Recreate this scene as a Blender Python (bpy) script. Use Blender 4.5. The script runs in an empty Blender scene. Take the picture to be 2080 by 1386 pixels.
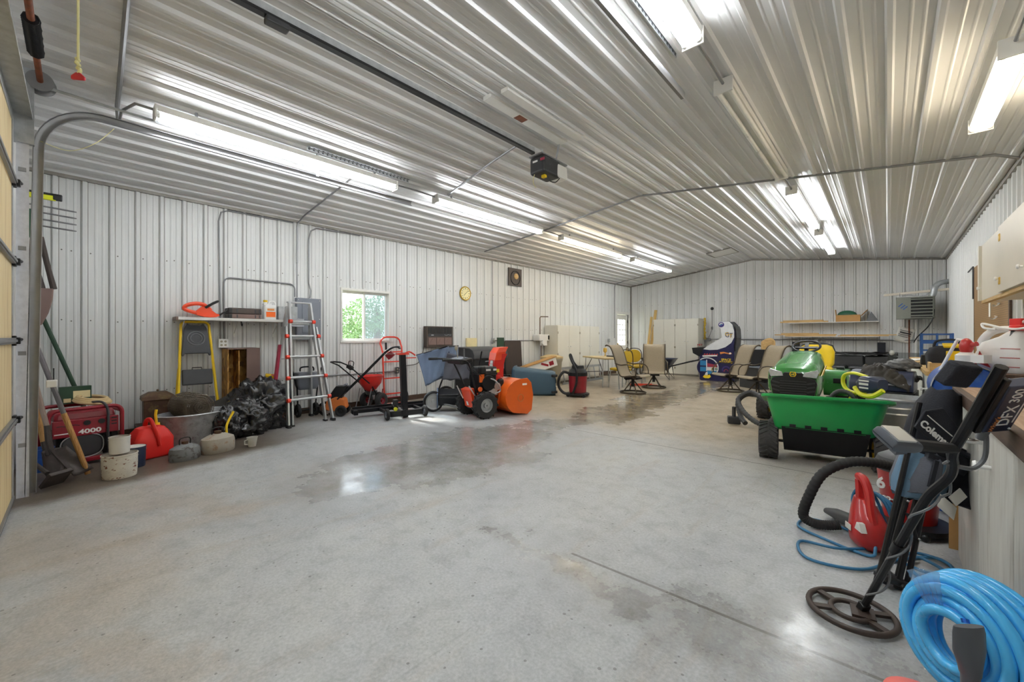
import bpy, bmesh, math, random
from mathutils import Vector as V, Matrix as Mx, noise as NZ, Quaternion
random.seed(7)
PI = math.pi
C = bpy.context.scene.collection
R = math.radians

# ---------------------------------------------------------------- materials
MATS = {}
def base_mat(name):
    m = bpy.data.materials.new(name); m.use_nodes = True
    nt = m.node_tree; bs = nt.nodes['Principled BSDF']
    MATS[name] = m
    return m, nt, bs
def N(nt, typ, **kw):
    n = nt.nodes.new(typ)
    for k, v in kw.items():
        if k in n.inputs: n.inputs[k].default_value = v
        else: setattr(n, k, v)
    return n
def L(nt, a, b): nt.links.new(a, b)
def rgba(c): return (c[0], c[1], c[2], 1)
def s2l(h):
    h = h.lstrip('#'); o = []
    for i in (0, 2, 4):
        v = int(h[i:i+2], 16)/255; o.append(v/12.92 if v <= .04045 else ((v+.055)/1.055)**2.4)
    return tuple(o)
def ramp(nt, fac, stops):
    r = nt.nodes.new('ShaderNodeValToRGB'); e = r.color_ramp.elements
    while len(e) < len(stops): e.new(.5)
    for i, (p, c) in enumerate(stops):
        e[i].position = p; e[i].color = rgba(c) if len(c) == 3 else c
    L(nt, fac, r.inputs[0]); return r
def mat(name, col, rough=.5, metal=0, var=.08, vs=6, bump=0, bs_=60, coat=0, spec=.5, rv=.08, col2=None, thr=(.45, .6), stretch=None, alpha=None, trans=0):
    """painted / plastic / metal surface with noise-varied tone, roughness and a fine bump; col2 adds patches of wear"""
    if isinstance(col, str): col = s2l(col)
    if isinstance(col2, str): col2 = s2l(col2)
    m, nt, bs = base_mat(name)
    tc = N(nt, 'ShaderNodeTexCoord'); src = tc.outputs['Object']
    if stretch:
        mp = N(nt, 'ShaderNodeMapping'); mp.inputs['Scale'].default_value = stretch
        L(nt, src, mp.inputs[0]); src = mp.outputs[0]
    nz = N(nt, 'ShaderNodeTexNoise', Scale=vs, Detail=5.0, Roughness=.6); L(nt, src, nz.inputs['Vector'])
    d = tuple(max(0, c*(1-var)) for c in col); l = tuple(min(1, c*(1+var)) for c in col)
    r = ramp(nt, nz.outputs['Fac'], [(.3, d), (.7, l)]); out = r.outputs[0]
    if col2:
        n2 = N(nt, 'ShaderNodeTexNoise', Scale=vs*1.7, Detail=7.0, Roughness=.65); L(nt, src, n2.inputs['Vector'])
        rr = ramp(nt, n2.outputs['Fac'], [(thr[0], (0, 0, 0)), (thr[1], (1, 1, 1))])
        mx = N(nt, 'ShaderNodeMix', data_type='RGBA'); L(nt, rr.outputs[0], mx.inputs[0])
        L(nt, out, mx.inputs[6]); mx.inputs[7].default_value = rgba(col2); out = mx.outputs[2]
    L(nt, out, bs.inputs['Base Color'])
    mr = N(nt, 'ShaderNodeMapRange'); mr.inputs[3].default_value = max(.02, rough-rv); mr.inputs[4].default_value = min(1, rough+rv)
    L(nt, nz.outputs['Fac'], mr.inputs[0]); L(nt, mr.outputs[0], bs.inputs['Roughness'])
    bs.inputs['Metallic'].default_value = metal; bs.inputs['Coat Weight'].default_value = coat
    bs.inputs['Specular IOR Level'].default_value = spec; bs.inputs['Transmission Weight'].default_value = trans
    if alpha is not None: bs.inputs['Alpha'].default_value = alpha
    if bump:
        n3 = N(nt, 'ShaderNodeTexNoise', Scale=bs_, Detail=4.0); L(nt, src, n3.inputs['Vector'])
        b = N(nt, 'ShaderNodeBump', Strength=bump, Distance=.01); L(nt, n3.outputs['Fac'], b.inputs['Height']); L(nt, b.outputs[0], bs.inputs['Normal'])
    return m
def wood(name, c1, c2, scale=4, stretch=(1, 12, 12), rough=.6):
    m, nt, bs = base_mat(name)
    tc = N(nt, 'ShaderNodeTexCoord'); mp = N(nt, 'ShaderNodeMapping'); mp.inputs['Scale'].default_value = stretch
    L(nt, tc.outputs['Object'], mp.inputs[0])
    nz = N(nt, 'ShaderNodeTexNoise', Scale=scale, Detail=6.0, Roughness=.65, Distortion=.6); L(nt, mp.outputs[0], nz.inputs['Vector'])
    r = ramp(nt, nz.outputs['Fac'], [(.3, s2l(c1)), (.7, s2l(c2))]); L(nt, r.outputs[0], bs.inputs['Base Color'])
    bs.inputs['Roughness'].default_value = rough
    b = N(nt, 'ShaderNodeBump', Strength=.15, Distance=.004); L(nt, nz.outputs['Fac'], b.inputs['Height']); L(nt, b.outputs[0], bs.inputs['Normal'])
    return m
def emit(name, col, st):
    m, nt, bs = base_mat(name); bs.inputs['Base Color'].default_value = (.9, .9, .9, 1)
    bs.inputs['Emission Color'].default_value = rgba(col); bs.inputs['Emission Strength'].default_value = st
    return m

# ---------------------------------------------------------------- mesh builder
def frame(d, up=None):
    d = V(d).normalized(); u = V(up) if up else (V((0, 0, 1)) if abs(d.z) < .95 else V((1, 0, 0)))
    x = u.cross(d).normalized(); y = d.cross(x); return x, y, d
class B:
    def __init__(s): s.bm = bmesh.new(); s.M = Mx()
    def v(s, p): return s.bm.verts.new(s.M @ V(p))
    def f(s, vs):
        try: return s.bm.faces.new(vs)
        except ValueError: return None
    def at(s, loc=(0, 0, 0), rot=(0, 0, 0)):
        s.M = Mx.Translation(loc) @ Mx.Rotation(R(rot[2]), 4, 'Z') @ Mx.Rotation(R(rot[1]), 4, 'Y') @ Mx.Rotation(R(rot[0]), 4, 'X'); return s
    def box(s, c, d, rot=(0, 0, 0), tx=1, ty=1):
        """box centred at c with size d; tx, ty taper the top"""
        M = Mx.Translation(c) @ Mx.Rotation(R(rot[2]), 4, 'Z') @ Mx.Rotation(R(rot[1]), 4, 'Y') @ Mx.Rotation(R(rot[0]), 4, 'X')
        q = []
        for z in (-.5, .5):
            kx, ky = (tx, ty) if z > 0 else (1, 1)
            for x, y in ((-.5, -.5), (.5, -.5), (.5, .5), (-.5, .5)):
                q.append(s.v(M @ V((x*d[0]*kx, y*d[1]*ky, z*d[2]))))
        for i in ((3, 2, 1, 0), (4, 5, 6, 7), (0, 1, 5, 4), (1, 2, 6, 5), (2, 3, 7, 6), (3, 0, 4, 7)): s.f([q[k] for k in i])
        return s
    def bb(s, x0, x1, y0, y1, z0, z1): return s.box(((x0+x1)/2, (y0+y1)/2, (z0+z1)/2), (x1-x0, y1-y0, z1-z0))
    def ring(s, c, x, y, r, n, ph=0):
        rx, ry = (r, r) if not isinstance(r, tuple) else r
        return [s.v(V(c)+x*(rx*math.cos(2*PI*k/n+ph))+y*(ry*math.sin(2*PI*k/n+ph))) for k in range(n)]
    def bridge(s, a, b, closed=True):
        n = len(a)
        for k in range(n if closed else n-1): s.f((a[k], a[(k+1) % n], b[(k+1) % n], b[k]))
    def cyl(s, a, b, r, r2=None, n=12, cap=True):
        x, y, d = frame(V(b)-V(a)); r2 = r if r2 is None else r2
        A = s.ring(a, x, y, r, n); D = s.ring(b, x, y, r2, n); s.bridge(A, D)
        if cap: s.f(A[::-1]); s.f(D)
        return s
    def tube(s, pts, r, n=8, closed=False, cap=True, fl=1):
        pts = [V(p) for p in pts]; m = len(pts); rs = r if isinstance(r, (list, tuple)) else [r]*m
        rings = []; px = None
        for i, p in enumerate(pts):
            if closed: t = (pts[(i+1) % m]-pts[i-1])
            else: t = pts[min(i+1, m-1)]-pts[max(i-1, 0)]
            t.normalize()
            if px is None: px, py, _ = frame(t)
            else:
                px = px-t*px.dot(t)
                if px.length < 1e-6: px, py, _ = frame(t)
                px.normalize(); py = t.cross(px)
            rings.append(s.ring(p, px, py, (rs[i], rs[i]*fl), n))
        for i in range(m-1): s.bridge(rings[i], rings[i+1])
        if closed: s.bridge(rings[-1], rings[0])
        elif cap: s.f(rings[0][::-1]); s.f(rings[-1])
        return s
    def lathe(s, prof, n=24, c=(0, 0, 0), ax=(0, 0, 1), sx=1, sy=1, cap=True):
        x, y, d = frame(ax); prev = None; first = None
        if ax == (0, 0, 1): x, y, d = V((1, 0, 0)), V((0, 1, 0)), V((0, 0, 1))
        for r, z in prof:
            q = s.ring(V(c)+d*z, x, y, (max(r, 1e-4)*sx, max(r, 1e-4)*sy), n)
            if prev: s.bridge(prev, q)
            else: first = q
            prev = q
        if cap: s.f(first[::-1]); s.f(prev)
        return s
    def prism(s, poly, t, pl='XZ', off=0):
        """polygon in a plane, extruded by t centred at off along the third axis"""
        def P(a, b, w): return {'XZ': (a, w, b), 'XY': (a, b, w), 'YZ': (w, a, b)}[pl]
        A = [s.v(P(a, b, off-t/2)) for a, b in poly]; D = [s.v(P(a, b, off+t/2)) for a, b in poly]
        s.bridge(A, D); s.f(A[::-1]); s.f(D); return s
    def sph(s, c, r, n=14, m=9):
        r = (r, r, r) if not isinstance(r, tuple) else r
        top = s.v((c[0], c[1], c[2]+r[2])); bot = s.v((c[0], c[1], c[2]-r[2])); rows = []
        for j in range(1, m):
            a = PI*j/m
            rows.append([s.v((c[0]+r[0]*math.sin(a)*math.cos(2*PI*k/n), c[1]+r[1]*math.sin(a)*math.sin(2*PI*k/n), c[2]+r[2]*math.cos(a))) for k in range(n)])
        for k in range(n):
            s.f((top, rows[0][k], rows[0][(k+1) % n])); s.f((bot, rows[-1][(k+1) % n], rows[-1][k]))
        for j in range(m-2): s.bridge(rows[j+1], rows[j])
        return s
    def loft(s, rings, cap=True, closed=True):
        q = [[s.v(p) for p in r] for r in rings]
        for i in range(len(q)-1): s.bridge(q[i], q[i+1], closed)
        if cap: s.f(q[0][::-1]); s.f(q[-1])
        return s
    def grid(s, fn, nu, nv, th=0):
        q = [[s.v(fn(i/nu, j/nv)) for j in range(nv+1)] for i in range(nu+1)]
        for i in range(nu):
            for j in range(nv): s.f((q[i][j], q[i+1][j], q[i+1][j+1], q[i][j+1]))
        return s
    def torus(s, c, Rr, r, ax=(0, 0, 1), n=28, m=8, arc=2*PI, a0=0):
        x, y, d = frame(ax)
        k = n if abs(arc-2*PI) > 1e-3 else n-1
        pts = [V(c)+x*(Rr*math.cos(a0+arc*i/n))+y*(Rr*math.sin(a0+arc*i/n)) for i in range(k+1)]
        return s.tube(pts, r, m, closed=abs(arc-2*PI) < 1e-3)
    def text(s, t, size, loc, rot=(0, 0, 0), ext=.001, M=None, ital=0, bold=0, sx=1):
        cu = bpy.data.curves.new('t', 'FONT'); cu.body = t; cu.size = size; cu.extrude = ext; cu.align_x = 'CENTER'; cu.align_y = 'CENTER'; cu.shear = ital; cu.offset = bold; cu.resolution_u = 3
        ob = bpy.data.objects.new('t', cu); C.objects.link(ob)
        bpy.context.view_layer.update()
        me = bpy.data.meshes.new_from_object(ob.evaluated_get(bpy.context.evaluated_depsgraph_get()))
        bpy.data.objects.remove(ob); bpy.data.curves.remove(cu)
        T = M if M else (Mx.Translation(loc) @ Mx.Rotation(R(rot[2]), 4, 'Z') @ Mx.Rotation(R(rot[1]), 4, 'Y') @ Mx.Rotation(R(rot[0]), 4, 'X'))
        T = T @ Mx.Diagonal((sx, 1, 1, 1))
        vs = [s.v(T @ v.co) for v in me.vertices]
        for p in me.polygons: s.f([vs[i] for i in p.vertices])
        bpy.data.meshes.remove(me); return s
    def o(s, name, m, par=None, sm=35, bev=0, seg=2, sub=0, solid=0, label=None, kind=None):
        bmesh.ops.recalc_face_normals(s.bm, faces=s.bm.faces[:])
        me = bpy.data.meshes.new(name); s.bm.to_mesh(me); s.bm.free()
        me.materials.append(MATS[m] if isinstance(m, str) else m)
        if sm:
            me.polygons.foreach_set('use_smooth', [True]*len(me.polygons))
            me.set_sharp_from_angle(angle=R(sm))
        ob = bpy.data.objects.new(name, me); C.objects.link(ob)
        if par: ob.parent = par
        if solid: k = ob.modifiers.new('s', 'SOLIDIFY'); k.thickness = solid; k.offset = 0
        if sub: k = ob.modifiers.new('u', 'SUBSURF'); k.levels = k.render_levels = sub
        if bev: k = ob.modifiers.new('b', 'BEVEL'); k.width = bev; k.segments = seg; k.limit_method = 'ANGLE'; k.angle_limit = R(40)
        if label: ob['label'] = label
        if kind: ob['kind'] = kind
        return ob
def pieces(name, m, par, items, **kw):
    """one child object per builder function"""
    for fn in items:
        b = B(); fn(b); b.o(name, m, par, **kw)
def pivot(o, ang, p, dz=0):
    """tip a part about the x axis through p"""
    T = Mx.Translation(V(p)+V((0, 0, dz))) @ Mx.Rotation(R(ang), 4, 'X') @ Mx.Translation(-V(p)); o.matrix_basis = T; return o
def thing(name, label, cat, loc=(0, 0, 0), rz=0, group=None, rot=None):
    o = bpy.data.objects.new(name, None); C.objects.link(o); o.empty_display_size = .05
    o.location = loc; o.rotation_euler = (R(rot[0]), R(rot[1]), R(rot[2])) if rot else (0, 0, R(rz))
    o['label'] = label; o['category'] = cat
    if group: o['group'] = group
    return o
def tag(o, label, cat, group=None):
    o['label'] = label; o['category'] = cat
    if group: o['group'] = group
    return o
def struct(o): o['kind'] = 'structure'; return o
def dup(root, loc, rz, label, group=None):
    r = root.copy(); C.objects.link(r); r.location = loc; r.rotation_euler = (0, 0, R(rz)); r['label'] = label
    if group: r['group'] = group
    for ch in list(root.children):
        c = ch.copy(); C.objects.link(c); c.parent = r
        for g in list(ch.children):
            e = g.copy(); C.objects.link(e); e.parent = c
    return r
def arc(c, r, a0, a1, n, pl='XZ', w=0):
    o = []
    for i in range(n+1):
        a = R(a0+(a1-a0)*i/n); p = (c[0]+r*math.cos(a), c[1]+r*math.sin(a))
        o.append({'XZ': (p[0], w, p[1]), 'XY': (p[0], p[1], w), 'YZ': (w, p[0], p[1])}[pl])
    return o
def rrect(x0, x1, y0, y1, r, n=4):
    o = []
    for cx, cy, a in ((x1-r, y0+r, -90), (x1-r, y1-r, 0), (x0+r, y1-r, 90), (x0+r, y0+r, 180)):
        for i in range(n+1): o.append((cx+r*math.cos(R(a+90*i/n)), cy+r*math.sin(R(a+90*i/n))))
    return o
def spl(pts, k=6):
    """Catmull-Rom through pts"""
    P = [V(p) for p in pts]; o = []
    for i in range(len(P)-1):
        a, b, c, d = P[max(i-1, 0)], P[i], P[i+1], P[min(i+2, len(P)-1)]
        for j in range(k):
            t = j/k; o.append(.5*((2*b)+(c-a)*t+(2*a-5*b+4*c-d)*t*t+(3*b-a-3*c+d)*t**3))
    o.append(P[-1]); return o
def wheel(par, c, r, w, tm='rubber', rm='rim_grey', ax=(1, 0, 0), rr=.6, name='wheel', lug=0, hub='dark_metal'):
    """tyre with rim and hub as one part; ax is the axle"""
    b = B(); prof = [(r*rr, -w*.42), (r*.82, -w*.5), (r*.95, -w*.42), (r, -w*.22), (r, w*.22), (r*.95, w*.42), (r*.82, w*.5), (r*rr, w*.42)]
    b.lathe(prof, 28, c, ax, cap=False)
    if lug:
        x, y, d = frame(ax)
        for k in range(lug):
            for sg in (-1, 1):
                a = 2*PI*(k+(.5 if sg > 0 else 0))/lug
                q = V(c)+(x*math.cos(a)+y*math.sin(a))*(r*1.0)+d*(sg*w*.25)
                t = (-x*math.sin(a)+y*math.cos(a)); rad = x*math.cos(a)+y*math.sin(a)
                ang = d*.8+t*(.5*sg)
                h = [q+ang*(w*.26*i)+t*(r*.05*j)+rad*(r*.045*k2) for k2 in (-1, 1) for i, j in ((-1, -1), (1, -1), (1, 1), (-1, 1))]
                vs = [b.v(p) for p in h]
                for i in ((3, 2, 1, 0), (4, 5, 6, 7), (0, 1, 5, 4), (1, 2, 6, 5), (2, 3, 7, 6), (3, 0, 4, 7)): b.f([vs[k3] for k3 in i])
    t = b.o(name, tm, par)
    b = B(); b.lathe([(r*rr, -w*.42), (r*rr*.93, -w*.36), (r*rr*.8, -w*.1), (r*.2, -w*.12), (r*.2, -w*.4), (.001, -w*.4)], 20, c, ax, cap=False)
    b.lathe([(r*rr, w*.42), (r*rr*.93, w*.36), (r*rr*.8, w*.1), (r*.2, w*.12), (r*.2, w*.4), (.001, w*.4)], 20, c, ax, cap=False)
    b.o('rim', rm, t)
    return t
# ---------------------------------------------------------------- materials
mat('wall_steel', '#dcdddc', .4, var=.025, vs=1.5, bump=.03, bs_=8)
mat('wall_white', '#dcdcd8', .4, var=.03)
mat('white_paint', '#e4e3de', .45, var=.04)
mat('cream_paint', '#dedbd0', .5, var=.03, vs=2)
mat('cream_upper', '#d8cfbf', .45, var=.05, vs=2)
mat('weathered_white', '#c2c1ba', .55, var=.08, vs=3, stretch=(1, 6, .6), col2='#a09a92', thr=(.5, .72))
mat('trim_grey', '#8b8780', .5, metal=.3, var=.2)
mat('seam', '#8f8e89', .6, var=.2, vs=3)  # flat grey for shade and grime drawn beside the wall ribs
mat('screw', '#77756f', .5, metal=.5)
mat('galv', '#b3b7ba', .38, metal=.45, var=.18, vs=14, bump=.05)
mat('zinc', '#8f9092', .42, metal=.6, var=.12)
mat('galv_bright', '#cfd1d8', .4, metal=.35, var=.1, vs=25)
mat('alu', '#c6c9cb', .33, metal=.8, var=.08)
mat('chrome', '#d4d6d8', .14, metal=1, var=.02)
mat('dark_metal', '#2e2e30', .45, metal=.5)
mat('black_metal', '#15161a', .38, metal=.3)
mat('black_plastic', '#17181a', .42)
mat('dark_grey', '#3a3b3e', .5)
mat('mid_grey', '#6d6f72', .5)
mat('panel_grey', '#7b808a', .5, var=.04)
mat('rubber', '#262627', .75, var=.2, vs=20)
mat('tread', '#454443', .85, var=.25, vs=18, bump=.2)
mat('rim_grey', '#b9bcbd', .4, metal=.3)
mat('rim_yellow', '#d9b51c', .45)
mat('red', '#b3201f', .35, coat=.3)
mat('red_bright', '#d3261f', .35, coat=.2)
mat('red_dark', '#8e1626', .35, coat=.3, var=.12)
mat('red_jug', '#d8231c', .42, var=.06, vs=3)
mat('red_orange', '#d9402c', .4)
mat('orange', '#e8641a', .33, coat=.4, var=.04)
mat('orange_red', '#e84a22', .38, coat=.2)
mat('orange_dull', '#d9793a', .5)
mat('yellow', '#efc81d', .4, var=.05)
mat('yellow_vinyl', '#c9a92c', .45)
mat('lime', '#dde02a', .42)
mat('jd_green', '#3f8f45', .25, coat=.6, var=.03)
mat('cart_green', '#1f9c4c', .38, coat=.15, var=.05, vs=3)
mat('yellow_seat', '#f2d01c', .35, coat=.2)
mat('navy', '#26304a', .35, coat=.2)
mat('steel_blue', '#2450a0', .42, var=.1, col2='#3b64a8', thr=(.5, .65))
mat('rack_blue', '#24508a', .45)
mat('blue_fabric', '#71839f', .85, var=.1, bump=.3, bs_=120)
mat('camp_blue', '#5f7c94', .85, var=.1, bump=.2, bs_=150)
mat('camp_grey', '#5b5e68', .85, var=.12, bump=.25, bs_=150)
mat('camp_black', '#1d1f27', .8, var=.2, bump=.25, bs_=150)
mat('tote_blue', '#3f5a6c', .5, var=.06, vs=3)
mat('hose_blue', '#49b6f3', .28, var=.06, coat=.3, vs=4)
mat('cord_blue', '#2f7099', .45)
mat('cord_orange', '#e0431c', .5)
mat('beige', '#a19a87', .5, var=.05)
mat('tan', '#c9b183', .6)
mat('sling', '#968a76', .8, var=.12, vs=60, bump=.25, bs_=220)
mat('bronze', '#4d4335', .42, metal=.5)
mat('leather', '#141416', .34, var=.1, bump=.12, bs_=40)
mat('cover', '#35322e', .7, var=.25, bump=.3, bs_=20)
mat('cardboard', '#b98e57', .8, var=.1)
mat('paper', '#e6e4dd', .7, var=.05)
mat('ink', '#2a2a2e', .7)
mat('white_plastic', '#ececea', .35, var=.03)
mat('foam', '#e8d9a8', .7)
mat('rust', '#7a4023', .75, var=.3, vs=20)
mat('rusty_white', '#dcd8cd', .5, col2='#7a3d1e', thr=(.57, .63), vs=16, stretch=(1, 1, 1.5))
mat('old_grey', '#7f8284', .6, metal=.3, col2='#4a423c', thr=(.52, .64), vs=9)
mat('old_tan', '#a39d92', .6, col2='#8d6b4a', thr=(.56, .7), vs=9)
mat('tub_metal', '#a9abae', .42, metal=.4, var=.25, vs=16, col2='#77666a', thr=(.55, .75))
mat('copper', '#5b4436', .5, metal=.5, var=.3, col2='#7a6a46', thr=(.5, .7))
mat('wire', '#6a6052', .6, metal=.4, var=.3)
mat('brown', '#7a635c', .6, var=.05)
mat('dark_brown', '#3c302a', .55, var=.15, stretch=(1, 1, .15), vs=30)
mat('case_brown', '#4a3f3a', .5, var=.1)
mat('ac_brown', '#4b4038', .5, var=.15)
mat('green_dark', '#22412c', .55, var=.15)
mat('tool_green', '#1f5f43', .4)
mat('shovel_steel', '#514a47', .6, metal=.5, var=.25, vs=14)
mat('pole_grey', '#6a6668', .6, var=.15)
mat('brass', '#c9a544', .3, metal=.6)
mat('clock_face', '#efe6b0', .4)
mat('hood_navy', '#2d3653', .32, coat=.3)
mat('machine_grey', '#7f8178', .5, var=.06)
mat('red_rope', '#b3122a', .45)
mat('rope', '#ded9a0', .8)
mat('pink', '#e0685f', .5)
mat('blue_anod', '#2f6ad0', .2, metal=.7)
mat('wand_grey', '#4e535c', .35)
mat('gold', '#c8a54a', .45)
mat('arcade_blue', '#191b47', .35)
mat('arcade_white', '#dcdfe2', .35)
mat('arcade_sky', '#2d7fb5', .4)
mat('arcade_red', '#a3324a', .4)
mat('arcade_purple', '#3a2f78', .4)
mat('text_white', '#f2f2f0', .5)
mat('text_yellow', '#f0d021', .5)
mat('text_orange', '#d98a4a', .5)
mat('text_red', '#c02a30', .5)
mat('text_black', '#151515', .5)
mat('lamp_lens', '#c9ced2', .12, coat=.5, var=.15, vs=20)
mat('plastic_clear', '#c9d2d6', .12, trans=.75, alpha=.45, var=.02)
mat('jug_clear', '#e3e2da', .3, trans=.35)
mat('rope_cord', '#4a463f', .6)
mat('leaf', '#7d9a6c', .7, var=.35, vs=2)
mat('bark', '#5d4a38', .9)
mat('lawn', '#a9b08c', .9, var=.25)
wood('pine', '#b08a52', '#d9b880')
wood('pine_y', '#b08a52', '#d9b880', stretch=(12, 1, 12))
wood('pine_z', '#b8924e', '#dcbc7c', stretch=(12, 12, 1))
wood('handle_wood', '#9b6a35', '#c79a5c', scale=8, stretch=(12, 12, 1))
wood('handle_old', '#8b7668', '#a8968a', scale=8, stretch=(12, 12, 1))
wood('ply', '#c2ad84', '#d6c49c', scale=3, stretch=(2, 2, 14))
wood('worktop', '#8a6a50', '#b09378', scale=4, stretch=(10, 1, 10))
wood('edge_brown', '#3e2e24', '#5a4434', scale=5, stretch=(8, 1, 8))
def door_panel_mat():
    m, nt, bs = base_mat('door_panel')
    tc = N(nt, 'ShaderNodeTexCoord'); mp = N(nt, 'ShaderNodeMapping'); mp.inputs['Scale'].default_value = (9, 1, .7)
    L(nt, tc.outputs['Object'], mp.inputs[0])
    nz = N(nt, 'ShaderNodeTexNoise', Scale=1.6, Detail=6.0, Roughness=.6); L(nt, mp.outputs[0], nz.inputs['Vector'])
    r = ramp(nt, nz.outputs['Fac'], [(.28, s2l('#c9ab78')), (.5, s2l('#e6cf9f')), (.75, s2l('#ecd9ae'))]); L(nt, r.outputs[0], bs.inputs['Base Color'])
    bs.inputs['Roughness'].default_value = .55
door_panel_mat()
def osb_mat():
    m, nt, bs = base_mat('osb')
    tc = N(nt, 'ShaderNodeTexCoord')
    v = N(nt, 'ShaderNodeTexVoronoi', Scale=26.0); mp = N(nt, 'ShaderNodeMapping'); mp.inputs['Scale'].default_value = (1, 1.2, .5); mp.inputs['Rotation'].default_value = (.5, .3, .6)
    L(nt, tc.outputs['Object'], mp.inputs[0]); L(nt, mp.outputs[0], v.inputs['Vector'])
    s = N(nt, 'ShaderNodeSeparateColor'); L(nt, v.outputs['Color'], s.inputs[0])
    r = ramp(nt, s.outputs[0], [(0, s2l('#6e4a22')), (.5, s2l('#a5752f')), (1, s2l('#c89a52'))]); L(nt, r.outputs[0], bs.inputs['Base Color'])
    bs.inputs['Roughness'].default_value = .65
osb_mat()
def bag_mat():
    m, nt, bs = base_mat('bag_black')
    bs.inputs['Base Color'].default_value = (.01, .01, .012, 1); bs.inputs['Roughness'].default_value = .13; bs.inputs['Coat Weight'].default_value = .4
    tc = N(nt, 'ShaderNodeTexCoord'); nz = N(nt, 'ShaderNodeTexNoise', Scale=16.0, Detail=5.0, Roughness=.7, Distortion=1.2); L(nt, tc.outputs['Object'], nz.inputs['Vector'])
    b = N(nt, 'ShaderNodeBump', Strength=.3, Distance=.02); L(nt, nz.outputs['Fac'], b.inputs['Height']); L(nt, b.outputs[0], bs.inputs['Normal'])
bag_mat()
def glass_mat(name, col, rough, tr=.85):
    """thin pane: transparent with a glossy reflection"""
    m, nt, bs = base_mat(name); out = nt.nodes['Material Output']
    t = N(nt, 'ShaderNodeBsdfTransparent'); t.inputs[0].default_value = rgba(col)
    g = N(nt, 'ShaderNodeBsdfGlossy', Roughness=.03); lw = N(nt, 'ShaderNodeLayerWeight'); pw = N(nt, 'ShaderNodeMath', operation='POWER'); L(nt, lw.outputs['Facing'], pw.inputs[0]); pw.inputs[1].default_value = 5; f = N(nt, 'ShaderNodeMath', operation='MULTIPLY_ADD'); L(nt, pw.outputs[0], f.inputs[0]); f.inputs[1].default_value = .6; f.inputs[2].default_value = .035
    d = N(nt, 'ShaderNodeBsdfTranslucent'); d.inputs[0].default_value = (.8, .85, .88, 1)
    m1 = N(nt, 'ShaderNodeMixShader'); m1.inputs[0].default_value = rough; L(nt, t.outputs[0], m1.inputs[1]); L(nt, d.outputs[0], m1.inputs[2])
    m2 = N(nt, 'ShaderNodeMixShader'); L(nt, f.outputs[0], m2.inputs[0]); L(nt, m1.outputs[0], m2.inputs[1]); L(nt, g.outputs[0], m2.inputs[2])
    L(nt, m2.outputs[0], out.inputs[0])
glass_mat('glass', (.95, .97, .97), 0); glass_mat('glass_screen', (.5, .57, .62), .07); glass_mat('wrap_clear', (.9, .95, 1), .25); glass_mat('poly_sheet', (.78, .8, .8), .12)
def peg_mat():
    m, nt, bs = base_mat('pegboard')
    tc = N(nt, 'ShaderNodeTexCoord'); mp = N(nt, 'ShaderNodeMapping'); mp.inputs['Scale'].default_value = (39.4,)*3
    L(nt, tc.outputs['Object'], mp.inputs[0])
    fr = N(nt, 'ShaderNodeVectorMath', operation='FRACTION'); L(nt, mp.outputs[0], fr.inputs[0])
    sb = N(nt, 'ShaderNodeVectorMath', operation='SUBTRACT'); sb.inputs[1].default_value = (.5, .5, .5); L(nt, fr.outputs[0], sb.inputs[0])
    ml = N(nt, 'ShaderNodeVectorMath', operation='MULTIPLY'); ml.inputs[1].default_value = (0, 1, 1); L(nt, sb.outputs[0], ml.inputs[0])
    ln = N(nt, 'ShaderNodeVectorMath', operation='LENGTH'); L(nt, ml.outputs[0], ln.inputs[0])
    r = ramp(nt, ln.outputs['Value'], [(.16, s2l('#2e2114')), (.22, s2l('#8a6a3f'))]); L(nt, r.outputs[0], bs.inputs['Base Color']); bs.inputs['Roughness'].default_value = .6
peg_mat()
def ceil_mat():
    m, nt, bs = base_mat('ceiling_steel')
    tc = N(nt, 'ShaderNodeTexCoord'); nz = N(nt, 'ShaderNodeTexNoise', Scale=.8, Detail=5.0); L(nt, tc.outputs['Object'], nz.inputs['Vector'])
    r = ramp(nt, nz.outputs['Fac'], [(.3, s2l('#d6d7d8')), (.7, s2l('#dfdfdf'))]); L(nt, r.outputs[0], bs.inputs['Base Color'])
    bs.inputs['Roughness'].default_value = .34; bs.inputs['Metallic'].default_value = 0; bs.inputs['Specular IOR Level'].default_value = .6
    n2 = N(nt, 'ShaderNodeTexNoise', Scale=2.2, Detail=3.0); L(nt, tc.outputs['Object'], n2.inputs['Vector'])
    b = N(nt, 'ShaderNodeBump', Strength=.03, Distance=.02); L(nt, n2.outputs['Fac'], b.inputs['Height']); L(nt, b.outputs[0], bs.inputs['Normal'])
ceil_mat()
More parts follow.
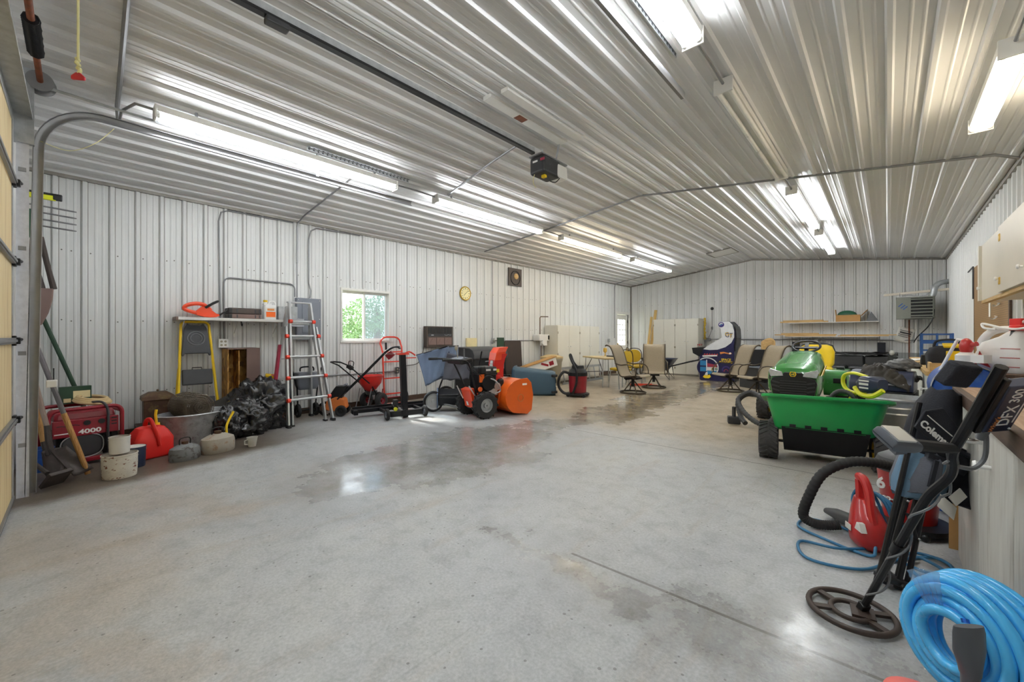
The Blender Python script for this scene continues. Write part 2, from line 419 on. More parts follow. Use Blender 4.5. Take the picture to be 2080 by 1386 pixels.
def floor_mat():
    m, nt, bs = base_mat('floor_concrete')
    tc = N(nt, 'ShaderNodeTexCoord'); P = tc.outputs['Object']
    def noise(sc, det=5, rough=.6, src=P, dist=0):
        n = N(nt, 'ShaderNodeTexNoise', Scale=float(sc), Detail=float(det), Roughness=rough, Distortion=float(dist)); L(nt, src, n.inputs['Vector']); return n
    w1 = noise(1.1, 6, .65); w2 = noise(5, 5, .7)
    a = N(nt, 'ShaderNodeVectorMath', operation='SUBTRACT'); L(nt, w1.outputs['Color'], a.inputs[0]); a.inputs[1].default_value = (.5, .5, .5)
    sc = N(nt, 'ShaderNodeVectorMath', operation='MULTIPLY'); L(nt, a.outputs[0], sc.inputs[0]); sc.inputs[1].default_value = (1.5, 1.5, 0)
    a2 = N(nt, 'ShaderNodeVectorMath', operation='SUBTRACT'); L(nt, w2.outputs['Color'], a2.inputs[0]); a2.inputs[1].default_value = (.5, .5, .5)
    sc2 = N(nt, 'ShaderNodeVectorMath', operation='MULTIPLY'); L(nt, a2.outputs[0], sc2.inputs[0]); sc2.inputs[1].default_value = (.22, .22, 0)
    p1 = N(nt, 'ShaderNodeVectorMath', operation='ADD'); L(nt, P, p1.inputs[0]); L(nt, sc.outputs[0], p1.inputs[1])
    p2 = N(nt, 'ShaderNodeVectorMath', operation='ADD'); L(nt, p1.outputs[0], p2.inputs[0]); L(nt, sc2.outputs[0], p2.inputs[1])
    PW = p2.outputs[0]
    def mth(op, x, y=None, cl=False):
        n = N(nt, 'ShaderNodeMath', operation=op); n.use_clamp = cl
        for i, q in enumerate((x, y)):
            if q is None: continue
            if isinstance(q, (int, float)): n.inputs[i].default_value = q
            else: L(nt, q, n.inputs[i])
        return n.outputs[0]
    def capsule(ax, ay, bx, by, r, soft=.5, src=PW):
        A = (ax, ay, 0); D = (bx-ax, by-ay, 0); dd = D[0]**2+D[1]**2
        pa = N(nt, 'ShaderNodeVectorMath', operation='SUBTRACT'); L(nt, src, pa.inputs[0]); pa.inputs[1].default_value = A
        dt = N(nt, 'ShaderNodeVectorMath', operation='DOT_PRODUCT'); L(nt, pa.outputs[0], dt.inputs[0]); dt.inputs[1].default_value = D
        h = mth('DIVIDE', dt.outputs['Value'], dd, True)
        s = N(nt, 'ShaderNodeVectorMath', operation='SCALE'); s.inputs[0].default_value = D; L(nt, h, s.inputs['Scale'])
        e = N(nt, 'ShaderNodeVectorMath', operation='SUBTRACT'); L(nt, pa.outputs[0], e.inputs[0]); L(nt, s.outputs[0], e.inputs[1])
        ln = N(nt, 'ShaderNodeVectorMath', operation='LENGTH'); L(nt, e.outputs[0], ln.inputs[0])
        mr = N(nt, 'ShaderNodeMapRange', interpolation_type='SMOOTHSTEP'); L(nt, ln.outputs['Value'], mr.inputs[0])
        mr.inputs[1].default_value = r; mr.inputs[2].default_value = r*(1-soft); mr.inputs[3].default_value = 0; mr.inputs[4].default_value = 1
        return mr.outputs[0]
    def mx(*a):
        o = a[0]
        for q in a[1:]: o = mth('MAXIMUM', o, q)
        return o
    def mixc(fac, c1, c2):
        n = N(nt, 'ShaderNodeMix', data_type='RGBA')
        L(nt, fac, n.inputs[0])
        for i, q in ((6, c1), (7, c2)):
            if isinstance(q, tuple): n.inputs[i].default_value = rgba(q)
            else: L(nt, q, n.inputs[i])
        return n.outputs[2]
    # painted grey slab with scuffs, bare tan concrete further in
    big = noise(.9, 6, .6, dist=.4)
    paint = ramp(nt, big.outputs['Fac'], [(.3, s2l('#a0a3a6')), (.52, s2l('#afb2b4')), (.75, s2l('#b8b9b7'))]).outputs[0]
    n3 = noise(2.3, 8, .7)
    bare = ramp(nt, n3.outputs['Fac'], [(.3, s2l('#93846e')), (.5, s2l('#a99c87')), (.8, s2l('#b8b1a3'))]).outputs[0]
    sx = N(nt, 'ShaderNodeSeparateXYZ'); L(nt, PW, sx.inputs[0])
    far = N(nt, 'ShaderNodeMapRange', interpolation_type='SMOOTHSTEP'); L(nt, sx.outputs['Y'], far.inputs[0]); far.inputs[1].default_value = 4.0; far.inputs[2].default_value = 5.6
    # bands of wear along the room, where wheels run
    st = N(nt, 'ShaderNodeMapping'); st.inputs['Scale'].default_value = (2.2, .35, 1); st.inputs['Rotation'].default_value = (0, 0, .25); L(nt, P, st.inputs[0])
    n4 = noise(1.6, 7, .68, st.outputs[0]); sm = ramp(nt, n4.outputs['Fac'], [(.55, (0, 0, 0)), (.72, (.55, .55, .55))]).outputs[0]
    col = mixc(far.outputs[0], paint, bare)
    col = mixc(sm, col, s2l('#a4988a'))
    # bare brown dirt along the left wall
    p3 = N(nt, 'ShaderNodeVectorMath', operation='ADD'); L(nt, P, p3.inputs[0]); L(nt, sc2.outputs[0], p3.inputs[1]); sy = N(nt, 'ShaderNodeSeparateXYZ'); L(nt, p3.outputs[0], sy.inputs[0])
    ex = mth('ADD', sy.outputs['X'], mth('MULTIPLY', sy.outputs['Y'], .3))
    dr = N(nt, 'ShaderNodeMapRange', interpolation_type='SMOOTHSTEP'); L(nt, ex, dr.inputs[0]); dr.inputs[1].default_value = -4.46; dr.inputs[2].default_value = -4.72
    dfar = N(nt, 'ShaderNodeMapRange', interpolation_type='SMOOTHSTEP'); L(nt, sy.outputs['Y'], dfar.inputs[0]); dfar.inputs[1].default_value = 2.5; dfar.inputs[2].default_value = 1.3
    dirt = mth('MULTIPLY', dr.outputs[0], dfar.outputs[0])
    col = mixc(mth('MULTIPLY', dirt, .92), col, s2l('#564838'))
    dx2 = N(nt, 'ShaderNodeMapRange', interpolation_type='SMOOTHSTEP'); L(nt, sx.outputs['X'], dx2.inputs[0]); dx2.inputs[1].default_value = -6.0; dx2.inputs[2].default_value = -6.5
    col = mixc(mth('MULTIPLY', dx2.outputs[0], .7), col, s2l('#75664f'))
    # tan drag marks near the overhead door
    tanm = mx(capsule(-3.75, -.1, -2.6, .25, .5, .9), capsule(-4.4, .3, -3.3, .8, .35, .9), capsule(-2.3, .05, -1.6, .2, .2, .9))
    col = mixc(mth('MULTIPLY', tanm, .34), col, s2l('#a5937c'))
    # water: a big patch mid floor, a run down the bay, a strip along the joint
    wet = mx(capsule(-3.5, 1.75, -3.6, 3.6, .85, .6), capsule(-3.1, 2.3, -3.0, 3.0, .65, .6), capsule(-3.45, 4.4, -3.25, 5.6, .5, .6), capsule(-3.2, 5.6, -3.4, 8.2, .7, .5), capsule(-3.4, 8.2, -3.3, 12.2, .55, .5))
    joint = mx(capsule(-1.75, 1.82, -1.0, 1.78, .13, .8), capsule(-1.2, 1.8, .3, 1.85, .24, .8), capsule(-.3, 1.85, .4, 1.8, .4, .8))
    wcol = mixc(far.outputs[0], ramp(nt, n3.outputs['Fac'], [(.3, s2l('#655e54')), (.7, s2l('#88857d'))]).outputs[0], ramp(nt, n3.outputs['Fac'], [(.3, s2l('#4f4334')), (.7, s2l('#7d705d'))]).outputs[0])
    patch = noise(2.6, 6, .7); pm = ramp(nt, patch.outputs['Fac'], [(.36, (.25, .25, .25)), (.62, (.95, .95, .95))]).outputs[0]
    wd = mth('MULTIPLY', wet, pm)
    col = mixc(mth('MULTIPLY', wd, .8), col, wcol)
    jn = mth('MULTIPLY', joint, ramp(nt, patch.outputs['Fac'], [(.4, (.3, .3, .3)), (.65, (1, 1, 1))]).outputs[0])
    col = mixc(mth('MULTIPLY', jn, .75), col, s2l('#6f6a62'))
    # sawn joint, specks and pits
    jl = mx(capsule(-1.3, 1.9, 1, 1.99, .012, .5, P), capsule(-5.6, 4.45, .6, 4.5, .012, .5, P), capsule(-2.9, 8.9, -2.8, 13, .012, .5, P))
    col = mixc(mth('MULTIPLY', jl, .7), col, s2l('#55504a'))
    vo = N(nt, 'ShaderNodeTexVoronoi', Scale=26.0); L(nt, P, vo.inputs['Vector'])
    sp = N(nt, 'ShaderNodeSeparateColor'); L(nt, vo.outputs['Color'], sp.inputs[0])
    on = mth('GREATER_THAN', sp.outputs[0], .6); sz = mth('LESS_THAN', vo.outputs['Distance'], mth('MULTIPLY', sp.outputs[1], .2))
    col = mixc(mth('MULTIPLY', mth('MULTIPLY', on, sz), .55), col, s2l('#55524c'))
    md = noise(7, 8, .72, dist=.5); mr_ = ramp(nt, md.outputs['Fac'], [(.34, (.8, .8, .79)), (.5, (1, 1, 1)), (.68, (1.1, 1.1, 1.1))]).outputs[0]
    mm = N(nt, 'ShaderNodeMix', data_type='RGBA', blend_type='MULTIPLY'); mm.inputs[0].default_value = .85; L(nt, col, mm.inputs[6]); L(nt, mr_, mm.inputs[7]); col = mm.outputs[2]
    s2 = N(nt, 'ShaderNodeMapping'); s2.inputs['Scale'].default_value = (14, 1.1, 1); s2.inputs['Rotation'].default_value = (0, 0, -.95); L(nt, P, s2.inputs[0])
    n5 = noise(1.3, 6, .7, s2.outputs[0]); s5 = ramp(nt, n5.outputs['Fac'], [(.62, (0, 0, 0)), (.75, (.4, .4, .4))]).outputs[0]
    col = mixc(s5, col, s2l('#7d7a75'))
    fine = noise(70, 3, .6); fr = ramp(nt, fine.outputs['Fac'], [(.3, (.82, .82, .82)), (.7, (1.1, 1.1, 1.1))]).outputs[0]
    fm = N(nt, 'ShaderNodeMix', data_type='RGBA', blend_type='MULTIPLY'); fm.inputs[0].default_value = 1; L(nt, col, fm.inputs[6]); L(nt, fr, fm.inputs[7])
    L(nt, fm.outputs[2], bs.inputs['Base Color'])
    wr = mx(wet, mth('MULTIPLY', joint, .75))
    ro = N(nt, 'ShaderNodeMapRange'); L(nt, mth('MULTIPLY', wr, ramp(nt, w2.outputs['Fac'], [(.35, (.55, .55, .55)), (.6, (1, 1, 1))]).outputs[0]), ro.inputs[0])
    rb = N(nt, 'ShaderNodeMapRange'); L(nt, big.outputs['Fac'], rb.inputs[0]); rb.inputs[3].default_value = .34; rb.inputs[4].default_value = .56
    L(nt, rb.outputs[0], ro.inputs[3]); ro.inputs[4].default_value = .1
    L(nt, ro.outputs[0], bs.inputs['Roughness'])
    bm = N(nt, 'ShaderNodeBump', Distance=.004); L(nt, fine.outputs['Fac'], bm.inputs['Height']); L(nt, mth('SUBTRACT', .3, mth('MULTIPLY', wr, .27)), bm.inputs['Strength'])
    L(nt, bm.outputs[0], bs.inputs['Normal'])
floor_mat()
TUBE = 34
emit('tube_cool', (.94, .975, 1), TUBE); emit('tube_warm', (1, .85, .62), TUBE*.7); mat('tube_off', '#f0efea', .3)

# ---------------------------------------------------------------- the room
XL, XR, YF, YN = -6.87, 1.02, 13.74, -.42
EL, ER, RIDGE, XM = 3.10, 3.08, 3.58, -2.97
def ceil_z(x): return EL+(RIDGE-EL)*(x-XL)/(XM-XL) if x < XM else RIDGE+(ER-RIDGE)*(x-XM)/(XR-XM)
b = B(); b.bb(XL-.3, XR+.3, YN-.3, YF+.3, -.1, 0); struct(b.o('floor', 'floor_concrete', sm=0))
RIB = .2286
def profile(a0, a1, big=.024, small=.006, start=0, fl=.005):
    """breakpoints (position, height) of ribbed steel: one tall rib and two low ones every 9 inches"""
    o = [(a0, 0)]; k = math.floor((a0-start)/RIB)-1
    while True:
        x = start+k*RIB; k += 1
        if x > a1+RIB: break
        for dx, h in ((-.026, 0), (-.013, big), (.013, big), (.026, 0), (.082, 0), (.082+fl, small), (.107-fl, small), (.107, 0), (.142, 0), (.142+fl, small), (.167-fl, small), (.167, 0)):
            q = x+dx
            if a0 < q < a1: o.append((q, h))
    o.append((a1, 0)); return sorted(o)
# ceiling: both pitches in one sheet, ribs run the length of the building
b = B()
for x0, x1 in ((XL-.05, XM), (XM, XR+.05)):
    pr = profile(x0, x1, .026, .0035, .011, .009); A = []; D = []
    for x, h in pr: A.append(b.v((x, YN-.1, ceil_z(x)-h))); D.append(b.v((x, YF+.1, ceil_z(x)-h)))
    b.bridge(A, D, False)
for x0, x1 in ((XL-.1, XM), (XM, XR+.1)):
    b.loft([[(x0, y, ceil_z(x0)+.04), (x1, y, ceil_z(x1)+.04), (x1, y, ceil_z(x1)+.14), (x0, y, ceil_z(x0)+.14)] for y in (YN-.1, YF+.1)])
struct(b.o('ceiling', 'ceiling_steel', sm=0))
def ribwall(name, pt, a0, a1, ztop, holes=(), start=0, thick=None):
    """pt(a, h, z) maps along-wall position, inward height and z to world; holes are (a0, a1, z0, z1)"""
    b = B(); pr = profile(a0, a1, start=start); xs = dict(pr)
    for h in holes:
        for q in h[:2]: xs[q] = 0
    pr = sorted(xs.items())
    for (p, hp), (q, hq) in zip(pr, pr[1:]):
        mid = (p+q)/2; spans = [(0, None)]
        for h in holes:
            if h[0] < mid < h[1]: spans = ([(0, h[2])] if h[2] > 0 else [])+[(h[3], None)]
        for z0, z1 in spans:
            zp, zq = (ztop(p), ztop(q)) if z1 is None else (z1, z1)
            b.f([b.v(pt(p, hp, z0)), b.v(pt(q, hq, z0)), b.v(pt(q, hq, zq)), b.v(pt(p, hp, zp))])
    if thick:
        for a, c_, z0, z1 in thick: 
            P, Q = pt(a, -.02, z0), pt(c_, -.14, z1); b.bb(min(P[0], Q[0]), max(P[0], Q[0]), min(P[1], Q[1]), max(P[1], Q[1]), z0, z1)
    return struct(b.o(name, 'wall_steel', sm=0))
WIN = (3.07, 3.99, 1.15, 2.06); DOR = (12.68, 13.60, 0, 2.07)
ribwall('wall_left', lambda a, h, z: (XL+h, a, z), YN, YF, lambda a: EL+.03, (WIN, DOR), .05,
        [(YN, WIN[0], 0, EL), (WIN[1], DOR[0], 0, EL), (DOR[1], YF, 0, EL), (WIN[0], WIN[1], 0, WIN[2]), (WIN[0], WIN[1], WIN[3], EL), (DOR[0], DOR[1], DOR[3], EL)])
ribwall('wall_right', lambda a, h, z: (XR-h, a, z), YN, YF, lambda a: ER+.03, (), .1, [(YN, YF, 0, ER)])
ribwall('wall_far', lambda a, h, z: (a, YF-h, z), XL, XR, lambda a: ceil_z(a)+.03, (), .06, [(XL, XR, 0, 3.05)])
DX0, DX1, DH = -4.84, -1.06, 2.96
ribwall('wall_front', lambda a, h, z: (a, YN+h, z), XL, XR, lambda a: ceil_z(a)+.03, ((DX0+.05, DX1-.05, 0, DH-.05),), .02, [(XL, DX0+.05, 0, 3.05), (DX1-.05, XR, 0, 3.05)])
# screws in rows along the girts
def screws(par, pt, a0, a1, zs, holes=(), start=0, flip=0):
    b = B(); k = 0
    a = start+math.ceil((a0-start)/RIB)*RIB
    while a < a1:
        for z in zs:
            for da in (.05, .125) if (k % 4 == 0) else (.05,):
                q = a+da; zz = z+random.uniform(-.012, .012)
                if any(h[0]-.05 < q < h[1]+.05 and h[2]-.05 < zz < h[3]+.05 for h in holes): continue
                b.cyl(pt(q, 0, zz), pt(q, .006, zz), .0075, n=6)
        a += RIB; k += 1
    return struct(b.o('screw_row', 'screw', par, sm=0))
screws(bpy.data.objects['wall_left'], lambda a, h, z: (XL+h, a, z), YN+.1, YF-.1, (.55, 1.42, 2.22), (WIN, DOR), .05)
screws(bpy.data.objects['wall_far'], lambda a, h, z: (a, YF-h, z), XL+.1, XR-.1, (.55, 1.42, 2.35), (), .06)
screws(bpy.data.objects['wall_right'], lambda a, h, z: (XR-h, a, z), 3, YF-.1, (1.52, 2.4), (), .1)
# rib shade and grime drawn as dark strips at each tall rib's foot
def shade_grime_lines(par, pt, a0, a1, z1, holes=(), start=0):
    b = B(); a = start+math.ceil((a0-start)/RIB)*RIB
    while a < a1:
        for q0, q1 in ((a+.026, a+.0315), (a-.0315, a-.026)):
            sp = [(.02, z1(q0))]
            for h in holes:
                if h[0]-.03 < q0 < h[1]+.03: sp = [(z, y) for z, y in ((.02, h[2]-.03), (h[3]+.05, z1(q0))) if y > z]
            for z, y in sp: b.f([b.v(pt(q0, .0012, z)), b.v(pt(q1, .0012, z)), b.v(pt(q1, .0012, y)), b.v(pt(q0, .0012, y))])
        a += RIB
    return struct(b.o('shade_grime_line', 'seam', par, sm=0))
shade_grime_lines(bpy.data.objects['wall_left'], lambda a, h, z: (XL+h, a, z), YN+.1, YF-.1, lambda a: EL-.06, (WIN, DOR), .05)
shade_grime_lines(bpy.data.objects['wall_far'], lambda a, h, z: (a, YF-h, z), XL+.1, XR-.1, lambda a: ceil_z(a)-.06, (), .06)
# trims where ceiling meets wall, and base trims
def trim(n, a, d, m='trim_grey'):
    b = B(); b.bb(*a); return struct(b.o(n, m, sm=0))
trim('trim_1', (XL, XL+.035, YN, YF, EL-.06, EL-.005), 0); trim('trim_2', (XR-.035, XR, YN, YF, ER-.06, ER-.005), 0)
b = B()
for x0, x1 in ((XL, XM), (XM, XR)):
    b.loft([[(x0, y, ceil_z(x0)-.055), (x1, y, ceil_z(x1)-.055), (x1, y, ceil_z(x1)-.02), (x0, y, ceil_z(x0)-.02)] for y in (YF-.03, YF)])
struct(b.o('trim_3', 'trim_grey', sm=0))
trim('trim_4', (XL, XL+.03, YF-.03, YF, 0, EL), 0); trim('trim_5', (XR-.03, XR, YF-.03, YF, 0, ER), 0); trim('trim_6', (XL, XL+.03, YN, YN+.03, 0, EL), 0)
trim('baseboard_left', (XL, XL+.03, YN, DOR[0]-.05, 0, .09), 0, 'edge_brown'); trim('baseboard_far', (XL, XR, YF-.03, YF, 0, .06), 0)
# sliding window: deep white jamb, two sashes, screen on one side
w = bpy.data.objects.new('window_1', None); C.objects.link(w); w.location = (XL, WIN[0], WIN[2]); w['kind'] = 'structure'
W, H = WIN[1]-WIN[0], WIN[3]-WIN[2]
b = B()
b.bb(-.15, .028, -.01, .02, -.02, H+.02); b.bb(-.15, .028, W-.02, W+.01, -.02, H+.02); b.bb(-.15, .028, .02, W-.02, H-.02, H+.02); b.bb(-.15, .03, .02, W-.02, -.025, .015)
struct(b.o('window_frame', 'white_paint', w, sm=0, bev=.004))
b = B()
for y0, y1, x in ((.02, W*.5+.02, -.10), (W*.5-.02, W-.02, -.075)):
    for q in ((y0, y0+.035, .015, H-.02), (y1-.035, y1, .015, H-.02), (y0+.035, y1-.035, .015, .055), (y0+.035, y1-.035, H-.06, H-.02)): b.bb(x-.014, x+.014, *q)
struct(b.o('window_sash', 'white_plastic', w, sm=0))
b = B(); b.bb(-.102, -.098, .055, W*.5-.015, .055, H-.06); struct(b.o('window_glass', 'glass', w, sm=0))
b = B(); b.bb(-.077, -.073, W*.5+.015, W-.055, .055, H-.06); struct(b.o('window_screen', 'glass_screen', w, sm=0))
# side door with a nine-lite pane
d = bpy.data.objects.new('door_1', None); C.objects.link(d); d.location = (XL, DOR[0], 0); d['kind'] = 'structure'
W = DOR[1]-DOR[0]
b = B(); b.bb(-.14, .03, -.05, 0, 0, 2.12); b.bb(-.14, .03, W, W+.05, 0, 2.12); b.bb(-.14, .03, 0, W, 2.04, 2.12); struct(b.o('door_frame', 'white_paint', d, sm=0))
b = B(); x0, x1 = -.09, -.045
b.bb(x0, x1, .01, .17, .01, 2.03); b.bb(x0, x1, W-.17, W-.01, .01, 2.03); b.bb(x0, x1, .17, W-.17, .01, .95); b.bb(x0, x1, .17, W-.17, 1.86, 2.03)
struct(b.o('door_leaf', 'white_paint', d, sm=0, bev=.003))
b = B()
for i in range(1, 3): b.bb(-.08, -.055, .17+(W-.34)*i/3-.01, .17+(W-.34)*i/3+.01, .95, 1.86)
for i in range(1, 5): b.bb(-.08, -.055, .17, W-.17, .95+.91*i/5-.01, .95+.91*i/5+.01)
struct(b.o('door_muntin', 'white_paint', d, sm=0))
b = B(); b.bb(-.07, -.066, .17, W-.17, .95, 1.86); struct(b.o('door_glass', 'glass', d, sm=0))
b = B(); b.cyl((-.045, .08, 1.0), (.0, .08, 1.0), .012); b.sph((.012, .08, 1.0), .028); b.cyl((-.045, .08, 1.12), (-.02, .08, 1.12), .022); struct(b.o('door_handle', 'brass', d))
b = B()
for z in (.3, 1.05, 1.8): b.bb(-.05, -.035, W-.03, W+.01, z-.05, z+.05)
struct(b.o('door_hinge', 'dark_metal', d, sm=0))
# ground and one leafy tree outside the window
b = B(); b.bb(-30, XL-.15, -12, 26, -.2, -.12); o = struct(b.o('ground_outside', 'lawn', sm=0))
t = thing('leafy_tree', 'leafy green tree seen through the left pane of the window', 'tree', (-10.4, 5.6, -.12))
b = B(); b.tube([(0, 0, 0), (.05, .05, 1.0), (-.05, .1, 2.2)], [.14, .11, .06], 8); b.tube([(0, .05, 1.0), (.3, .5, 1.9)], [.05, .03], 6); b.o('trunk', 'bark', t)
b = B(); rnd = random.Random(3)
for k in range(14000):
    while 1:
        p = V((rnd.uniform(-1, 1), rnd.uniform(-1, 1), rnd.uniform(-1, 1)))
        if .35 < p.length < 1: break
    q = V((p.x*1.2, p.y*1.25, 1.2+p.z*1.3))
    if NZ.noise(q*1.6) < -.16: continue
    a = V((rnd.gauss(0, 1), rnd.gauss(0, 1), rnd.gauss(0, 1))).normalized(); c_ = a.orthogonal().normalized(); s_ = rnd.uniform(.025, .055)
    b.f([b.v(q+a*s_), b.v(q+c_*s_*.5), b.v(q-a*s_), b.v(q-c_*s_*.5)])
b.o('crown', 'leaf', t, sm=0)
# ================================================================ ceiling: lamps, opener, conduits, overhead door
def strip_light(x, y0, ln, z, tm, label, group=None):
    t = thing('strip_light', label, 'ceiling light', (x, y0, z), 0, group); top = ceil_z(x)-z-.022
    b = B(); b.bb(-.062, .062, 0, ln, .03, .085); 
    b.o('housing', 'white_paint', t, sm=0, bev=.002)
    pieces('end_plate', 'white_paint', t, [lambda b: b.bb(-.07, .07, -.004, .012, -.03, .088), lambda b: b.bb(-.07, .07, ln-.012, ln+.004, -.03, .088)], sm=0, bev=.003)
    for sx in (-.042, .042):
        b = B(); b.cyl((sx, .03, 0), (sx, ln-.03, 0), .019, n=14); b.o('lamp_tube', tm, t)
        for y in (.022, ln-.022): b = B(); b.cyl((sx, y-.012, 0), (sx, y+.012, 0), .0225, n=12); b.bb(sx-.014, sx+.014, y-.01, y+.01, 0, .04); b.o('lamp_holder', 'white_plastic', t)
    for y in (.3, ln-.3): b = B(); b.bb(-.012, .012, y-.01, y+.01, .08, top); b.o('hanger', 'zinc', t, sm=0)
    return t
g = 'tube lights in two rows along the ceiling'
strip_light(-4.77, .46, 2.4, 3.19, 'tube_cool', 'lit white tube light running just above the curved door track', g)
strip_light(-4.77, 3.5, 2.4, 3.19, 'tube_cool', 'lit white tube light between the door track end and the warm tube', g)
strip_light(-4.77, 6.56, 2.4, 3.19, 'tube_warm', 'lit warm yellowish tube light, third in the row over the left wall', g)
strip_light(-4.77, 9.64, 2.4, 3.19, 'tube_cool', 'lit white tube light farthest along the left row', g)
strip_light(-.96, .40, 2.42, 3.2, 'tube_cool', 'bright tube light at the top edge of the photo beside the angle iron', g)
strip_light(-.96, 3.5, 2.42, 3.2, 'tube_off', 'unlit twin-tube light with bare white tubes, second in the right row', g)
strip_light(-.96, 6.62, 2.42, 3.2, 'tube_cool', 'lit white tube light just beyond the cross conduit in the right row', g)
strip_light(-.96, 9.62, 2.42, 3.2, 'tube_cool', 'last lit tube light of the right row, near the far wall', g)
strip_light(.56, 3.82, 1.24, 2.94, 'tube_warm', 'short warm twin-tube light hanging over the workbench', g)

# conduits: thin grey pipes; each run is one thing
def conduit(label, pts, r=.011, name='conduit_pipe', m='zinc', clips=()):
    t = thing(name, label, 'conduit', pts[0]); o = V(pts[0])
    b = B(); b.tube([V(p)-o for p in pts], r, 8); b.o('pipe', m, t)
    if clips:
        b = B()
        for c in clips:
            p = V(c)-o; b.torus(p, r+.003, .004, (0, 0, 1) if len(c) == 3 else c[3:], 10, 4)
        b.o('strap', 'galv', t)
    return t
def cz(x, y, d=.035): return (x, y, ceil_z(x)-d)
conduit('grey conduit crossing the ceiling down to the curved track near the door', [cz(-2.95, .22), cz(-3.6, .22), cz(-4.3, .23), cz(-5.05, .24), (-5.1, .25, 3.19)], .018)
conduit('grey conduit on the ceiling from above the aluminium ladder to the left lamp row', [(-6.83, 2.36, 2.4), (-6.83, 2.36, 2.95), (-6.81, 2.37, 3.04), cz(-6.6, 2.38, .03), cz(-5.0, 2.42, .03)], .012)
conduit('grey conduit on the ceiling behind the door opener head', [cz(-4.75, 3.72), cz(-3.8, 3.6), cz(-3.15, 3.56)], .014)
conduit('long grey conduit crossing the whole ceiling to the right wall', [cz(-6.5, 6.1, .03), cz(-4.8, 6.2, .03), cz(XM, 6.25, .045), cz(-1.0, 6.3, .03), cz(.8, 6.35, .03), (.96, 6.36, 3.0)], .015)
conduit('thin grey conduit across the ceiling near the far left corner', [(-6.83, 12.48, 1.2), (-6.83, 12.48, 2.95), (-6.8, 12.5, 3.05), cz(-6.5, 12.5, .03), cz(-4.9, 12.45, .03)], .012)
for (y0, y1, x, w) in ((2.88, 3.5, -4.77, 'left tube row, first gap'), (5.92, 6.56, -4.77, 'left tube row, before the warm tube'), (8.98, 9.64, -4.77, 'left tube row, beyond the warm tube'), (2.84, 3.5, -.96, 'right tube row, before the unlit lamp'), (5.94, 6.62, -.96, 'right tube row, beyond the unlit lamp'), (9.06, 9.62, -.96, 'right tube row, last gap')):
    z = 3.19+.055
    conduit('short grey conduit joining two lamps in the '+w, [(x, y0, z), (x, (y0+y1)/2, z+.01), (x, y1, z)], .011)
conduit('grey conduit looping from the near lamp end to the conduit by the curved track', [(-4.77, .45, 3.245), (-4.8, .34, 3.26), (-4.95, .26, 3.22), (-5.06, .25, 3.15)], .012)
conduit('thin grey conduit rising from the warm bench lamp to the ceiling', [(.56, 3.8, 2.99), (.56, 3.4, 3.02), (.5, 2.7, 3.09)], .011)

# door opener: rail, head, hanger strap
t = thing('door_opener', 'grey and white overhead door opener hanging from the ceiling ridge', 'door opener', (-2.97, 3.75, 3.2))
b = B()
b.box((0, .02, .02), (.22, .32, .2)); b.o('motor_housing', 'dark_grey', t, sm=0, bev=.03, seg=3)
b = B(); b.box((.03, .21, .01), (.2, .2, .16), tx=.9); b.o('light_cover', 'white_plastic', t, sm=0, bev=.03, seg=3)
b = B(); b.bb(-.1, .1, -.16, .33, .12, .135); b.o('top_plate', 'zinc', t, sm=0)
b = B(); b.box((.09, -.145, .06), (.06, .012, .03)); b.o('signal_lamp', 'arcade_red', t, sm=0, bev=.004)
b = B(); b.box((-.02, -.142, .06), (.07, .006, .02)); b.o('badge', 'text_white', t, sm=0)
pieces('hanger_strap', 'galv', t, [lambda b: b.box((.1, .12, .2), (.025, .004, .26), (0, 14, 0)), lambda b: b.box((-.1, .12, .2), (.025, .004, .26), (0, -14, 0))], sm=0)
b = B(); b.tube(spl([(.06, -.02, -.08), (.07, .02, -.14), (.1, .09, -.145), (.12, .14, -.09)]), .006, 6); b.o('cable_loop', 'black_plastic', t)
b = B(); b.box((.03, -.04, -.095), (.05, .04, .03)); b.o('tag', 'yellow', t, sm=0)
b = B(); b.tube(spl([(-.04, -.12, -.05), (-.06, -.13, -.16), (-.02, -.13, -.24)]), .004, 5); b.o('cord', 'rope', t)
t = thing('opener_rail', 'long dark steel rail running from the opener head to the overhead door', 'rail', (-2.97, -.3, 3.36))
b = B(); b.bb(-.02, .02, 0, 3.85, -.02, .03); b.o('rail', 'galv', t, sm=0)
b = B(); b.bb(-.024, .024, .0, 3.85, -.042, -.0205); b.o('belt', 'black_plastic', t, sm=0)
b = B(); b.box((0, 1.2, -.06), (.07, .14, .04)); b.o('trolley', 'dark_grey', t, sm=0, bev=.008)
for x, y0, y1, w, lab in ((-2.57, 2.66, 3.9, .09, 'white painted mounting board on the ceiling, the one clear of the opener'), (-2.80, 2.66, 3.9, .11, 'white painted mounting board with a bare brown patch above the opener head')):
    t = thing('mounting_board', lab, 'board', (x, y0, ceil_z(x)-.044), 0, 'boards above the opener')
    b = B(); b.bb(-w/2, w/2, 0, y1-y0, -.012, .026); b.o('board', 'white_paint', t, sm=0, bev=.003)
    if w > .1: b = B(); b.bb(-w/2+.01, w/2-.015, .42, .55, -.0135, -.011); b.o('bare_patch', 'rust', t, sm=0, label='bare brown patch')
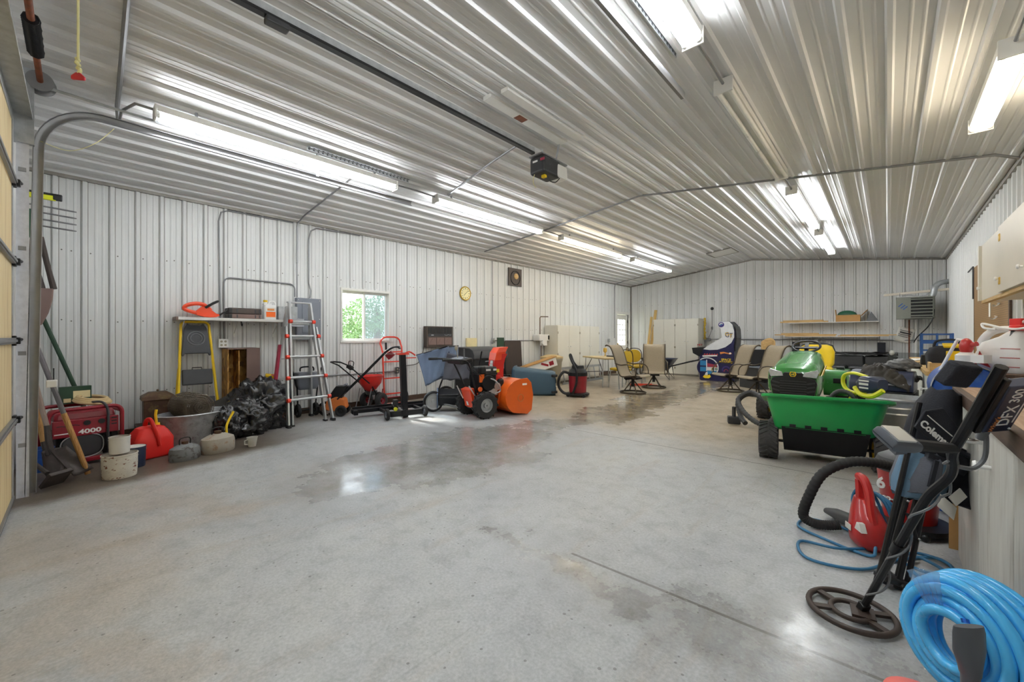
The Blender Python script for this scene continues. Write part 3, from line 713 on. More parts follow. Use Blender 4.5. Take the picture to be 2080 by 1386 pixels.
# emergency release
t = thing('release_cord', 'pale rope with a red pull handle hanging near the overhead door', 'pull cord', (-2.98, .0, 2.54))
b = B(); b.tube(spl([(.0, 0, .07), (.005, .0, .35), (.0, .0, .77)]), .005, 6); b.o('rope', 'rope', t)
b = B(); rnd = random.Random(5)
for k in range(9): b.sph((rnd.uniform(-.009, .009), rnd.uniform(-.007, .007), .012+.009*k), .009, 7, 5)
b.o('knot', 'rope', t)
b = B(); M0 = Mx.Rotation(R(43), 4, 'Z'); b.M = M0; b.prism([(-.033, -.021), (.033, -.027), (.036, -.012), (.009, .013), (-.009, .013), (-.033, -.003)], .012); b.o('pull_handle', 'red_rope', t, bev=.004)
# attic hatch
t = thing('ceiling_hatch', 'flat white hatch panel in the ceiling near the far wall ridge', 'hatch', (-3.05, 11.9, ceil_z(-3.05)-.025), 0)
a = math.degrees(math.atan((RIDGE-EL)/(XM-XL)))
b = B(); b.box((-.22, 0, -.025), (.6, .66, .016), (0, -a, 0)); b.o('panel', 'wall_white', t, sm=0)
b = B()
for q in ((-.52, 0, -.065, .03, .72), (.08, 0, .012, .03, .72)): b.box((q[0], q[1], q[2]), (q[3], q[4], .02), (0, -a, 0))
for y in (-.345, .345): b.box((-.22, y, -.026), (.6, .03, .02), (0, -a, 0))
b.o('rim', 'trim_grey', t, sm=0)
# perforated angle irons
def angle_iron(name, label, p, ln, ax, m='galv', w=.035):
    t = thing(name, label, 'angle iron', p)
    b = B()
    if ax == 'Y': b.bb(0, w, 0, ln, 0, .003); b.bb(0, .003, 0, ln, -w, 0)
    else: b.bb(-.017, .017, -.003, 0, 0, ln); b.bb(-.017, -.014, 0, .03, 0, ln)
    b.o('bar', m, t, sm=0)
    b = B()
    for k in range(int(ln/.05)):
        q = .025+k*.05
        if ax == 'Y': b.bb(.008, .026, q-.009, q+.009, -.0025, .0035); b.bb(-.001, .0035, q-.009, q+.009, -.026, -.01)
        else: b.bb(-.008, .008, -.0035, .0005, q-.009, q+.009)
    b.o('slot', 'dark_grey', t, sm=0)
    return t
angle_iron('angle_iron', 'perforated angle iron on the ceiling over the near left tube light', (-4.7, 1.72, 3.33), 1.3, 'Y')
angle_iron('angle_iron', 'short perforated strap hanging the curved door track in front of the tube light', (-4.78, 1.86, 3.07), .25, 'Z')
angle_iron('angle_iron', 'perforated angle iron on the ceiling beside the brightest tube light at the top edge', (-1.16, 1.5, 3.345), 1.55, 'Y')

# ---------------------------------------------------------------- overhead door, its tracks and spring
t = thing('overhead_door', 'tan panelled overhead garage door closed at the left edge', 'garage door', ((DX0+DX1)/2, -.335, 0))
hw = (DX1-DX0)/2; n = 5; sh = DH/n
for k in range(n):
    z0, z1 = k*sh+.012, (k+1)*sh
    b = B(); b.bb(-hw+.11, hw-.11, -.03, 0, z0+.004, z1-.004); p = b.o('panel', 'door_panel', t, sm=0)
    for x0, x1 in ((-hw+.055, -hw+.11), (hw-.11, hw-.055)): b = B(); b.bb(x0, x1, -.03, .006, z0+.004, z1-.004); b.o('end_stile', 'galv', p, sm=0)
    if k:
        b = B(); b.bb(-hw+.1, hw-.1, .002, .022, z0-.022, z0+.022); b.bb(-hw+.1, hw-.1, .022, .03, z0-.01, z0+.01); b.o('strut', 'zinc', t, sm=0, bev=.003)
        for sx in (-1, 1):
            b = B(); b.box((sx*(hw-.085), .012, z0), (.07, .02, .075)); b.cyl((sx*(hw-.09), .03, z0+.01), (sx*(hw-.01), .04, z0+.01), .012); b.box((sx*(hw-.06), .025, z0), (.05, .03, .05)); b.o('hinge', 'dark_metal', t, sm=0, bev=.004)
b = B(); b.bb(-hw+.05, hw-.05, .0, .1, DH-.055, DH-.05); b.bb(-hw+.05, hw-.05, .0, .005, DH-.13, DH-.05); b.bb(-hw+.05, hw-.05, .095, .1, DH-.075, DH-.05); b.o('header_strut', 'galv', t, sm=0)
b = B(); b.bb(-hw+.05, hw-.05, -.03, .012, .012, .035); b.o('bottom_rail', 'zinc', t, sm=0)
b = B(); b.bb(-hw+.05, hw-.05, -.035, .01, 0, .014); b.o('bottom_seal', 'rubber', t, sm=0)
def door_track(x, sg, label):
    t = thing('door_track', label, 'track', (x, -.25, 0), 0, 'overhead door tracks')
    # vertical + curve + horizontal roller channel
    path = [(0, 0, .02), (0, .02, 1.4), (0, .04, 2.68)]+[(0, .04+.36-.36*math.cos(R(a)), 2.68+.38*math.sin(R(a))) for a in range(8, 91, 8)]+[(0, .42, 3.06), (0, 3.4, 3.075)]
    b = B(); pts = [V(p) for p in path]; prev = None
    sec = [(-.03, 0), (-.03, .022), (-.012, .03), (.012, .03), (.03, .022), (.03, 0), (.026, 0), (.026, .019), (.01, .026), (-.01, .026), (-.026, .019), (-.026, 0)]
    rings = []
    for i, p in enumerate(pts):
        tt = (pts[min(i+1, len(pts)-1)]-pts[max(i-1, 0)]).normalized(); nrm = V((1, 0, 0)).cross(tt).normalized()
        rings.append([p+nrm*u+V((sg*w, 0, 0)) for u, w in sec])
    b.loft(rings, cap=True); b.o('roller_channel', 'zinc', t, sm=40)
    b = B(); b.bb(-.004, .0, -.064, -.006, .0, 2.72); b.bb(*sorted((0, sg*.08)), -.07, -.064, 0, 2.72)
    b.o('flag_angle', 'galv_bright', t, sm=0)
    for z in (.4, 1.1, 1.9, 2.5): b = B(); b.box((sg*.02, -.04, z), (.05, .04, .03)); b.o('bracket', 'zinc', t, sm=0)
    b = B(); b.bb(-.02, .02, -.09, .02, 2.7, 3.28); b.bb(-.03, .03, -.02, .0, 2.95, 3.25); b.o('bearing_plate', 'galv', t, sm=0)
    b = B(); b.tube([(0, -.05, 3.18), (0, 1.0, 3.16)], .012, 4); b.o('brace', 'galv', t, sm=0)
    return t
door_track(-4.82, -1, 'galvanised overhead door track curving from the left jamb along the ceiling')
door_track(-1.16, 1, 'galvanised overhead door track ending near the bright tube light at the top edge')
t = thing('lift_shaft', 'rusty torsion shaft with black spring and cable drum above the overhead door', 'door spring', ((DX0+DX1)/2, -.2, 3.2))
b = B(); b.cyl((-hw-.08, 0, 0), (hw+.08, 0, 0), .018, n=14); b.o('shaft', 'rust', t)
b = B(); b.tube([(-hw+.95-.45*i/240, .036*math.cos(i*.8), .036*math.sin(i*.8)) for i in range(240)], .007, 5); b.cyl((-hw+.5, 0, 0), (-hw+.95, 0, 0), .036, n=16); b.o('spring', 'black_metal', t)
for sx in (-1, 1): b = B(); b.lathe([(.02, -.04), (.085, -.04), (.085, -.032), (.06, -.028), (.06, .02), (.072, .03), (.075, .04), (.02, .04)], 24, (sx*(hw-.02), 0, 0), (1, 0, 0)); b.o('cable_drum', 'zinc', t)
t = thing('door_sensor', 'white safety sensor box on the overhead door track with red lead', 'sensor', (-4.78, -.16, .86))
b = B(); b.box((0, .02, 0), (.07, .06, .055)); b.o('case', 'white_plastic', t, sm=0, bev=.008)
b = B(); b.tube([(0, .03, .03), (.0, .03, .12)], .004, 5); b.o('lead', 'black_plastic', t)
tag(B().tube(spl([(-4.83, -.2, 2.75), (-5.0, -.05, 2.78), (-5.02, .1, 2.9), (-5.1, .22, 3.1)]), .003, 5).o('thin_wire', 'rope'), 'thin pale wire sagging from the door track to the ceiling conduit', 'wire')
# ================================================================ left wall: wiring, panel, shelf
WX = XL+.02
conduit('grey conduit down the left wall to the outlet behind the yellow stepladder', [(WX, 1.36, 1.2), (WX, 1.34, 2.85), (WX, 1.37, 2.98), (WX, 1.45, 3.02), (WX, 2.3, 3.03)], .011)
conduit('grey conduit bent in an arch over the shelf from outlet to breaker panel', [(WX, 1.41, 1.2), (WX, 1.40, 1.98)]+[(WX, 1.48-.08*math.cos(R(a)), 1.99+.08*math.sin(R(a))) for a in (20, 45, 70, 90)]+[(WX, 2.24, 2.06)]+[(WX, 2.25+.08*math.sin(R(a)), 1.98+.08*math.cos(R(a))) for a in (10, 35, 60, 85)]+[(WX, 2.33, 1.86)], .011)
conduit('grey conduit from the ceiling corner straight down into the breaker panel', [(WX, 2.36, 1.86), (WX, 2.36, 2.41)], .013)
conduit('grey conduit beside the breaker panel bending in at its top', [(WX, 2.56, 1.86), (WX, 2.57, 1.98), (WX, 2.54, 2.1), (WX, 2.54, 2.8), (WX, 2.57, 2.95), (WX, 2.66, 3.01), (WX, 3.4, 3.03)], .012)
conduit('grey conduit low along the left wall behind the red spreader', [(WX, 2.42, .585), (WX, 4.2, .585)], .011)
conduit('grey conduit down the left wall to the round-cornered junction box', [(WX, 6.68, 1.2), (WX, 6.68, 3.04)], .013)
conduit('grey conduit running level from the junction box to the white charger', [(WX, 6.73, 1.15), (WX, 8.35, 1.145)], .013)
t = thing('breaker_panel', 'grey breaker panel on the left wall behind the aluminium ladder', 'electrical panel', (XL+.02, 2.51, 1.515), 90)
b = B(); b.box((0, -.05, 0), (.37, .09, .66)); b.o('box', 'panel_grey', t, sm=0, bev=.004)
b = B(); b.box((.02, -.099, .03), (.25, .008, .5)); b.o('door', 'panel_grey', t, sm=0, bev=.003)
b = B()
for x in (-.16, .16):
    for z in (-.3, 0, .3): b.cyl((x, -.095, z), (x, -.102, z), .006, n=8)
b.o('cover_screw', 'text_white', t)
def outlet(label, y, z, n=2, m='white_plastic', x=WX, rz=90):
    t = thing('outlet_box', label, 'outlet', (x, y, z), rz)
    b = B(); b.box((0, -.022, 0), (.07*n*.5+.035, .045, .115)); b.o('box', 'galv', t, sm=0, bev=.004)
    b = B(); b.box((0, -.047, 0), (.075*n*.5+.04, .006, .12)); b.o('cover_plate', m, t, sm=0, bev=.004)
    for i in range(n):
        for z2 in (-.025, .025): b = B(); b.cyl(((i-(n-1)/2)*.046, -.049, z2), ((i-(n-1)/2)*.046, -.053, z2), .015, n=12); b.o('socket', 'beige', t)
    return t
outlet('white double outlet box on the left wall right of the yellow stepladder', 1.385, 1.14)
outlet('grey junction box on the left wall above the snow blower chute', 6.68, 1.15, 1, 'galv')
outlet('dark outlet box low on the left wall behind the red hand truck', 4.12, .6, 1, 'dark_grey')
# window air conditioner set in the wall
t = thing('air_conditioner', 'brown through-wall air conditioner with grille and wood-look panels', 'air conditioner', (XL+.02, 5.07, 1.235), 90)
b = B(); b.box((0, -.06, 0), (.66, .12, .43)); b.o('case', 'ac_brown', t, sm=0, bev=.008)
b = B(); b.box((0, -.122, .13), (.6, .012, .13)); gr = b.o('upper_grille', 'black_plastic', t, sm=0)
b = B()
for k in range(9): b.box((-.28+.07*k, -.13, .13), (.006, .006, .125))
b.o('grille_bar', 'ac_brown', gr, sm=0)
b = B(); b.box((0, -.122, .035), (.6, .008, .05)); b.o('control_strip', 'dark_grey', t, sm=0)
b = B(); b.tube(spl([(.1, -.128, .045), (.15, -.128, .03), (.2, -.128, .045), (.25, -.128, .035), (.27, -.128, .045)]), .004, 5); b.box((-.2, -.128, .035), (.06, .004, .016)); b.o('badge', 'alu', t)
for k in range(3):
    b = B(); b.box((-.2+.2*k, -.122, -.09), (.185, .012, .15)); b.prism([(-.29+.2*k, -.165), (-.2+.2*k, -.03), (-.11+.2*k, -.165)], .008, 'XZ', -.13); b.o('front_panel', 'brown', t, sm=0, bev=.003)
b = B(); b.tube(spl([(-.33, -.02, -.1), (-.36, -.03, -.3), (-.48, -.03, -.52), (-.75, -.04, -.56), (-.9, -.03, -.6)]), .008, 6); b.o('power_cord', 'rope_cord', t)
# clock
t = thing('round_clock', 'round gold wall clock on the left wall above the air conditioner', 'clock', (XL+.02, 5.83, 2.195), 90)
b = B(); b.lathe([(.155, 0), (.16, .02), (.15, .035), (.135, .03), (.135, .0)], 36, (0, 0, 0), (0, -1, 0)); b.o('rim', 'brass', t)
b = B(); b.cyl((0, 0, 0), (0, -.022, 0), .137, n=36); b.o('dial', 'clock_face', t)
b = B()
for k in range(12):
    a = R(30*k); b.box((.105*math.sin(a), -.024, .105*math.cos(a)), (.012, .003, .03 if k % 3 == 0 else .018), (0, 30*k, 0))
b.o('numeral', 'text_black', t, sm=0)
b = B(); b.box((-.025, -.028, -.025), (.008, .003, .075), (0, 45, 0)); b.o('hour_hand', 'text_black', t, sm=0)
b = B(); b.box((.035, -.031, .03), (.006, .003, .11), (0, 48, 0)); b.o('minute_hand', 'text_black', t, sm=0)
# exhaust fan plate
t = thing('exhaust_fan', 'dark square plate with a round tan centre high on the left wall', 'fan', (XL+.02, 7.45, 2.73), 90)
b = B(); b.box((0, -.02, 0), (.48, .03, .44)); b.o('plate', 'ac_brown', t, sm=0, bev=.004)
b = B(); b.torus((0, -.037, -.02), .17, .012, (0, 1, 0)); b.o('fan_ring', 'black_metal', t)
b = B(); b.lathe([(.075, 0), (.07, .02), (.03, .03), (.001, .03)], 24, (.02, -.035, .02), (0, -1, 0)); b.o('motor_cap', 'pine', t)
tag(B().box((XL+.045, 6.0, 1.04), (.05, .3, .34)).o('foam_board', 'foam', sm=0, bev=.01), 'pale yellow foam board against the left wall behind the black chest', 'board')
# shelf, brackets and what lies on it
SZ = 1.485
t = thing('plank_shelf', 'white plank shelf on the left wall above the yellow stepladder', 'shelf', (XL+.02, .86, SZ))
b = B(); b.bb(.0, .29, 0, 1.22, -.038, 0); b.o('board', 'white_paint', t, sm=0, bev=.003)
b = B(); b.bb(.0, .291, -.02, .002, -.039, .001); b.o('end_strip', 'brown', t, sm=0)
for y in (.07, .66, 1.16):
    b = B(); b.bb(0, .006, y-.012, y+.012, -.26, .1); b.bb(0, .25, y-.012, y+.012, -.045, -.039); b.tube([(.01, y, -.2), (.22, y, -.045)], .006, 6); b.o('bracket', 'white_paint', t, sm=0)
b = B(); b.tube(spl([(.2, .7, -.04), (.22, .7, -.09), (.25, .7, -.1), (.26, .7, -.07)]), .007, 6); b.o('hook', 'dark_metal', t)
# hedge trimmer
t = thing('hedge_trimmer', 'orange hedge trimmer with looped handle lying on the white wall shelf', 'hedge trimmer', (-6.68, 1.1, SZ), 90)
b = B()
b.tube(spl([(.12, 0, .1), (.06, 0, .165), (-.03, 0, .185), (-.13, 0, .16), (-.165, 0, .115), (-.12, 0, .085), (-.05, 0, .065), (.03, 0, .05)], 5), [.022]*6+[.026]*10+[.024]*20, 8)
b.loft([[(x, y, z) for x, y, z in ((x0, -w, z0), (x0, w, z0), (x0, w, z1), (x0, -w, z1))] for x0, w, z0, z1 in ((-.04, .03, .035, .09), (.02, .045, .015, .15), (.1, .05, .006, .12), (.17, .045, .01, .06), (.21, .025, .03, .05))])
b.o('body', 'orange_red', t, bev=.012, seg=2)
b = B(); b.tube(spl([(.05, -.05, .13), (.1, -.06, .17), (.17, -.06, .215), (.19, -.02, .225), (.15, .05, .2), (.08, .05, .14)]), .016, 8); b.o('front_handle', 'black_plastic', t)
b = B(); b.box((.28, 0, .09), (.2, .035, .02), (0, -35, 0)); b.o('blade_guard', 'black_plastic', t, sm=0, bev=.005)
# tool cases
for k, (z, h, m, lab) in enumerate(((0, .062, 'brown', 'flat greyish brown case lying under the darker case on the shelf'), (.063, .085, 'case_brown', 'dark brown tool case lying on top of the flat case on the shelf'))):
    t = thing('tool_case', lab, 'case', (-6.69, 1.6, SZ+z), 90, 'cases on the wall shelf')
    b = B(); b.box((0, 0, h/2), (.4, .2, h)); b.o('shell', m, t, sm=0, bev=.014, seg=3)
    b = B(); b.box((-.18, 0, h/2), (.05, .205, h*.94)); b.o('end_cap', 'black_plastic', t, sm=0, bev=.01)
    b = B()
    for x in (-.1, .12, .17): b.box((x, -.1025, h/2), (.012, .006, h*.7))
    b.o('latch', 'dark_grey', t, sm=0)
# white jug
t = thing('chemical_jug', 'white jug with orange label and yellow cap on the wall shelf', 'jug', (-6.7, 1.93, SZ), 90)
b = B(); b.loft([rr for rr in [[(x*1, y, z) for x, y in rrect(-.085+d, .085-d, -.06+d, .06-d, .03-d*.3)] for z, d in ((0, .004), (.02, 0), (.19, 0), (.215, .012))]]); b.loft([[(x, y, z) for x, y in rrect(-.085, .02, -.04, .04, .015)] for z in (.21, .235)]); b.cyl((-.055, 0, .23), (-.055, 0, .262), .024, n=14)
b.tube(spl([(-.02, 0, .22), (.0, 0, .262), (.05, 0, .27), (.075, 0, .24), (.075, 0, .19)]), .014, 8); b.o('bottle', 'white_plastic', t, sm=50)
b = B(); b.cyl((-.055, 0, .255), (-.055, 0, .285), .028, n=14); b.o('cap', 'yellow', t)
b = B(); b.box((0, -.0612, .1), (.13, .002, .15)); lb = b.o('label', 'paper', t, sm=0)
b = B(); b.box((0, -.0628, .075), (.12, .002, .075)); b.o('label_print', 'orange', lb, sm=0)
b = B(); b.box((0, -.0628, .145), (.09, .002, .03)); b.o('label_title', 'text_orange', lb, sm=0)
# metal boxes behind the ladder top
t = thing('metal_box', 'small galvanised metal box on the shelf end behind the ladder top', 'box', (-6.7, 2.06, SZ), 90)
b = B(); b.box((-.0, 0, .1), (.07, .18, .2)); b.o('box', 'galv', t, sm=0, bev=.003)
t = thing('duct_piece', 'shiny galvanised duct piece standing on the wall bracket behind the ladder', 'duct', (-6.62, 2.22, SZ-.1), 90)
b = B(); b.box((0, 0, .06), (.26, .2, .12)); b.o('box', 'galv_bright', t, sm=0, bev=.003)
b = B(); b.cyl((-.02, 0, .12), (-.02, 0, .3), .085, n=20, cap=False); b.o('pipe', 'galv', t)
# ================================================================ floor along the left wall
# yellow step stool ladder leaning under the shelf
t = thing('step_ladder', 'yellow folding stepladder with black treads leaning under the wall shelf', 'ladder', (-6.45, 1.06, 0), 90, rot=(-12, 0, 90))
w0, w1, hh = .225, .14, 1.47
pts = [(-w0, 0, 0), (-w1-.01, 0, hh-.09)]+[(-w1+.06-.06*math.cos(R(a))-.01, 0, hh-.07+.06*math.sin(R(a))) for a in (20, 45, 70, 90)]
pts = pts+[(-p[0], p[1], p[2]) for p in pts[::-1]]
b = B(); b.tube(pts, .0155, 10); b.o('front_frame', 'yellow', t)
for sx in (-1, 1): b = B(); b.tube([(sx*(w0+.03), .05, .0), (sx*(w0-.045), .05, .85)], .013, 8); b.tube([(sx*(w0-.03), .02, .45), (sx*(w0-.005), .05, .45)], .009, 6); b.o('rear_leg', 'yellow', t)
b = B(); b.prism([(-.12, hh-.44), (-.135, hh-.47), (-.15, hh-.47), (-.155, hh-.45), (-.12, hh-.1), (-.085, hh-.04), (-.05, hh-.06), (.05, hh-.06), (.085, hh-.04), (.12, hh-.1), (.155, hh-.45), (.15, hh-.47), (.135, hh-.47), (.12, hh-.44)], .03, 'XZ', -.012); tp = b.o('top_tray', 'dark_grey', t, sm=0, bev=.006)
b = B(); b.torus((0, -.03, hh-.24), .09, .006, (0, 1, 0)); b.torus((0, -.03, hh-.24), .06, .005, (0, 1, 0)); b.o('cup_ring', 'mid_grey', tp)
for z in (.62, .26):
    k = .185-.06*z/1.4; b = B(); b.loft([[(-k, -.03, z), (k, -.03, z), (k, .02, z), (-k, .02, z)], [(-k, -.03, z+.2), (k, -.03, z+.2), (k, .02, z+.2), (-k, .02, z+.2)]]); tr = b.o('tread', 'dark_grey', t, sm=0, bev=.012)
    b = B(); b.tube([(-.05, 0, z+.2), (-.05, -.0, z+.225), (.05, 0, z+.225), (.05, 0, z+.2)], .006, 6); b.o('pull', 'black_metal', tr)
# brown open cabinet with OSB inside
t = thing('open_cabinet', 'brown open box cabinet with bare chipboard inside below the shelf', 'cabinet', (-6.66, 1.55, .0), 90)
b = B(); b.bb(-.18, .2, .14, .17, .0, 1.06); b.bb(-.18, -.165, -.15, .14, .0, 1.06); b.bb(-.05, -.035, -.13, .14, 0, 1.04); b.o('chipboard', 'osb', t, sm=0)
b = B(); b.bb(-.18, .2, -.16, .17, 1.06, 1.075); b.bb(.185, .2, -.15, .14, 0, 1.06); b.bb(.04, .2, -.165, -.15, 0, 1.06); b.o('shell', 'brown', t, sm=0)
# generator
t = thing('generator', 'red portable generator with black oval engine cover in the left corner', 'generator', (-5.85, .02, 0), 101)
b = B()
for y in (-.2, .2):
    b.tube([(p[0], y, p[1]) for p in rrect(-.25, .25, .05, .54, .07, 5)], .018, 8, closed=True)
for x in (-.25, .25):
    for z in (.14, .48): b.cyl((x, -.2, z), (x, .2, z), .015)
b.o('frame', 'red_dark', t)
b = B(); b.box((0, 0, .47), (.43, .36, .09), tx=.92, ty=.86); b.o('fuel_tank', 'red_dark', t, sm=0, bev=.025, seg=3)
b = B(); b.box((0, -.19, .36), (.45, .03, .16)); cp = b.o('control_panel', 'red_dark', t, sm=0, bev=.006)
b = B(); b.text('4000', .058, (.02, -.206, .318), (90, 0, 0), .002, bold=.002, sx=1.35); b.box((-.15, -.2065, .318), (.13, .003, .01)); b.o('lettering', 'text_white', cp, sm=0)
for x in (.0, .1): b = B(); b.cyl((x, -.2, .4), (x, -.215, .4), .024, n=16); b.o('socket', 'dark_metal', cp)
for k in range(3): b = B(); b.box((.19, -.206, .36+.03*k), (.04, .006, .012)); b.o('breaker', 'dark_metal', cp, sm=0)
b = B(); b.tube([(-.2+.03*k, -.208, .39+.006*math.sin(k*2.2)) for k in range(6)], .003, 4); b.o('badge', 'text_black', cp)
b = B(); b.lathe([(1, 0), (1, .05), (.85, .075), (.001, .08)], 32, (-.03, -.14, .19), (0, -1, 0), sx=.13, sy=.1) if False else b.prism([(-.03+.14*math.copysign(abs(math.cos(a))**.7, math.cos(a)), .18+.105*math.copysign(abs(math.sin(a))**.7, math.sin(a))) for a in [2*PI*k/32 for k in range(32)]], .06, 'XZ', -.17); b.o('engine_cover', 'dark_grey', t, bev=.012, seg=3)
b = B(); b.tube([(-.03+.145*math.copysign(abs(math.cos(a))**.7, math.cos(a)), -.2, .18+.11*math.copysign(abs(math.sin(a))**.7, math.sin(a))) for a in [2*PI*k/32 for k in range(32)]], .005, 6, closed=True); b.o('cover_rim', 'alu', t)
b = B(); b.box((.02, .02, .2), (.42, .28, .24)); b.cyl((.14, -.17, .2), (.14, .1, .2), .06, n=16); b.box((.2, -.15, .22), (.05, .06, .12)); b.o('engine_block', 'dark_metal', t, sm=0, bev=.01)
b = B(); b.tube(spl([(.04, -.02, .57), (.1, -.2, .585), (.14, -.225, .5), (.14, -.225, .25), (.15, -.22, .1)]), .011, 8); b.o('cable', 'dark_grey', t)
b = B(); b.box((0, -.2, .045), (.52, .04, .04)); b.o('skid', 'red_dark', t, sm=0, bev=.006)
for x in (-.22, .22):
    for y in (-.2, .2): b = B(); b.cyl((x, y, 0), (x, y, .035), .022); b.o('rubber_foot', 'rubber', t)
t = thing('seed_box', 'green and yellow seed box standing on top of the red generator', 'box', (-5.98, -.02, .56), 100)
b = B(); b.box((0, 0, .085), (.22, .06, .17)); b.o('carton', 'green_dark', t, sm=0)
b = B(); b.box((.04, -.0315, .09), (.12, .003, .07)); b.box((-.06, -.0315, .035), (.05, .003, .04)); b.o('print', 'foam', t, sm=0)
t = thing('coiled_strap', 'tan coiled rope lying on top of the generator beside the seed box', 'rope', (-5.9, .1, .56), 0)
b = B()
for k in range(3): b.torus((0, .0, .018+.016*k), .13-.012*k, .016, (.1, .15, 1), 28, 6)
b.o('coil', 'tan', t)
# cans
def pail(label, loc, r, h, m, lid=None, name='paint_can', bail=True):
    t = thing(name, label, 'can', loc)
    b = B(); b.lathe([(r*.94, 0), (r*.95, .004), (r, h*.5), (r*1.0, h-.012), (r*1.04, h-.008), (r*1.04, h), (r*.98, h), (r*.96, h-.02), (.001, h-.02)], 28); b.o('body', m, t)
    if lid: b = B(); b.lathe([(.001, h-.012), (r*.9, h-.012), (r*.97, h-.004), (r*.97, h+.002)], 28, cap=False); b.o('lid', lid, t)
    if bail: b = B(); b.torus((0, 0, h*.8), r*1.03, .003, (.35, 0, 1), 24, 5, PI, 0); b.o('bail', 'zinc', t)
    return t
pail('rust-stained white pail on the floor in front of the generator', (-4.95, .25, 0), .118, .2, 'rusty_white', 'old_tan')
pail('clean white can stacked on the rust-stained pail', (-4.97, .25, .202), .07, .145, 'white_paint', 'old_tan')
pail('dark blue can standing just behind the rust-stained pail', (-5.22, .36, 0), .085, .19, 'navy', 'white_paint')
# red jerry can
t = thing('jerry_can', 'red plastic fuel can with yellow spout beside the generator', 'fuel can', (-5.52, .5, 0), 108)
b = B(); b.loft([[(x, y, z) for x, y in rrect(-a, a, -c_, c_, r_)] for z, a, c_, r_ in ((0, .155, .1, .03), (.015, .165, .115, .035), (.19, .165, .115, .035), (.26, .13, .1, .035), (.305, .1, .075, .03), (.318, .07, .05, .03))])
b.o('body', 'red_jug', t, sm=28, bev=.008, seg=3)
b = B(); b.tube(spl([(.03, -.112, .12), (.01, -.11, .24), (-.01, -.09, .33), (-.015, -.04, .385), (-.02, .02, .37), (-.02, .06, .3)]), .022, 10, fl=.8); b.o('handle', 'red_jug', t)
b = B(); b.cyl((.07, .03, .29), (.065, .03, .33), .03); b.tube([(.068, .03, .32), (.06, .03, .42), (.066, .03, .47)], .013, 8); b.o('spout', 'yellow', t)
# low metal cans
def lowcan(label, loc, r, h, m, rz, spout=False):
    t = thing('metal_gas_can', label, 'gas can', loc, rz)
    b = B(); b.lathe([(r*.95, 0), (r, .012), (r, h*.55), (r*.93, h*.75), (r*.5, h*.93), (.001, h)], 32, sx=1, sy=.72); b.o('body', m, t)
    b = B(); b.cyl((0, 0, h*.9), (0, 0, h+.02), r*.2, n=14); b.o('cap', 'copper', t)
    b = B(); b.tube(spl([(-r*.35, 0, h*.92), (-r*.3, 0, h+.05), (r*.3, 0, h+.05), (r*.35, 0, h*.92)]), .005, 6); b.o('carry_handle', 'dark_metal', t)
    if spout: b = B(); b.tube(spl([(r*.55, 0, h*.85), (r*.55, 0, h+.05), (r*.72, 0, h+.12), (r*1.0, 0, h+.2)]), .012, 8); b.o('spout', 'yellow', t, label='yellow spout')
    return t
lowcan('low round grey gas can with rust blotch beside the red fuel can', (-5.16, .73, 0), .135, .16, 'old_grey', 110)
lowcan('low round tan gas can with yellow spout in front of the washtub', (-5.26, 1.02, 0), .165, .2, 'old_tan', 110, True)
t = thing('measuring_cup', 'clear plastic measuring cup on the floor by the trash bags', 'cup', (-5.22, 1.33, 0), 110)
b = B(); b.lathe([(.001, .004), (.035, .004), (.037, 0), (.053, .1), (.056, .1), (.056, .104), (.052, .104), (.035, .008), (.001, .008)], 24, cap=False); b.o('cup', 'jug_clear', t)
b = B(); b.tube([(-.052, 0, .085), (-.085, 0, .08), (-.085, 0, .04), (-.043, 0, .03)], .006, 6); b.o('handle', 'jug_clear', t)
# copper coloured lantern box on a crate behind the fuel can
t = thing('wooden_crate', 'dark low crate behind the red fuel can carrying the copper box', 'crate', (-6.5, .68, 0), 90)
b = B(); b.box((0, 0, .09), (.44, .3, .18)); b.o('crate', 'dark_brown', t, sm=0, bev=.004)
t = thing('copper_box', 'old copper coloured box with peaked lid behind the red fuel can', 'box', (-6.5, .66, .185), 90)
b = B(); b.box((0, 0, .15), (.27, .2, .3)); b.o('body', 'copper', t, sm=0, bev=.006)
b = B(); b.loft([[(x, y, z) for x, y in ((-a, -c_), (a, -c_), (a, c_), (-a, c_))] for z, a, c_ in ((.29, .155, .12), (.33, .15, .115), (.38, .08, .05))]); b.sph((0, 0, .395), .014, 8, 6); b.o('lid', 'copper', t, sm=0)
# washtub with wire roll
t = thing('wash_tub', 'oval galvanised fluted tub behind the low gas cans', 'tub', (-5.92, .93, 0), 105)
pr = []; b = B(); n = 64
for z, r_, fl in ((0, .26, 0), (.02, .265, 1), (.28, .3, 1), (.3, .305, 0), (.34, .315, 0), (.35, .325, 0), (.36, .315, 0), (.345, .3, 0), (.05, .25, 0)):
    pr.append([b.v((r_*1.12*(1+.012*fl*math.cos(24*2*PI*k/n))*math.cos(2*PI*k/n), r_*.78*(1+.012*fl*math.cos(24*2*PI*k/n))*math.sin(2*PI*k/n), z)) for k in range(n)])
for p, q in zip(pr, pr[1:]): b.bridge(p, q)
b.f(pr[0][::-1]); b.f(pr[-1]); b.o('tub', 'tub_metal', t, sm=50)
b = B(); b.tube([(.345, -.04, .31), (.375, -.04, .29), (.375, .04, .29), (.345, .04, .31)], .008, 6); b.o('handle', 'dark_metal', t)
t = thing('wire_roll', 'rusty roll of wire mesh lying across the galvanised tub', 'wire mesh', (-5.94, .9, .42), 105)
b = B()
for k in range(7):
    r_ = .03+.019*k
    for y in [-.2+.04*j for j in range(11)]: b.torus((0.02*math.sin(k), y, .0), r_, .0042, (0, 1, .0), 22, 4)
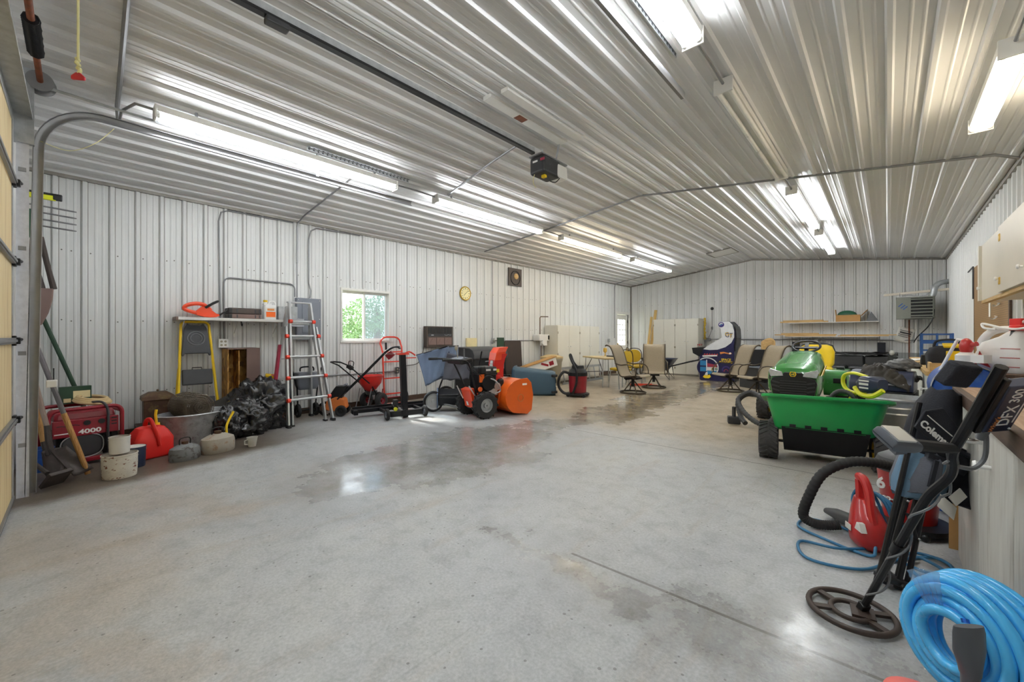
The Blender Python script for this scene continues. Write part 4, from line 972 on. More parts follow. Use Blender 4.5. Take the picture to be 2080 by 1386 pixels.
for k in range(30):
    a = 2*PI*k/30; r_ = .145; b.tube([(r_*math.cos(a), -.2+.4*j/8, r_*math.sin(a)+.008*(j % 2)) for j in range(9)], .003, 4)
b.o('mesh', 'wire', t)
# white bucket behind the roll
pail('white pail partly hidden behind the roll of wire mesh', (-6.45, .98, .0), .15, .48, 'white_paint', None, 'tall_pail', False)
# trash bags
def bag(label, loc, sz, seed, rz=0):
    t = bmesh.new(); bmesh.ops.create_icosphere(t, subdivisions=5, radius=1); sd = V((seed*7.3, seed*3.1, seed*1.7))
    for v in t.verts:
        p = v.co.copy(); d = 0
        for f_, a_ in ((1.5, .3), (3.3, .26), (6.5, .17), (13, .08)): d += a_*(1-2.6*abs(NZ.noise(p*f_+sd)))
        q = p*(.86+d*.5); q = V((q.x*sz[0], q.y*sz[1], q.z*sz[2])); q.z = max(q.z, -sz[2]*.62)*1.0
        v.co = q
    lo = min(v.co.z for v in t.verts)
    for v in t.verts: v.co.z -= lo
    b = B(); b.bm.free(); b.bm = t; o = b.o('trash_bag', 'bag_black', sm=180); o.location = loc; o.rotation_euler[2] = R(rz)
    return tag(o, label, 'trash bag', 'black trash bags by the ladder')
bag('largest shiny black trash bag slumped at the foot of the aluminium ladder', (-6.2, 1.68, 0), (.29, .36, .4), 1)
bag('shiny black trash bag in the middle of the heap behind the measuring cup', (-5.92, 1.45, 0), (.22, .24, .27), 2)
bag('black trash bag nearest the tan gas can', (-5.75, 1.2, 0), (.15, .13, .24), 3)
t = thing('flat_box', 'flat black cardboard box lying on the trash bags beside the tub', 'box', (-6.35, 1.32, .36), 100, rot=(14, -22, 100))
b = B(); b.box((0, 0, 0), (.3, .26, .05)); b.o('carton', 'cover', t, sm=0, bev=.004)
t = thing('seed_packet', 'small yellow and red packet lying on the back trash bag', 'packet', (-6.5, 1.9, .66), 90, rot=(20, 10, 80))
b = B(); b.box((0, 0, 0), (.16, .08, .05)); b.o('packet', 'yellow', t, sm=0, bev=.01)
b = B(); b.box((.02, -.01, .026), (.06, .05, .004)); b.o('print', 'red', t, sm=0)
# aluminium multi-position ladder: two A-frames
t = thing('multi_ladder', 'tall aluminium multi-position ladder with red joints standing by the window', 'ladder', (-6.1, 2.22, 0), 97)
TOPZ = 1.72
def rail(x0, y0, x1, y1, z0, z1, par, w=.026, d=.06, nm='rail'):
    b = B(); a, c_ = V((x0, y0, z0)), V((x1, y1, z1)); dr = (c_-a)
    rings = [[p+V((sx*w/2, sy*d/2, 0)) for sx, sy in ((-1, -1), (1, -1), (1, 1), (-1, 1))] for p in (a, c_)]
    b.loft(rings); return b.o(nm, 'alu', par, sm=0, bev=.005)
def lerp(a, c_, t_): return a+(c_-a)*t_
fo0, fo1 = (.315, -.14), (.19, .27)      # outer front: foot half width/depth, top
fi0, fi1 = (.235, -.02), (.155, .27)
for sx in (-1, 1):
    rail(sx*.315, -.16, sx*.215, .13, .02, 1.38, t, nm='outer_rail')
    rail(sx*.235, -.1, sx*.15, .17, .02, TOPZ, t, nm='inner_rail')
    rail(sx*.3, .42, sx*.16, .2, .02, TOPZ-.05, t, nm='rear_rail')
    pieces('rubber_foot', 'rubber', t, [lambda b: b.box((sx*.315, -.165, .02), (.045, .085, .04)), lambda b: b.box((sx*.235, -.1, .012), (.04, .075, .024)), lambda b: b.box((sx*.3, .425, .02), (.045, .08, .04))], sm=0, bev=.005)
for z in (.36, .66, .95, 1.24, 1.45):
    k = min(1, z/1.38); x = lerp(.315, .215, k); y = lerp(-.16, .13, k) if z < 1.4 else lerp(-.1, .17, z/TOPZ)
    if z > 1.4: x = .165
    b = B(); b.cyl((-x+.01, y-.01, z), (x-.01, y-.01, z), .018, n=12); b.o('rung', 'alu', t)
    b = B()
    for sx in (-1, 1): b.cyl((sx*(x-.02), y-.03, z), (sx*(x+.02), y-.03, z), .028, n=14)
    b.o('red_joint', 'red_orange', t, label='red locking joint')
    yr = lerp(.42, .2, z/TOPZ); xr = lerp(.3, .16, z/TOPZ); b = B(); b.box((0, yr, z-.03), (xr*2, .035, .035)); b.o('rear_rung', 'alu', t, sm=0, bev=.006)
b = B(); b.box((0, .185, TOPZ+.005), (.34, .06, .022)); b.o('top_bar', 'alu', t, sm=0, bev=.006)
b = B(); b.prism([(-.35, .45), (-.31, .45), (-.24, 1.12), (-.27, 1.12)], .05, 'XZ', .22); b.o('side_label', 'arcade_red', t, sm=0, bev=.004)
# grey spreader behind the ladder
t = thing('drop_spreader', 'grey lawn spreader with black tube handle behind the aluminium ladder', 'spreader', (-6.6, 2.42, 0), 90)
b = B(); b.loft([[(x, y, z) for x, y in rrect(-a, a, -c_, c_, .03)] for z, a, c_ in ((.42, .13, .06), (.5, .16, .1), (.68, .17, .11))]); b.o('hopper', 'panel_grey', t, sm=40)
b = B()
for sx in (-1, 1): b.tube([(sx*.12, .02, .02), (sx*.15, -.02, .45), (sx*.22, .0, .75)], .012, 8)
b.tube(spl([(-.1, 0, .7), (-.08, 0, .76), (.08, 0, .76), (.1, 0, .7)]), .012, 8); b.o('handle', 'black_metal', t)
b = B(); b.cyl((-.1, .0, .1), (.1, .0, .1), .012); b.o('axle', 'dark_metal', t)
for sx in (-1, 1): wheel(t, (sx*.13, 0, .1), .1, .05, rm='black_plastic')
# ================================================================ tools in the corner
def pole_tool(name, label, cat, a, c_, r, m, parts=()):
    """leaning tool: handle from a (low) to c_ (high); parts get (builder fn, name, material) in world offset from a"""
    t = thing(name, label, cat, a); d = V(c_)-V(a)
    b = B(); b.tube([(0, 0, 0), d*.5, d], r, 10); b.o('handle', m, t)
    return t, d
# scoop shovel with pale handle
t, d = pole_tool('scoop_shovel', 'shovel with pale grey handle and dark scoop blade on the floor', 'shovel', (-5.25, -.18, .45), (-5.31, -.285, 1.05), .017, 'handle_old')
b = B(); b.tube([(0, 0, .02), (.015, .01, -.12), (.04, .03, -.22)], [.02, .022, .018], 10); b.o('socket', 'shovel_steel', t)
b = B()
def scoop(u, v):
    w = .1*(.75+.25*v); x = (u-.5)*2*w
    return V((.03+.12*v, .03+.15*v, -.2-.215*v))+V((.75, -.6, 0))*x+V((.04, .05, .04))*(abs(u-.5)*2)**2*.7
b.grid(scoop, 10, 8); b.o('scoop', 'shovel_steel', t, solid=.004)
# square shovel with orange-brown handle
t, d = pole_tool('garden_shovel', 'shovel with orange-brown wooden handle, blade down beside the door track', 'shovel', (-5.34, -.2, .3), (-5.38, -.285, .9), .02, 'handle_wood')
b = B(); b.tube([(0, 0, .02), (.03, .02, -.1)], [.023, .02], 10); b.o('socket', 'shovel_steel', t)
b = B(); b.grid(lambda u, v: V((.02+.03*v, .015+.02*v, -.05-.23*v))+V((.65, -.55, 0))*(u-.5)*(.2 if v < .75 else .2-.1*(v-.75)*2.5)+V((.03, .03, 0))*(abs(u-.5)*2)**2, 10, 8); b.o('blade', 'shovel_steel', t, solid=.004)
# long pole with bark-coloured end, leaning handle-down
t, d = pole_tool('long_rake', 'long grey-brown handle leaning in front of the generator, end on the floor', 'rake', (-5.16, .06, .018), (-5.27, -.285, 1.32), .017, 'pole_grey')
b = B(); b.tube([(-.0, 0, 0), V((-.11, -.345, 1.302))*.42], .0195, 10); b.o('wood_end', 'handle_wood', t)
t, d = pole_tool('dark_pole', 'dark green pole leaning on the left wall behind the seed box', 'pole', (-6.74, .17, .02), (-6.79, -.29, 1.52), .02, 'green_dark')
# hoe on the floor
t, d = pole_tool('hoe', 'short handled hoe standing at the foot of the door track', 'hoe', (-4.98, -.17, .12), (-5.2, -.27, .2), .016, 'shovel_steel')
b = B(); b.box((.05, .05, -.04), (.03, .16, .14), (0, 40, 40)); b.o('blade', 'shovel_steel', t, sm=0, bev=.004)
# hanging fork, loppers, saw, scoop on the front wall
t = thing('garden_fork', 'green socketed garden fork hung in the corner with four tines out', 'garden fork', (-5.6, -.41, 2.43))
b = B()
for k in range(4): b.tube(spl([(.0, .08, -.2+.06*(3-k)), (.01, .16, -.2+.06*(3-k)), (0, .4, -.2+.06*(3-k)-.008)]), [.008]*7+[.008]*5+[.005], 6)
b.tube([(0, .08, -.22), (0, .08, .04)], .009, 6); b.o('tine', 'zinc', t)
b = B(); b.tube([(0, .09, -.07), (.02, .12, -.07), (.03, .14, -.32)], [.012, .02, .026], 10); b.o('socket', 'tool_green', t)
b = B(); b.tube([(.03, .14, -.3), (.06, .12, -.9)], .021, 10); b.o('handle', 'dark_brown', t)
t = thing('lopper', 'green headed lopper with dark brown handles hanging in the corner', 'lopper', (-5.55, -.27, 2.12))
b = B(); b.tube([(0, 0, .25), (.0, .02, .0)], [.014, .03], 8); b.o('head', 'tool_green', t)
for k, y in enumerate((0, .07)): b = B(); b.tube([(.01, .02+y*.3, .0), (.0, .02+y, -.3), (.01, .05+y, -.46)], [.02, .019, .022], 8, fl=.8); b.o('handle', 'dark_brown', t)
t = thing('blade_sheath', 'brown curved blade sheath hanging below the lopper', 'sheath', (-5.5, -.2, 1.66))
b = B(); b.loft([[(x, y+o_, z) for x, y in ((-.012, -w), (.012, -w), (.012, w), (-.012, w))] for z, w, o_ in ((.0, .05, .0), (-.1, .045, .0), (-.22, .035, -.015), (-.33, .02, -.04))]); b.o('sheath', 'brown', t, sm=0, bev=.008)
t = thing('hand_scoop', 'grey-green metal scoop hanging behind the brown sheath', 'scoop', (-5.6, -.29, 1.53))
b = B(); b.sph((0, .04, 0), (.05, .06, .13), 14, 9); b.o('scoop', 'old_tan', t)
t = thing('spirit_level', 'yellow and black level lying above the fork tines in the corner', 'level', (-5.65, -.36, 2.51))
b = B(); b.bb(-.015, .015, 0, .22, -.025, .02); b.o('body', 'lime', t, sm=0, bev=.006)
b = B(); b.bb(-.018, .018, -.01, .26, .02, .04); b.bb(-.018, .018, .2, .26, -.02, .04); b.o('grip', 'black_plastic', t, sm=0, bev=.008)
t = thing('blue_bucket', 'blue plastic pail mostly hidden behind the scoop shovel', 'bucket', (-5.66, -.24, 0))
b = B(); b.lathe([(.07, 0), (.09, .2), (.095, .2), (.095, .21), (.086, .21), (.067, .01), (.001, .01)], 24); b.o('pail', 'steel_blue', t)
# ================================================================ middle of the left wall
def bar(b, p, q, r=.011, n=8): b.tube([p, q], r, n); return b
# electric cultivator
t = thing('cultivator', 'small orange and black electric cultivator with folding handle', 'cultivator', (-6.33, 2.8, 0), 52)
b = B(); b.prism([(-.2, .1), (.06, .06), (.13, .12), (.1, .26), (-.02, .3), (-.16, .24)], .2, 'XZ', 0); b.o('deck', 'orange_dull', t, sm=0, bev=.015)
b = B(); b.loft([[(x, y, z) for x, y in rrect(x0-.1, x0+.1, -.085, .085, .03)] for z, x0 in ((.24, -.06), (.33, -.02), (.42, .04), (.46, .07))]); b.o('motor', 'black_plastic', t, sm=40)
b = B(); b.box((.08, 0, .46), (.1, .12, .03), (0, -35, 0)); b.o('motor_cap', 'panel_grey', t, sm=0, bev=.01)
for y in (-.13, .13): wheel(t, (.06, y, .085), .085, .045, rm='black_plastic', ax=(0, 1, 0))
b = B()
for k in range(8): b.box((-.2+.1*math.cos(PI/4*k), -.02+.06*(k % 2), .1+.1*math.sin(PI/4*k)), (.04, .012, .08), (0, -45*k, 0))
b.cyl((-.2, -.09, .1), (-.2, .09, .1), .03); b.o('tines', 'black_metal', t, sm=0)
b = B()
for y in (-.1, .1): b.tube([(.0, y, .26), (.4, y, .66), (.72, y, 1.0)], .012, 8)
b.tube(spl([(.72, -.1, 1.0), (.82, -.1, 1.06), (.9, -.1, 1.07), (.93, -.06, 1.05), (.93, .06, 1.05), (.9, .1, 1.07), (.82, .1, 1.06), (.72, .1, 1.0)]), .013, 8); b.o('handle_bar', 'black_metal', t)
b = B(); b.box((.78, -.02, .94), (.12, .1, .1), (0, -40, 0)); b.cyl((.78, -.07, .94), (.78, .03, .94), .055); b.o('switch_box', 'red_dark', t, sm=0, bev=.01)
b = B(); b.tube([(.66, -.1, .96), (.92, -.09, .96)], .004, 5); b.o('bail_lever', 'zinc', t)
# broadcast spreader
t = thing('broadcast_spreader', 'red hopper lawn spreader with black handle by the wall', 'spreader', (-6.5, 3.42, 0), 112)
b = B(); b.lathe([(.05, .3), (.1, .33), (.19, .44), (.22, .56), (.23, .57), (.215, .57), (.18, .45), (.001, .36)], 20, sx=1.05, sy=.85); b.o('hopper', 'red_bright', t, sm=25)
for y in (-.16, .16): wheel(t, (.08, y, .135), .135, .085, rm='red_dark', ax=(0, 1, 0), rr=.45)
b = B(); b.cyl((.08, -.2, .135), (.08, .2, .135), .01); b.box((.04, 0, .27), (.12, .12, .07)); b.cyl((.0, 0, .25), (.0, 0, .3), .08); b.o('gearbox', 'dark_grey', t)
b = B()
for y in (-.1, .1): b.tube([(.1, y, .16), (-.1, y, .42), (-.62, y, .78), (-.78, y, .84)], .011, 8)
b.tube([(-.78, -.1, .84), (-.82, 0, .85), (-.78, .1, .84)], .012, 8); b.o('handle_bar', 'black_metal', t)
b = B(); b.box((-.48, 0, .74), (.1, .06, .05), (0, 30, 0)); b.tube(spl([(-.42, 0, .74), (-.4, 0, .82), (-.5, 0, .84), (-.52, 0, .76)]), .007, 6); b.o('lever', 'black_plastic', t)
b = B()
for y in (-.12, .12): b.tube([(-.12, y, .36), (-.24, y, .0)], .008, 6)
b.cyl((-.24, -.12, .008), (-.24, .12, .008), .008); b.o('kick_stand', 'zinc', t)
# red hand truck
t = thing('hand_truck', 'red steel hand truck standing against the wall below the window', 'hand truck', (-6.6, 3.94, 0), 90, rot=(-5, 0, 86))
pts = [(-.19, 0, .03), (-.19, 0, .95), (-.2, .02, 1.05)]+[(-.2+.12-.12*math.cos(R(a)), .06, 1.12+.12*math.sin(R(a))) for a in (0, 30, 60, 90)]
pts = pts+[(-p[0], p[1], p[2]) for p in pts[::-1]]
b = B(); b.tube(pts, .016, 8); b.o('frame', 'red_orange', t)
for z in (.2, .48, .78, .96): b = B(); b.box((0, 0, z), (.38, .03, .022)); b.o('cross_bar', 'red_orange', t, sm=0)
b = B(); b.bb(-.2, .2, -.2, .0, .02, .03); b.o('toe_plate', 'red_orange', t, sm=0)
for sx in (-1, 1): wheel(t, (sx*.25, .09, .125), .125, .06, rm='red_dark' if sx > 0 else 'dark_metal', rr=.5)
b = B(); b.cyl((-.25, .09, .125), (.25, .09, .125), .01); b.tube([(-.2, .03, .3), (-.2, .1, .13)], .01, 6); b.tube([(.2, .03, .3), (.2, .1, .13)], .01, 6); b.o('axle', 'red_dark', t)
b = B(); b.cyl((-.13, -.02, 1.0), (-.13, -.02, 1.13), .02); b.o('grip', 'black_plastic', t)
# mower lift with tall black post
t = thing('mower_lift', 'low black lift with long crossbar, small wheels and tall post', 'lift', (-5.42, 3.36, 0), 78)
b = B(); b.box((-.02, .38, .1), (1.25, .09, .055)); b.bb(-.62, .6, .42, .44, .07, .16)
for x in (-.6, .58): b.box((x, .36, .09), (.06, .18, .07))
b.o('cross_beam', 'black_metal', t, sm=0, bev=.006)
b = B(); b.box((-.0, .15, .1), (.07, .5, .06)); b.box((.05, -.06, .08), (.5, .07, .08)); b.bb(-.24, -.2, -.04, .36, .07, .12); b.bb(.3, .34, -.04, .36, .07, .12); b.o('chassis', 'black_metal', t, sm=0, bev=.005)
b = B(); b.box((.02, -.02, .5), (.085, .085, .98), (-1, -2, 0)); b.o('post', 'black_metal', t, sm=0, bev=.008)
b = B(); b.bb(-.09, .09, -.07, .02, .96, .985); b.tube(spl([(.05, 0, .98), (.12, 0, 1.0), (.2, .02, .96), (.22, .02, .94)]), .012, 8); b.bb(.03, .22, -.02, .0, .9, .915); b.o('top_bracket', 'red_orange', t, sm=0)
for sx in (-.25, .34): wheel(t, (sx, -.08, .085), .085, .045, rm='panel_grey')
b = B(); b.cyl((-.1, -.03, .16), (-.1, .1, .2), .035); b.box((-.1, 0, .24), (.06, .08, .08)); b.o('hydraulic_pump', 'dark_metal', t, sm=30)
b = B(); b.cyl((-.12, -.075, .15), (-.12, -.06, .15), .03); b.o('yellow_knob', 'lime', t)
# lawn sweeper: blue fabric hopper, black frame, grey wheels
t = thing('lawn_sweeper', 'lawn sweeper with slumped blue fabric hopper and grey wheels', 'lawn sweeper', (-5.56, 4.05, 0), 52)
wheel(t, (0, -.12, .17), .17, .06, rm='rim_grey', rr=.78, ax=(.3, -.95, 0)); wheel(t, (.2, .56, .17), .17, .06, rm='rim_grey', rr=.78, ax=(.3, -.95, 0))
b = B(); b.cyl((.01, -.1, .17), (.19, .53, .17), .014); b.prism([(-.12, .1), (-.16, .28), (-.02, .36), (.16, .34), (.2, .2), (.14, .1)], .7, 'YZ', .43); b.prism([(-.165, .22), (-.13, .3), (-.11, .3), (-.14, .22)], .7, 'YZ', .43); b.o('brush_housing', 'black_metal', t, sm=0, bev=.008)
for x in (.065, .8): b = B(); b.prism([(-.14, .06), (.12, .06), (.22, .2), (.16, .36), (-.02, .38), (-.17, .28)], .02, 'YZ', x); b.o('side_plate', 'blue_fabric', t, sm=0, bev=.006)
for x in (.03, .6): b = B(); b.tube([(x, .02, .2), (x+.13, .1, .55), (x+.22, .14, .98)], .014, 8); b.o('frame_tube', 'black_metal', t)
def hopq(A, B_, C_, D_, n=12): return lambda u, v: (V(A).lerp(V(B_), u)).lerp(V(D_).lerp(V(C_), u), v)+V((.006*math.sin(u*19+v*4), -.012*math.sin(u*13+v*6)+.03*math.sin(PI*u)*math.sin(PI*v), .012*math.sin(u*15)*(v > .9)))
A, B1, C1, D1 = (-.27, -.06, .93), (.22, .0, 1.07), (.14, .02, .58), (-.12, -.1, .42)
A2, B2, C2, D2 = (-.1, .52, .96), (.42, .5, 1.07), (.4, .4, .6), (.02, .42, .46)
b = B(); b.grid(hopq(A, B1, C1, D1), 26, 22); b.grid(hopq(A2, B2, C2, D2), 12, 10); b.grid(hopq(A, A2, D2, D1), 12, 10); b.grid(hopq(B1, B2, C2, C1), 12, 10); b.grid(hopq(D1, C1, C2, D2), 12, 10); b.o('fabric_hopper', 'blue_fabric', t, solid=.006, sm=60)
b = B(); b.tube([A, B1, B2, A2], .012, 8, closed=True); b.o('hopper_frame', 'black_metal', t)
b = B(); b.grid(hopq((.17, .05, .98), (.62, .12, .86), (.6, .1, .5), (.14, .03, .5)), 14, 12); b.o('grey_flap', 'camp_grey', t, solid=.008)
b = B(); b.tube([(.1, -.1, .14), (.5, -.16, .05), (.9, -.1, .04)], .016, 8); b.o('tow_bar', 'zinc', t)
# black chest behind
t = thing('storage_chest', 'large black chest with rounded dark grey lid against the left wall', 'chest', (-6.45, 5.95, 0), 90)
b = B(); b.box((0, 0, .4), (.95, .6, .8)); b.o('body', 'black_plastic', t, sm=0, bev=.02)
b = B(); b.prism([(-.33, .78), (-.33, .86), (-.29, .95), (-.18, 1.0), (.3, 1.02), (.33, .95), (.33, .78)], 1.0, 'YZ', 0); b.o('lid', 'dark_grey', t, sm=40, bev=.01)
b = B(); b.tube([(-.2, -.34, .72), (.35, -.34, .76), (.35, -.34, .55)], .011, 8); b.o('latch_bar', 'zinc', t)
# snow blower
t = thing('snow_blower', 'orange two-stage snow blower with tall red chute', 'snow blower', (-4.68, 4.22, 0), 80)
# local: front (auger) along +x, width along y
for y in (-.24, .24): wheel(t, (0, y, .2), .2, .13, tm='rubber', rm='rim_grey', ax=(0, 1, 0), rr=.52, lug=14)
b = B(); b.box((.05, 0, .26), (.36, .3, .22)); b.box((-.12, 0, .3), (.1, .26, .3), (0, -18, 0)); b.o('chassis', 'orange_red', t, sm=0, bev=.015)
b = B(); b.cyl((0, -.3, .2), (0, .3, .2), .012); b.o('axle', 'zinc', t)
# auger housing: open drum
n = 14; R0 = .27; prof = [(R0*math.cos(R(a)), R0*math.sin(R(a))) for a in [100+ (245-100)*k/n for k in range(n+1)]]
outer = [(.58+.04, .57)]+[(.46+.12+p[0], .29+p[1]) for p in prof]+[(.62, .02), (.72, .012)]
b = B(); W2 = .34
inn = [(x+.008 if x < .6 else x, z-.008 if z > .3 else z+.008) for x, z in outer]
ra = [b.v((x, -W2, z)) for x, z in outer]; rb = [b.v((x, W2, z)) for x, z in outer]; rc = [b.v((x, W2, z)) for x, z in inn]; rd = [b.v((x, -W2, z)) for x, z in inn]
for p, q in ((ra, rb), (rb, rc), (rc, rd), (rd, ra)): b.bridge(p, q, False)
b.f([ra[0], rb[0], rc[0], rd[0]]); b.f([ra[-1], rb[-1], rc[-1], rd[-1]])
b.o('auger_housing', 'orange', t, sm=50)
side = [(.62, .57)]+[(.46+.12+p[0], .29+p[1]) for p in prof]+[(.62, .02), (.74, .0), (.83, .06), (.86, .3), (.82, .5), (.74, .575)]
for y in (-W2, W2):
    b = B(); b.prism(side, .012, 'XZ', y); sp = b.o('side_plate', 'orange', t, sm=0, bev=.004)
    b = B(); b.torus((.6, y-.008 if y < 0 else y+.008, .27), .055, .008, (0, 1, 0), 20, 5); b.o('bearing', 'orange_dull', sp)
b = B()
for k in range(40):
    a = k*.5; y = -.3+.6*k/40
    b.box((.6+.1*math.cos(a), y, .27+.1*math.sin(a)), (.16, .014, .05), (0, -math.degrees(a), 0))
b.cyl((.6, -.33, .27), (.6, .33, .27), .02); b.o('auger', 'orange_dull', t, sm=0)
b = B(); b.lathe([(.2, 0), (.2, .12)], 20, (.28, 0, .33), (1, 0, 0)); b.o('impeller_case', 'orange', t)
b = B(); b.box((.62, .1, .592), (.03, .34, .02)); b.box((.6, -.02, .6), (.1, .03, .03)); b.box((.64, .22, .6), (.07, .03, .025)); b.o('clearing_tool', 'black_plastic', t, sm=0, bev=.004)
b = B(); b.box((.68, -W2-.008, .48), (.09, .003, .03)); b.box((.44, -.1, .585), (.14, .06, .003)); b.o('decal', 'text_white', t, sm=0)
# chute
def chute_sec(c_, w, d, tilt):
    x0, y0, z0 = c_
    return [(x0-d*.4, y0-w, z0), (x0+d*.7, y0-w, z0+tilt), (x0+d*.7, y0+w, z0+tilt), (x0-d*.4, y0+w, z0)]
b = B(); b.lathe([(.11, .5), (.11, .6), (.095, .62)], 20, (.34, -.02, 0)); b.o('chute_base', 'red_bright', t)
b = B()
path = [((.34, -.02, .58), .075, .17), ((.345, -.02, .7), .075, .17), ((.35, -.02, .8), .078, .17), ((.37, -.02, .89), .08, .18), ((.4, -.02, .96), .085, .19)]
rb_ = []
for (c_, w, d) in path: rb_.append([(c_[0]+d*.5, c_[1]-w*1.35, c_[2]), (c_[0]-d*.5, c_[1]-w, c_[2]), (c_[0]-d*.5, c_[1]+w, c_[2]), (c_[0]+d*.5, c_[1]+w*1.35, c_[2]), (c_[0]+d*.5-.012, c_[1]+w*1.25, c_[2]), (c_[0]-d*.5+.012, c_[1]+w*.9, c_[2]), (c_[0]-d*.5+.012, c_[1]-w*.9, c_[2]), (c_[0]+d*.5-.012, c_[1]-w*1.25, c_[2])])
b.loft(rb_); ch = b.o('chute', 'red_bright', t, sm=0)
b = B(); b.loft([[(.27, -.11, .86), (.27, .07, .86), (.45, .08, .86), (.45, -.12, .86)], [(.3, -.115, .98), (.3, .08, .98), (.49, .09, 1.0), (.48, -.125, 1.0)], [(.36, -.105, 1.06), (.36, .07, 1.06), (.54, .08, 1.07), (.53, -.115, 1.07)]]); b.o('deflector', 'orange_red', t, sm=0, bev=.006)
b = B(); b.box((.253, -.03, .72), (.004, .085, .16), (0, 0, 0)); b.box((.262, -.03, .83), (.004, .07, .05), (0, 8, 0)); b.o('warning_label', 'text_white', ch, sm=0)
# engine
b = B(); b.box((.12, 0, .5), (.3, .3, .3)); b.cyl((.1, -.2, .52), (.1, .0, .52), .12, n=20); b.o('engine', 'black_metal', t, sm=30, bev=.01)
b = B(); b.box((.16, .02, .7), (.3, .34, .13), tx=.9, ty=.9); b.box((.02, -.12, .72), (.1, .12, .12)); tk = b.o('fuel_tank', 'black_plastic', t, sm=0, bev=.025, seg=3)
b = B(); b.box((.1, -.155, .72), (.12, .005, .03)); b.box((.24, -.155, .72), (.06, .005, .03)); b.o('tank_label', 'text_white', tk, sm=0)
b = B(); b.box((.0, -.155, .72), (.05, .005, .035)); b.box((.3, -.15, .7), (.05, .005, .05)); b.o('yellow_label', 'yellow', tk, sm=0)
b = B(); b.cyl((.26, -.16, .46), (.26, -.2, .46), .06); b.tube(spl([(.1, -.16, .6), (.2, -.24, .55), (.3, -.22, .4), (.2, -.2, .35)]), .012, 6); b.box((.18, -.17, .38), (.16, .05, .1)); b.o('muffler', 'alu', t, sm=30)
b = B(); b.box((.36, -.0, .42), (.12, .32, .3)); b.o('belt_cover', 'dark_metal', t, sm=0, bev=.03, seg=3)
# handle bars and dash
b = B()
for y in (-.22, .22): b.tube(spl([(-.08, y*.6, .3), (-.16, y*.8, .55), (-.26, y, .79), (-.34, y, .88), (-.56, y, .9)]), .014, 8)
b.tube([(-.3, -.22, .84), (-.3, .22, .84)], .012, 8); b.o('handle_bar', 'black_metal', t)
for y in (-.22, .22): b = B(); b.cyl((-.56, y, .9), (-.7, y, .9), .019, n=10); b.o('grip', 'rubber', t)
b = B(); b.box((-.3, 0, .87), (.2, .44, .07), (0, -10, 0)); b.o('dash_panel', 'black_plastic', t, sm=0, bev=.018, seg=3)
b = B(); b.box((-.31, 0, .91), (.14, .3, .006), (0, -10, 0)); b.o('dash_plate', 'panel_grey', t, sm=0)
b = B(); b.tube([(-.3, .05, .89), (-.33, .04, 1.04)], .007, 6); b.sph((-.335, .04, 1.06), (.03, .022, .04), 10, 7); b.o('shift_lever', 'beige', t)
b = B(); b.tube([(-.28, -.1, .89), (-.3, -.13, 1.05)], .011, 6); b.o('chute_lever', 'mid_grey', t)
b = B()
for k in range(5): b.tube(spl([(-.2+.02*k, -.1+.04*k, .92), (-.16, -.2+.05*k, .75), (.0, -.18+.04*k, .6), (.02, -.16, .5)]), .005, 5)
b.o('control_cable', 'black_plastic', t)
b = B(); b.cyl((-.06, -.19, .44), (-.06, -.21, .44), .035, n=16); b.box((-.02, -.18, .6), (.08, .02, .12)); b.o('round_badge', 'orange', t)
pieces('shift_rod', 'alu', t, [lambda b: b.tube([(-.1, -.17, .3), (-.25, -.19, .5)], .01, 6), lambda b: b.tube([(-.18, .1, .28), (-.27, .14, .48)], .01, 6)])
b = B(); b.box((-.18, -.03, .22), (.004, .05, .06), (0, -18, 0)); b.o('white_label', 'text_white', t, sm=0)
# leaning folding table, green board, carton
tag(B().prism(rrect(-.3, .3, 0, .84, .06), .035, 'XZ', 0).o('folded_table', 'dark_brown', sm=0, bev=.008), 'dark brown rounded folding table top leaning on the left wall', 'table')
o = bpy.data.objects['folded_table']; o.location = (-6.72, 7.3, .31); o.rotation_euler = (R(-4), 0, R(90))
t = thing('low_bench', 'low dark bench under the leaning brown table', 'bench', (-6.62, 7.2, 0), 90)
b = B(); b.box((0, 0, .27), (1.0, .3, .05)); b.o('top', 'dark_brown', t, sm=0)
b = B()
for x in (-.45, .45): b.box((x, 0, .12), (.05, .26, .25))
b.o('leg', 'dark_brown', t, sm=0)
tag(B().bb(-.02, .02, -.1, .1, 0, .92).o('green_board', 'green_dark', sm=0), 'narrow dark green board standing beside the brown folding table', 'board')
o = bpy.data.objects['green_board']; o.location = (-6.6, 6.7, .3)
t = thing('long_carton', 'long white and pink printed carton lying under a brown cardboard flap', 'carton', (-6.15, 7.55, .52), 75, rot=(0, -16, 66))
b = B(); b.box((0, 0, 0), (.9, .22, .2)); b.o('carton', 'paper', t, sm=0)
b = B(); b.box((.12, -.112, .02), (.2, .004, .05), (0, 30, 0)); b.box((.3, -.112, .0), (.12, .004, .1)); b.o('print', 'red_dark', t, sm=0)
b = B(); b.box((-.05, .0, .115), (1.05, .26, .02)); b.o('flap', 'cardboard', t, sm=0)
t = thing('carton_stand', 'dark crate holding up the long printed carton', 'crate', (-6.28, 7.35, 0), 75)
b = B(); b.box((0, 0, .18), (.6, .3, .36)); b.o('crate', 'black_plastic', t, sm=0)
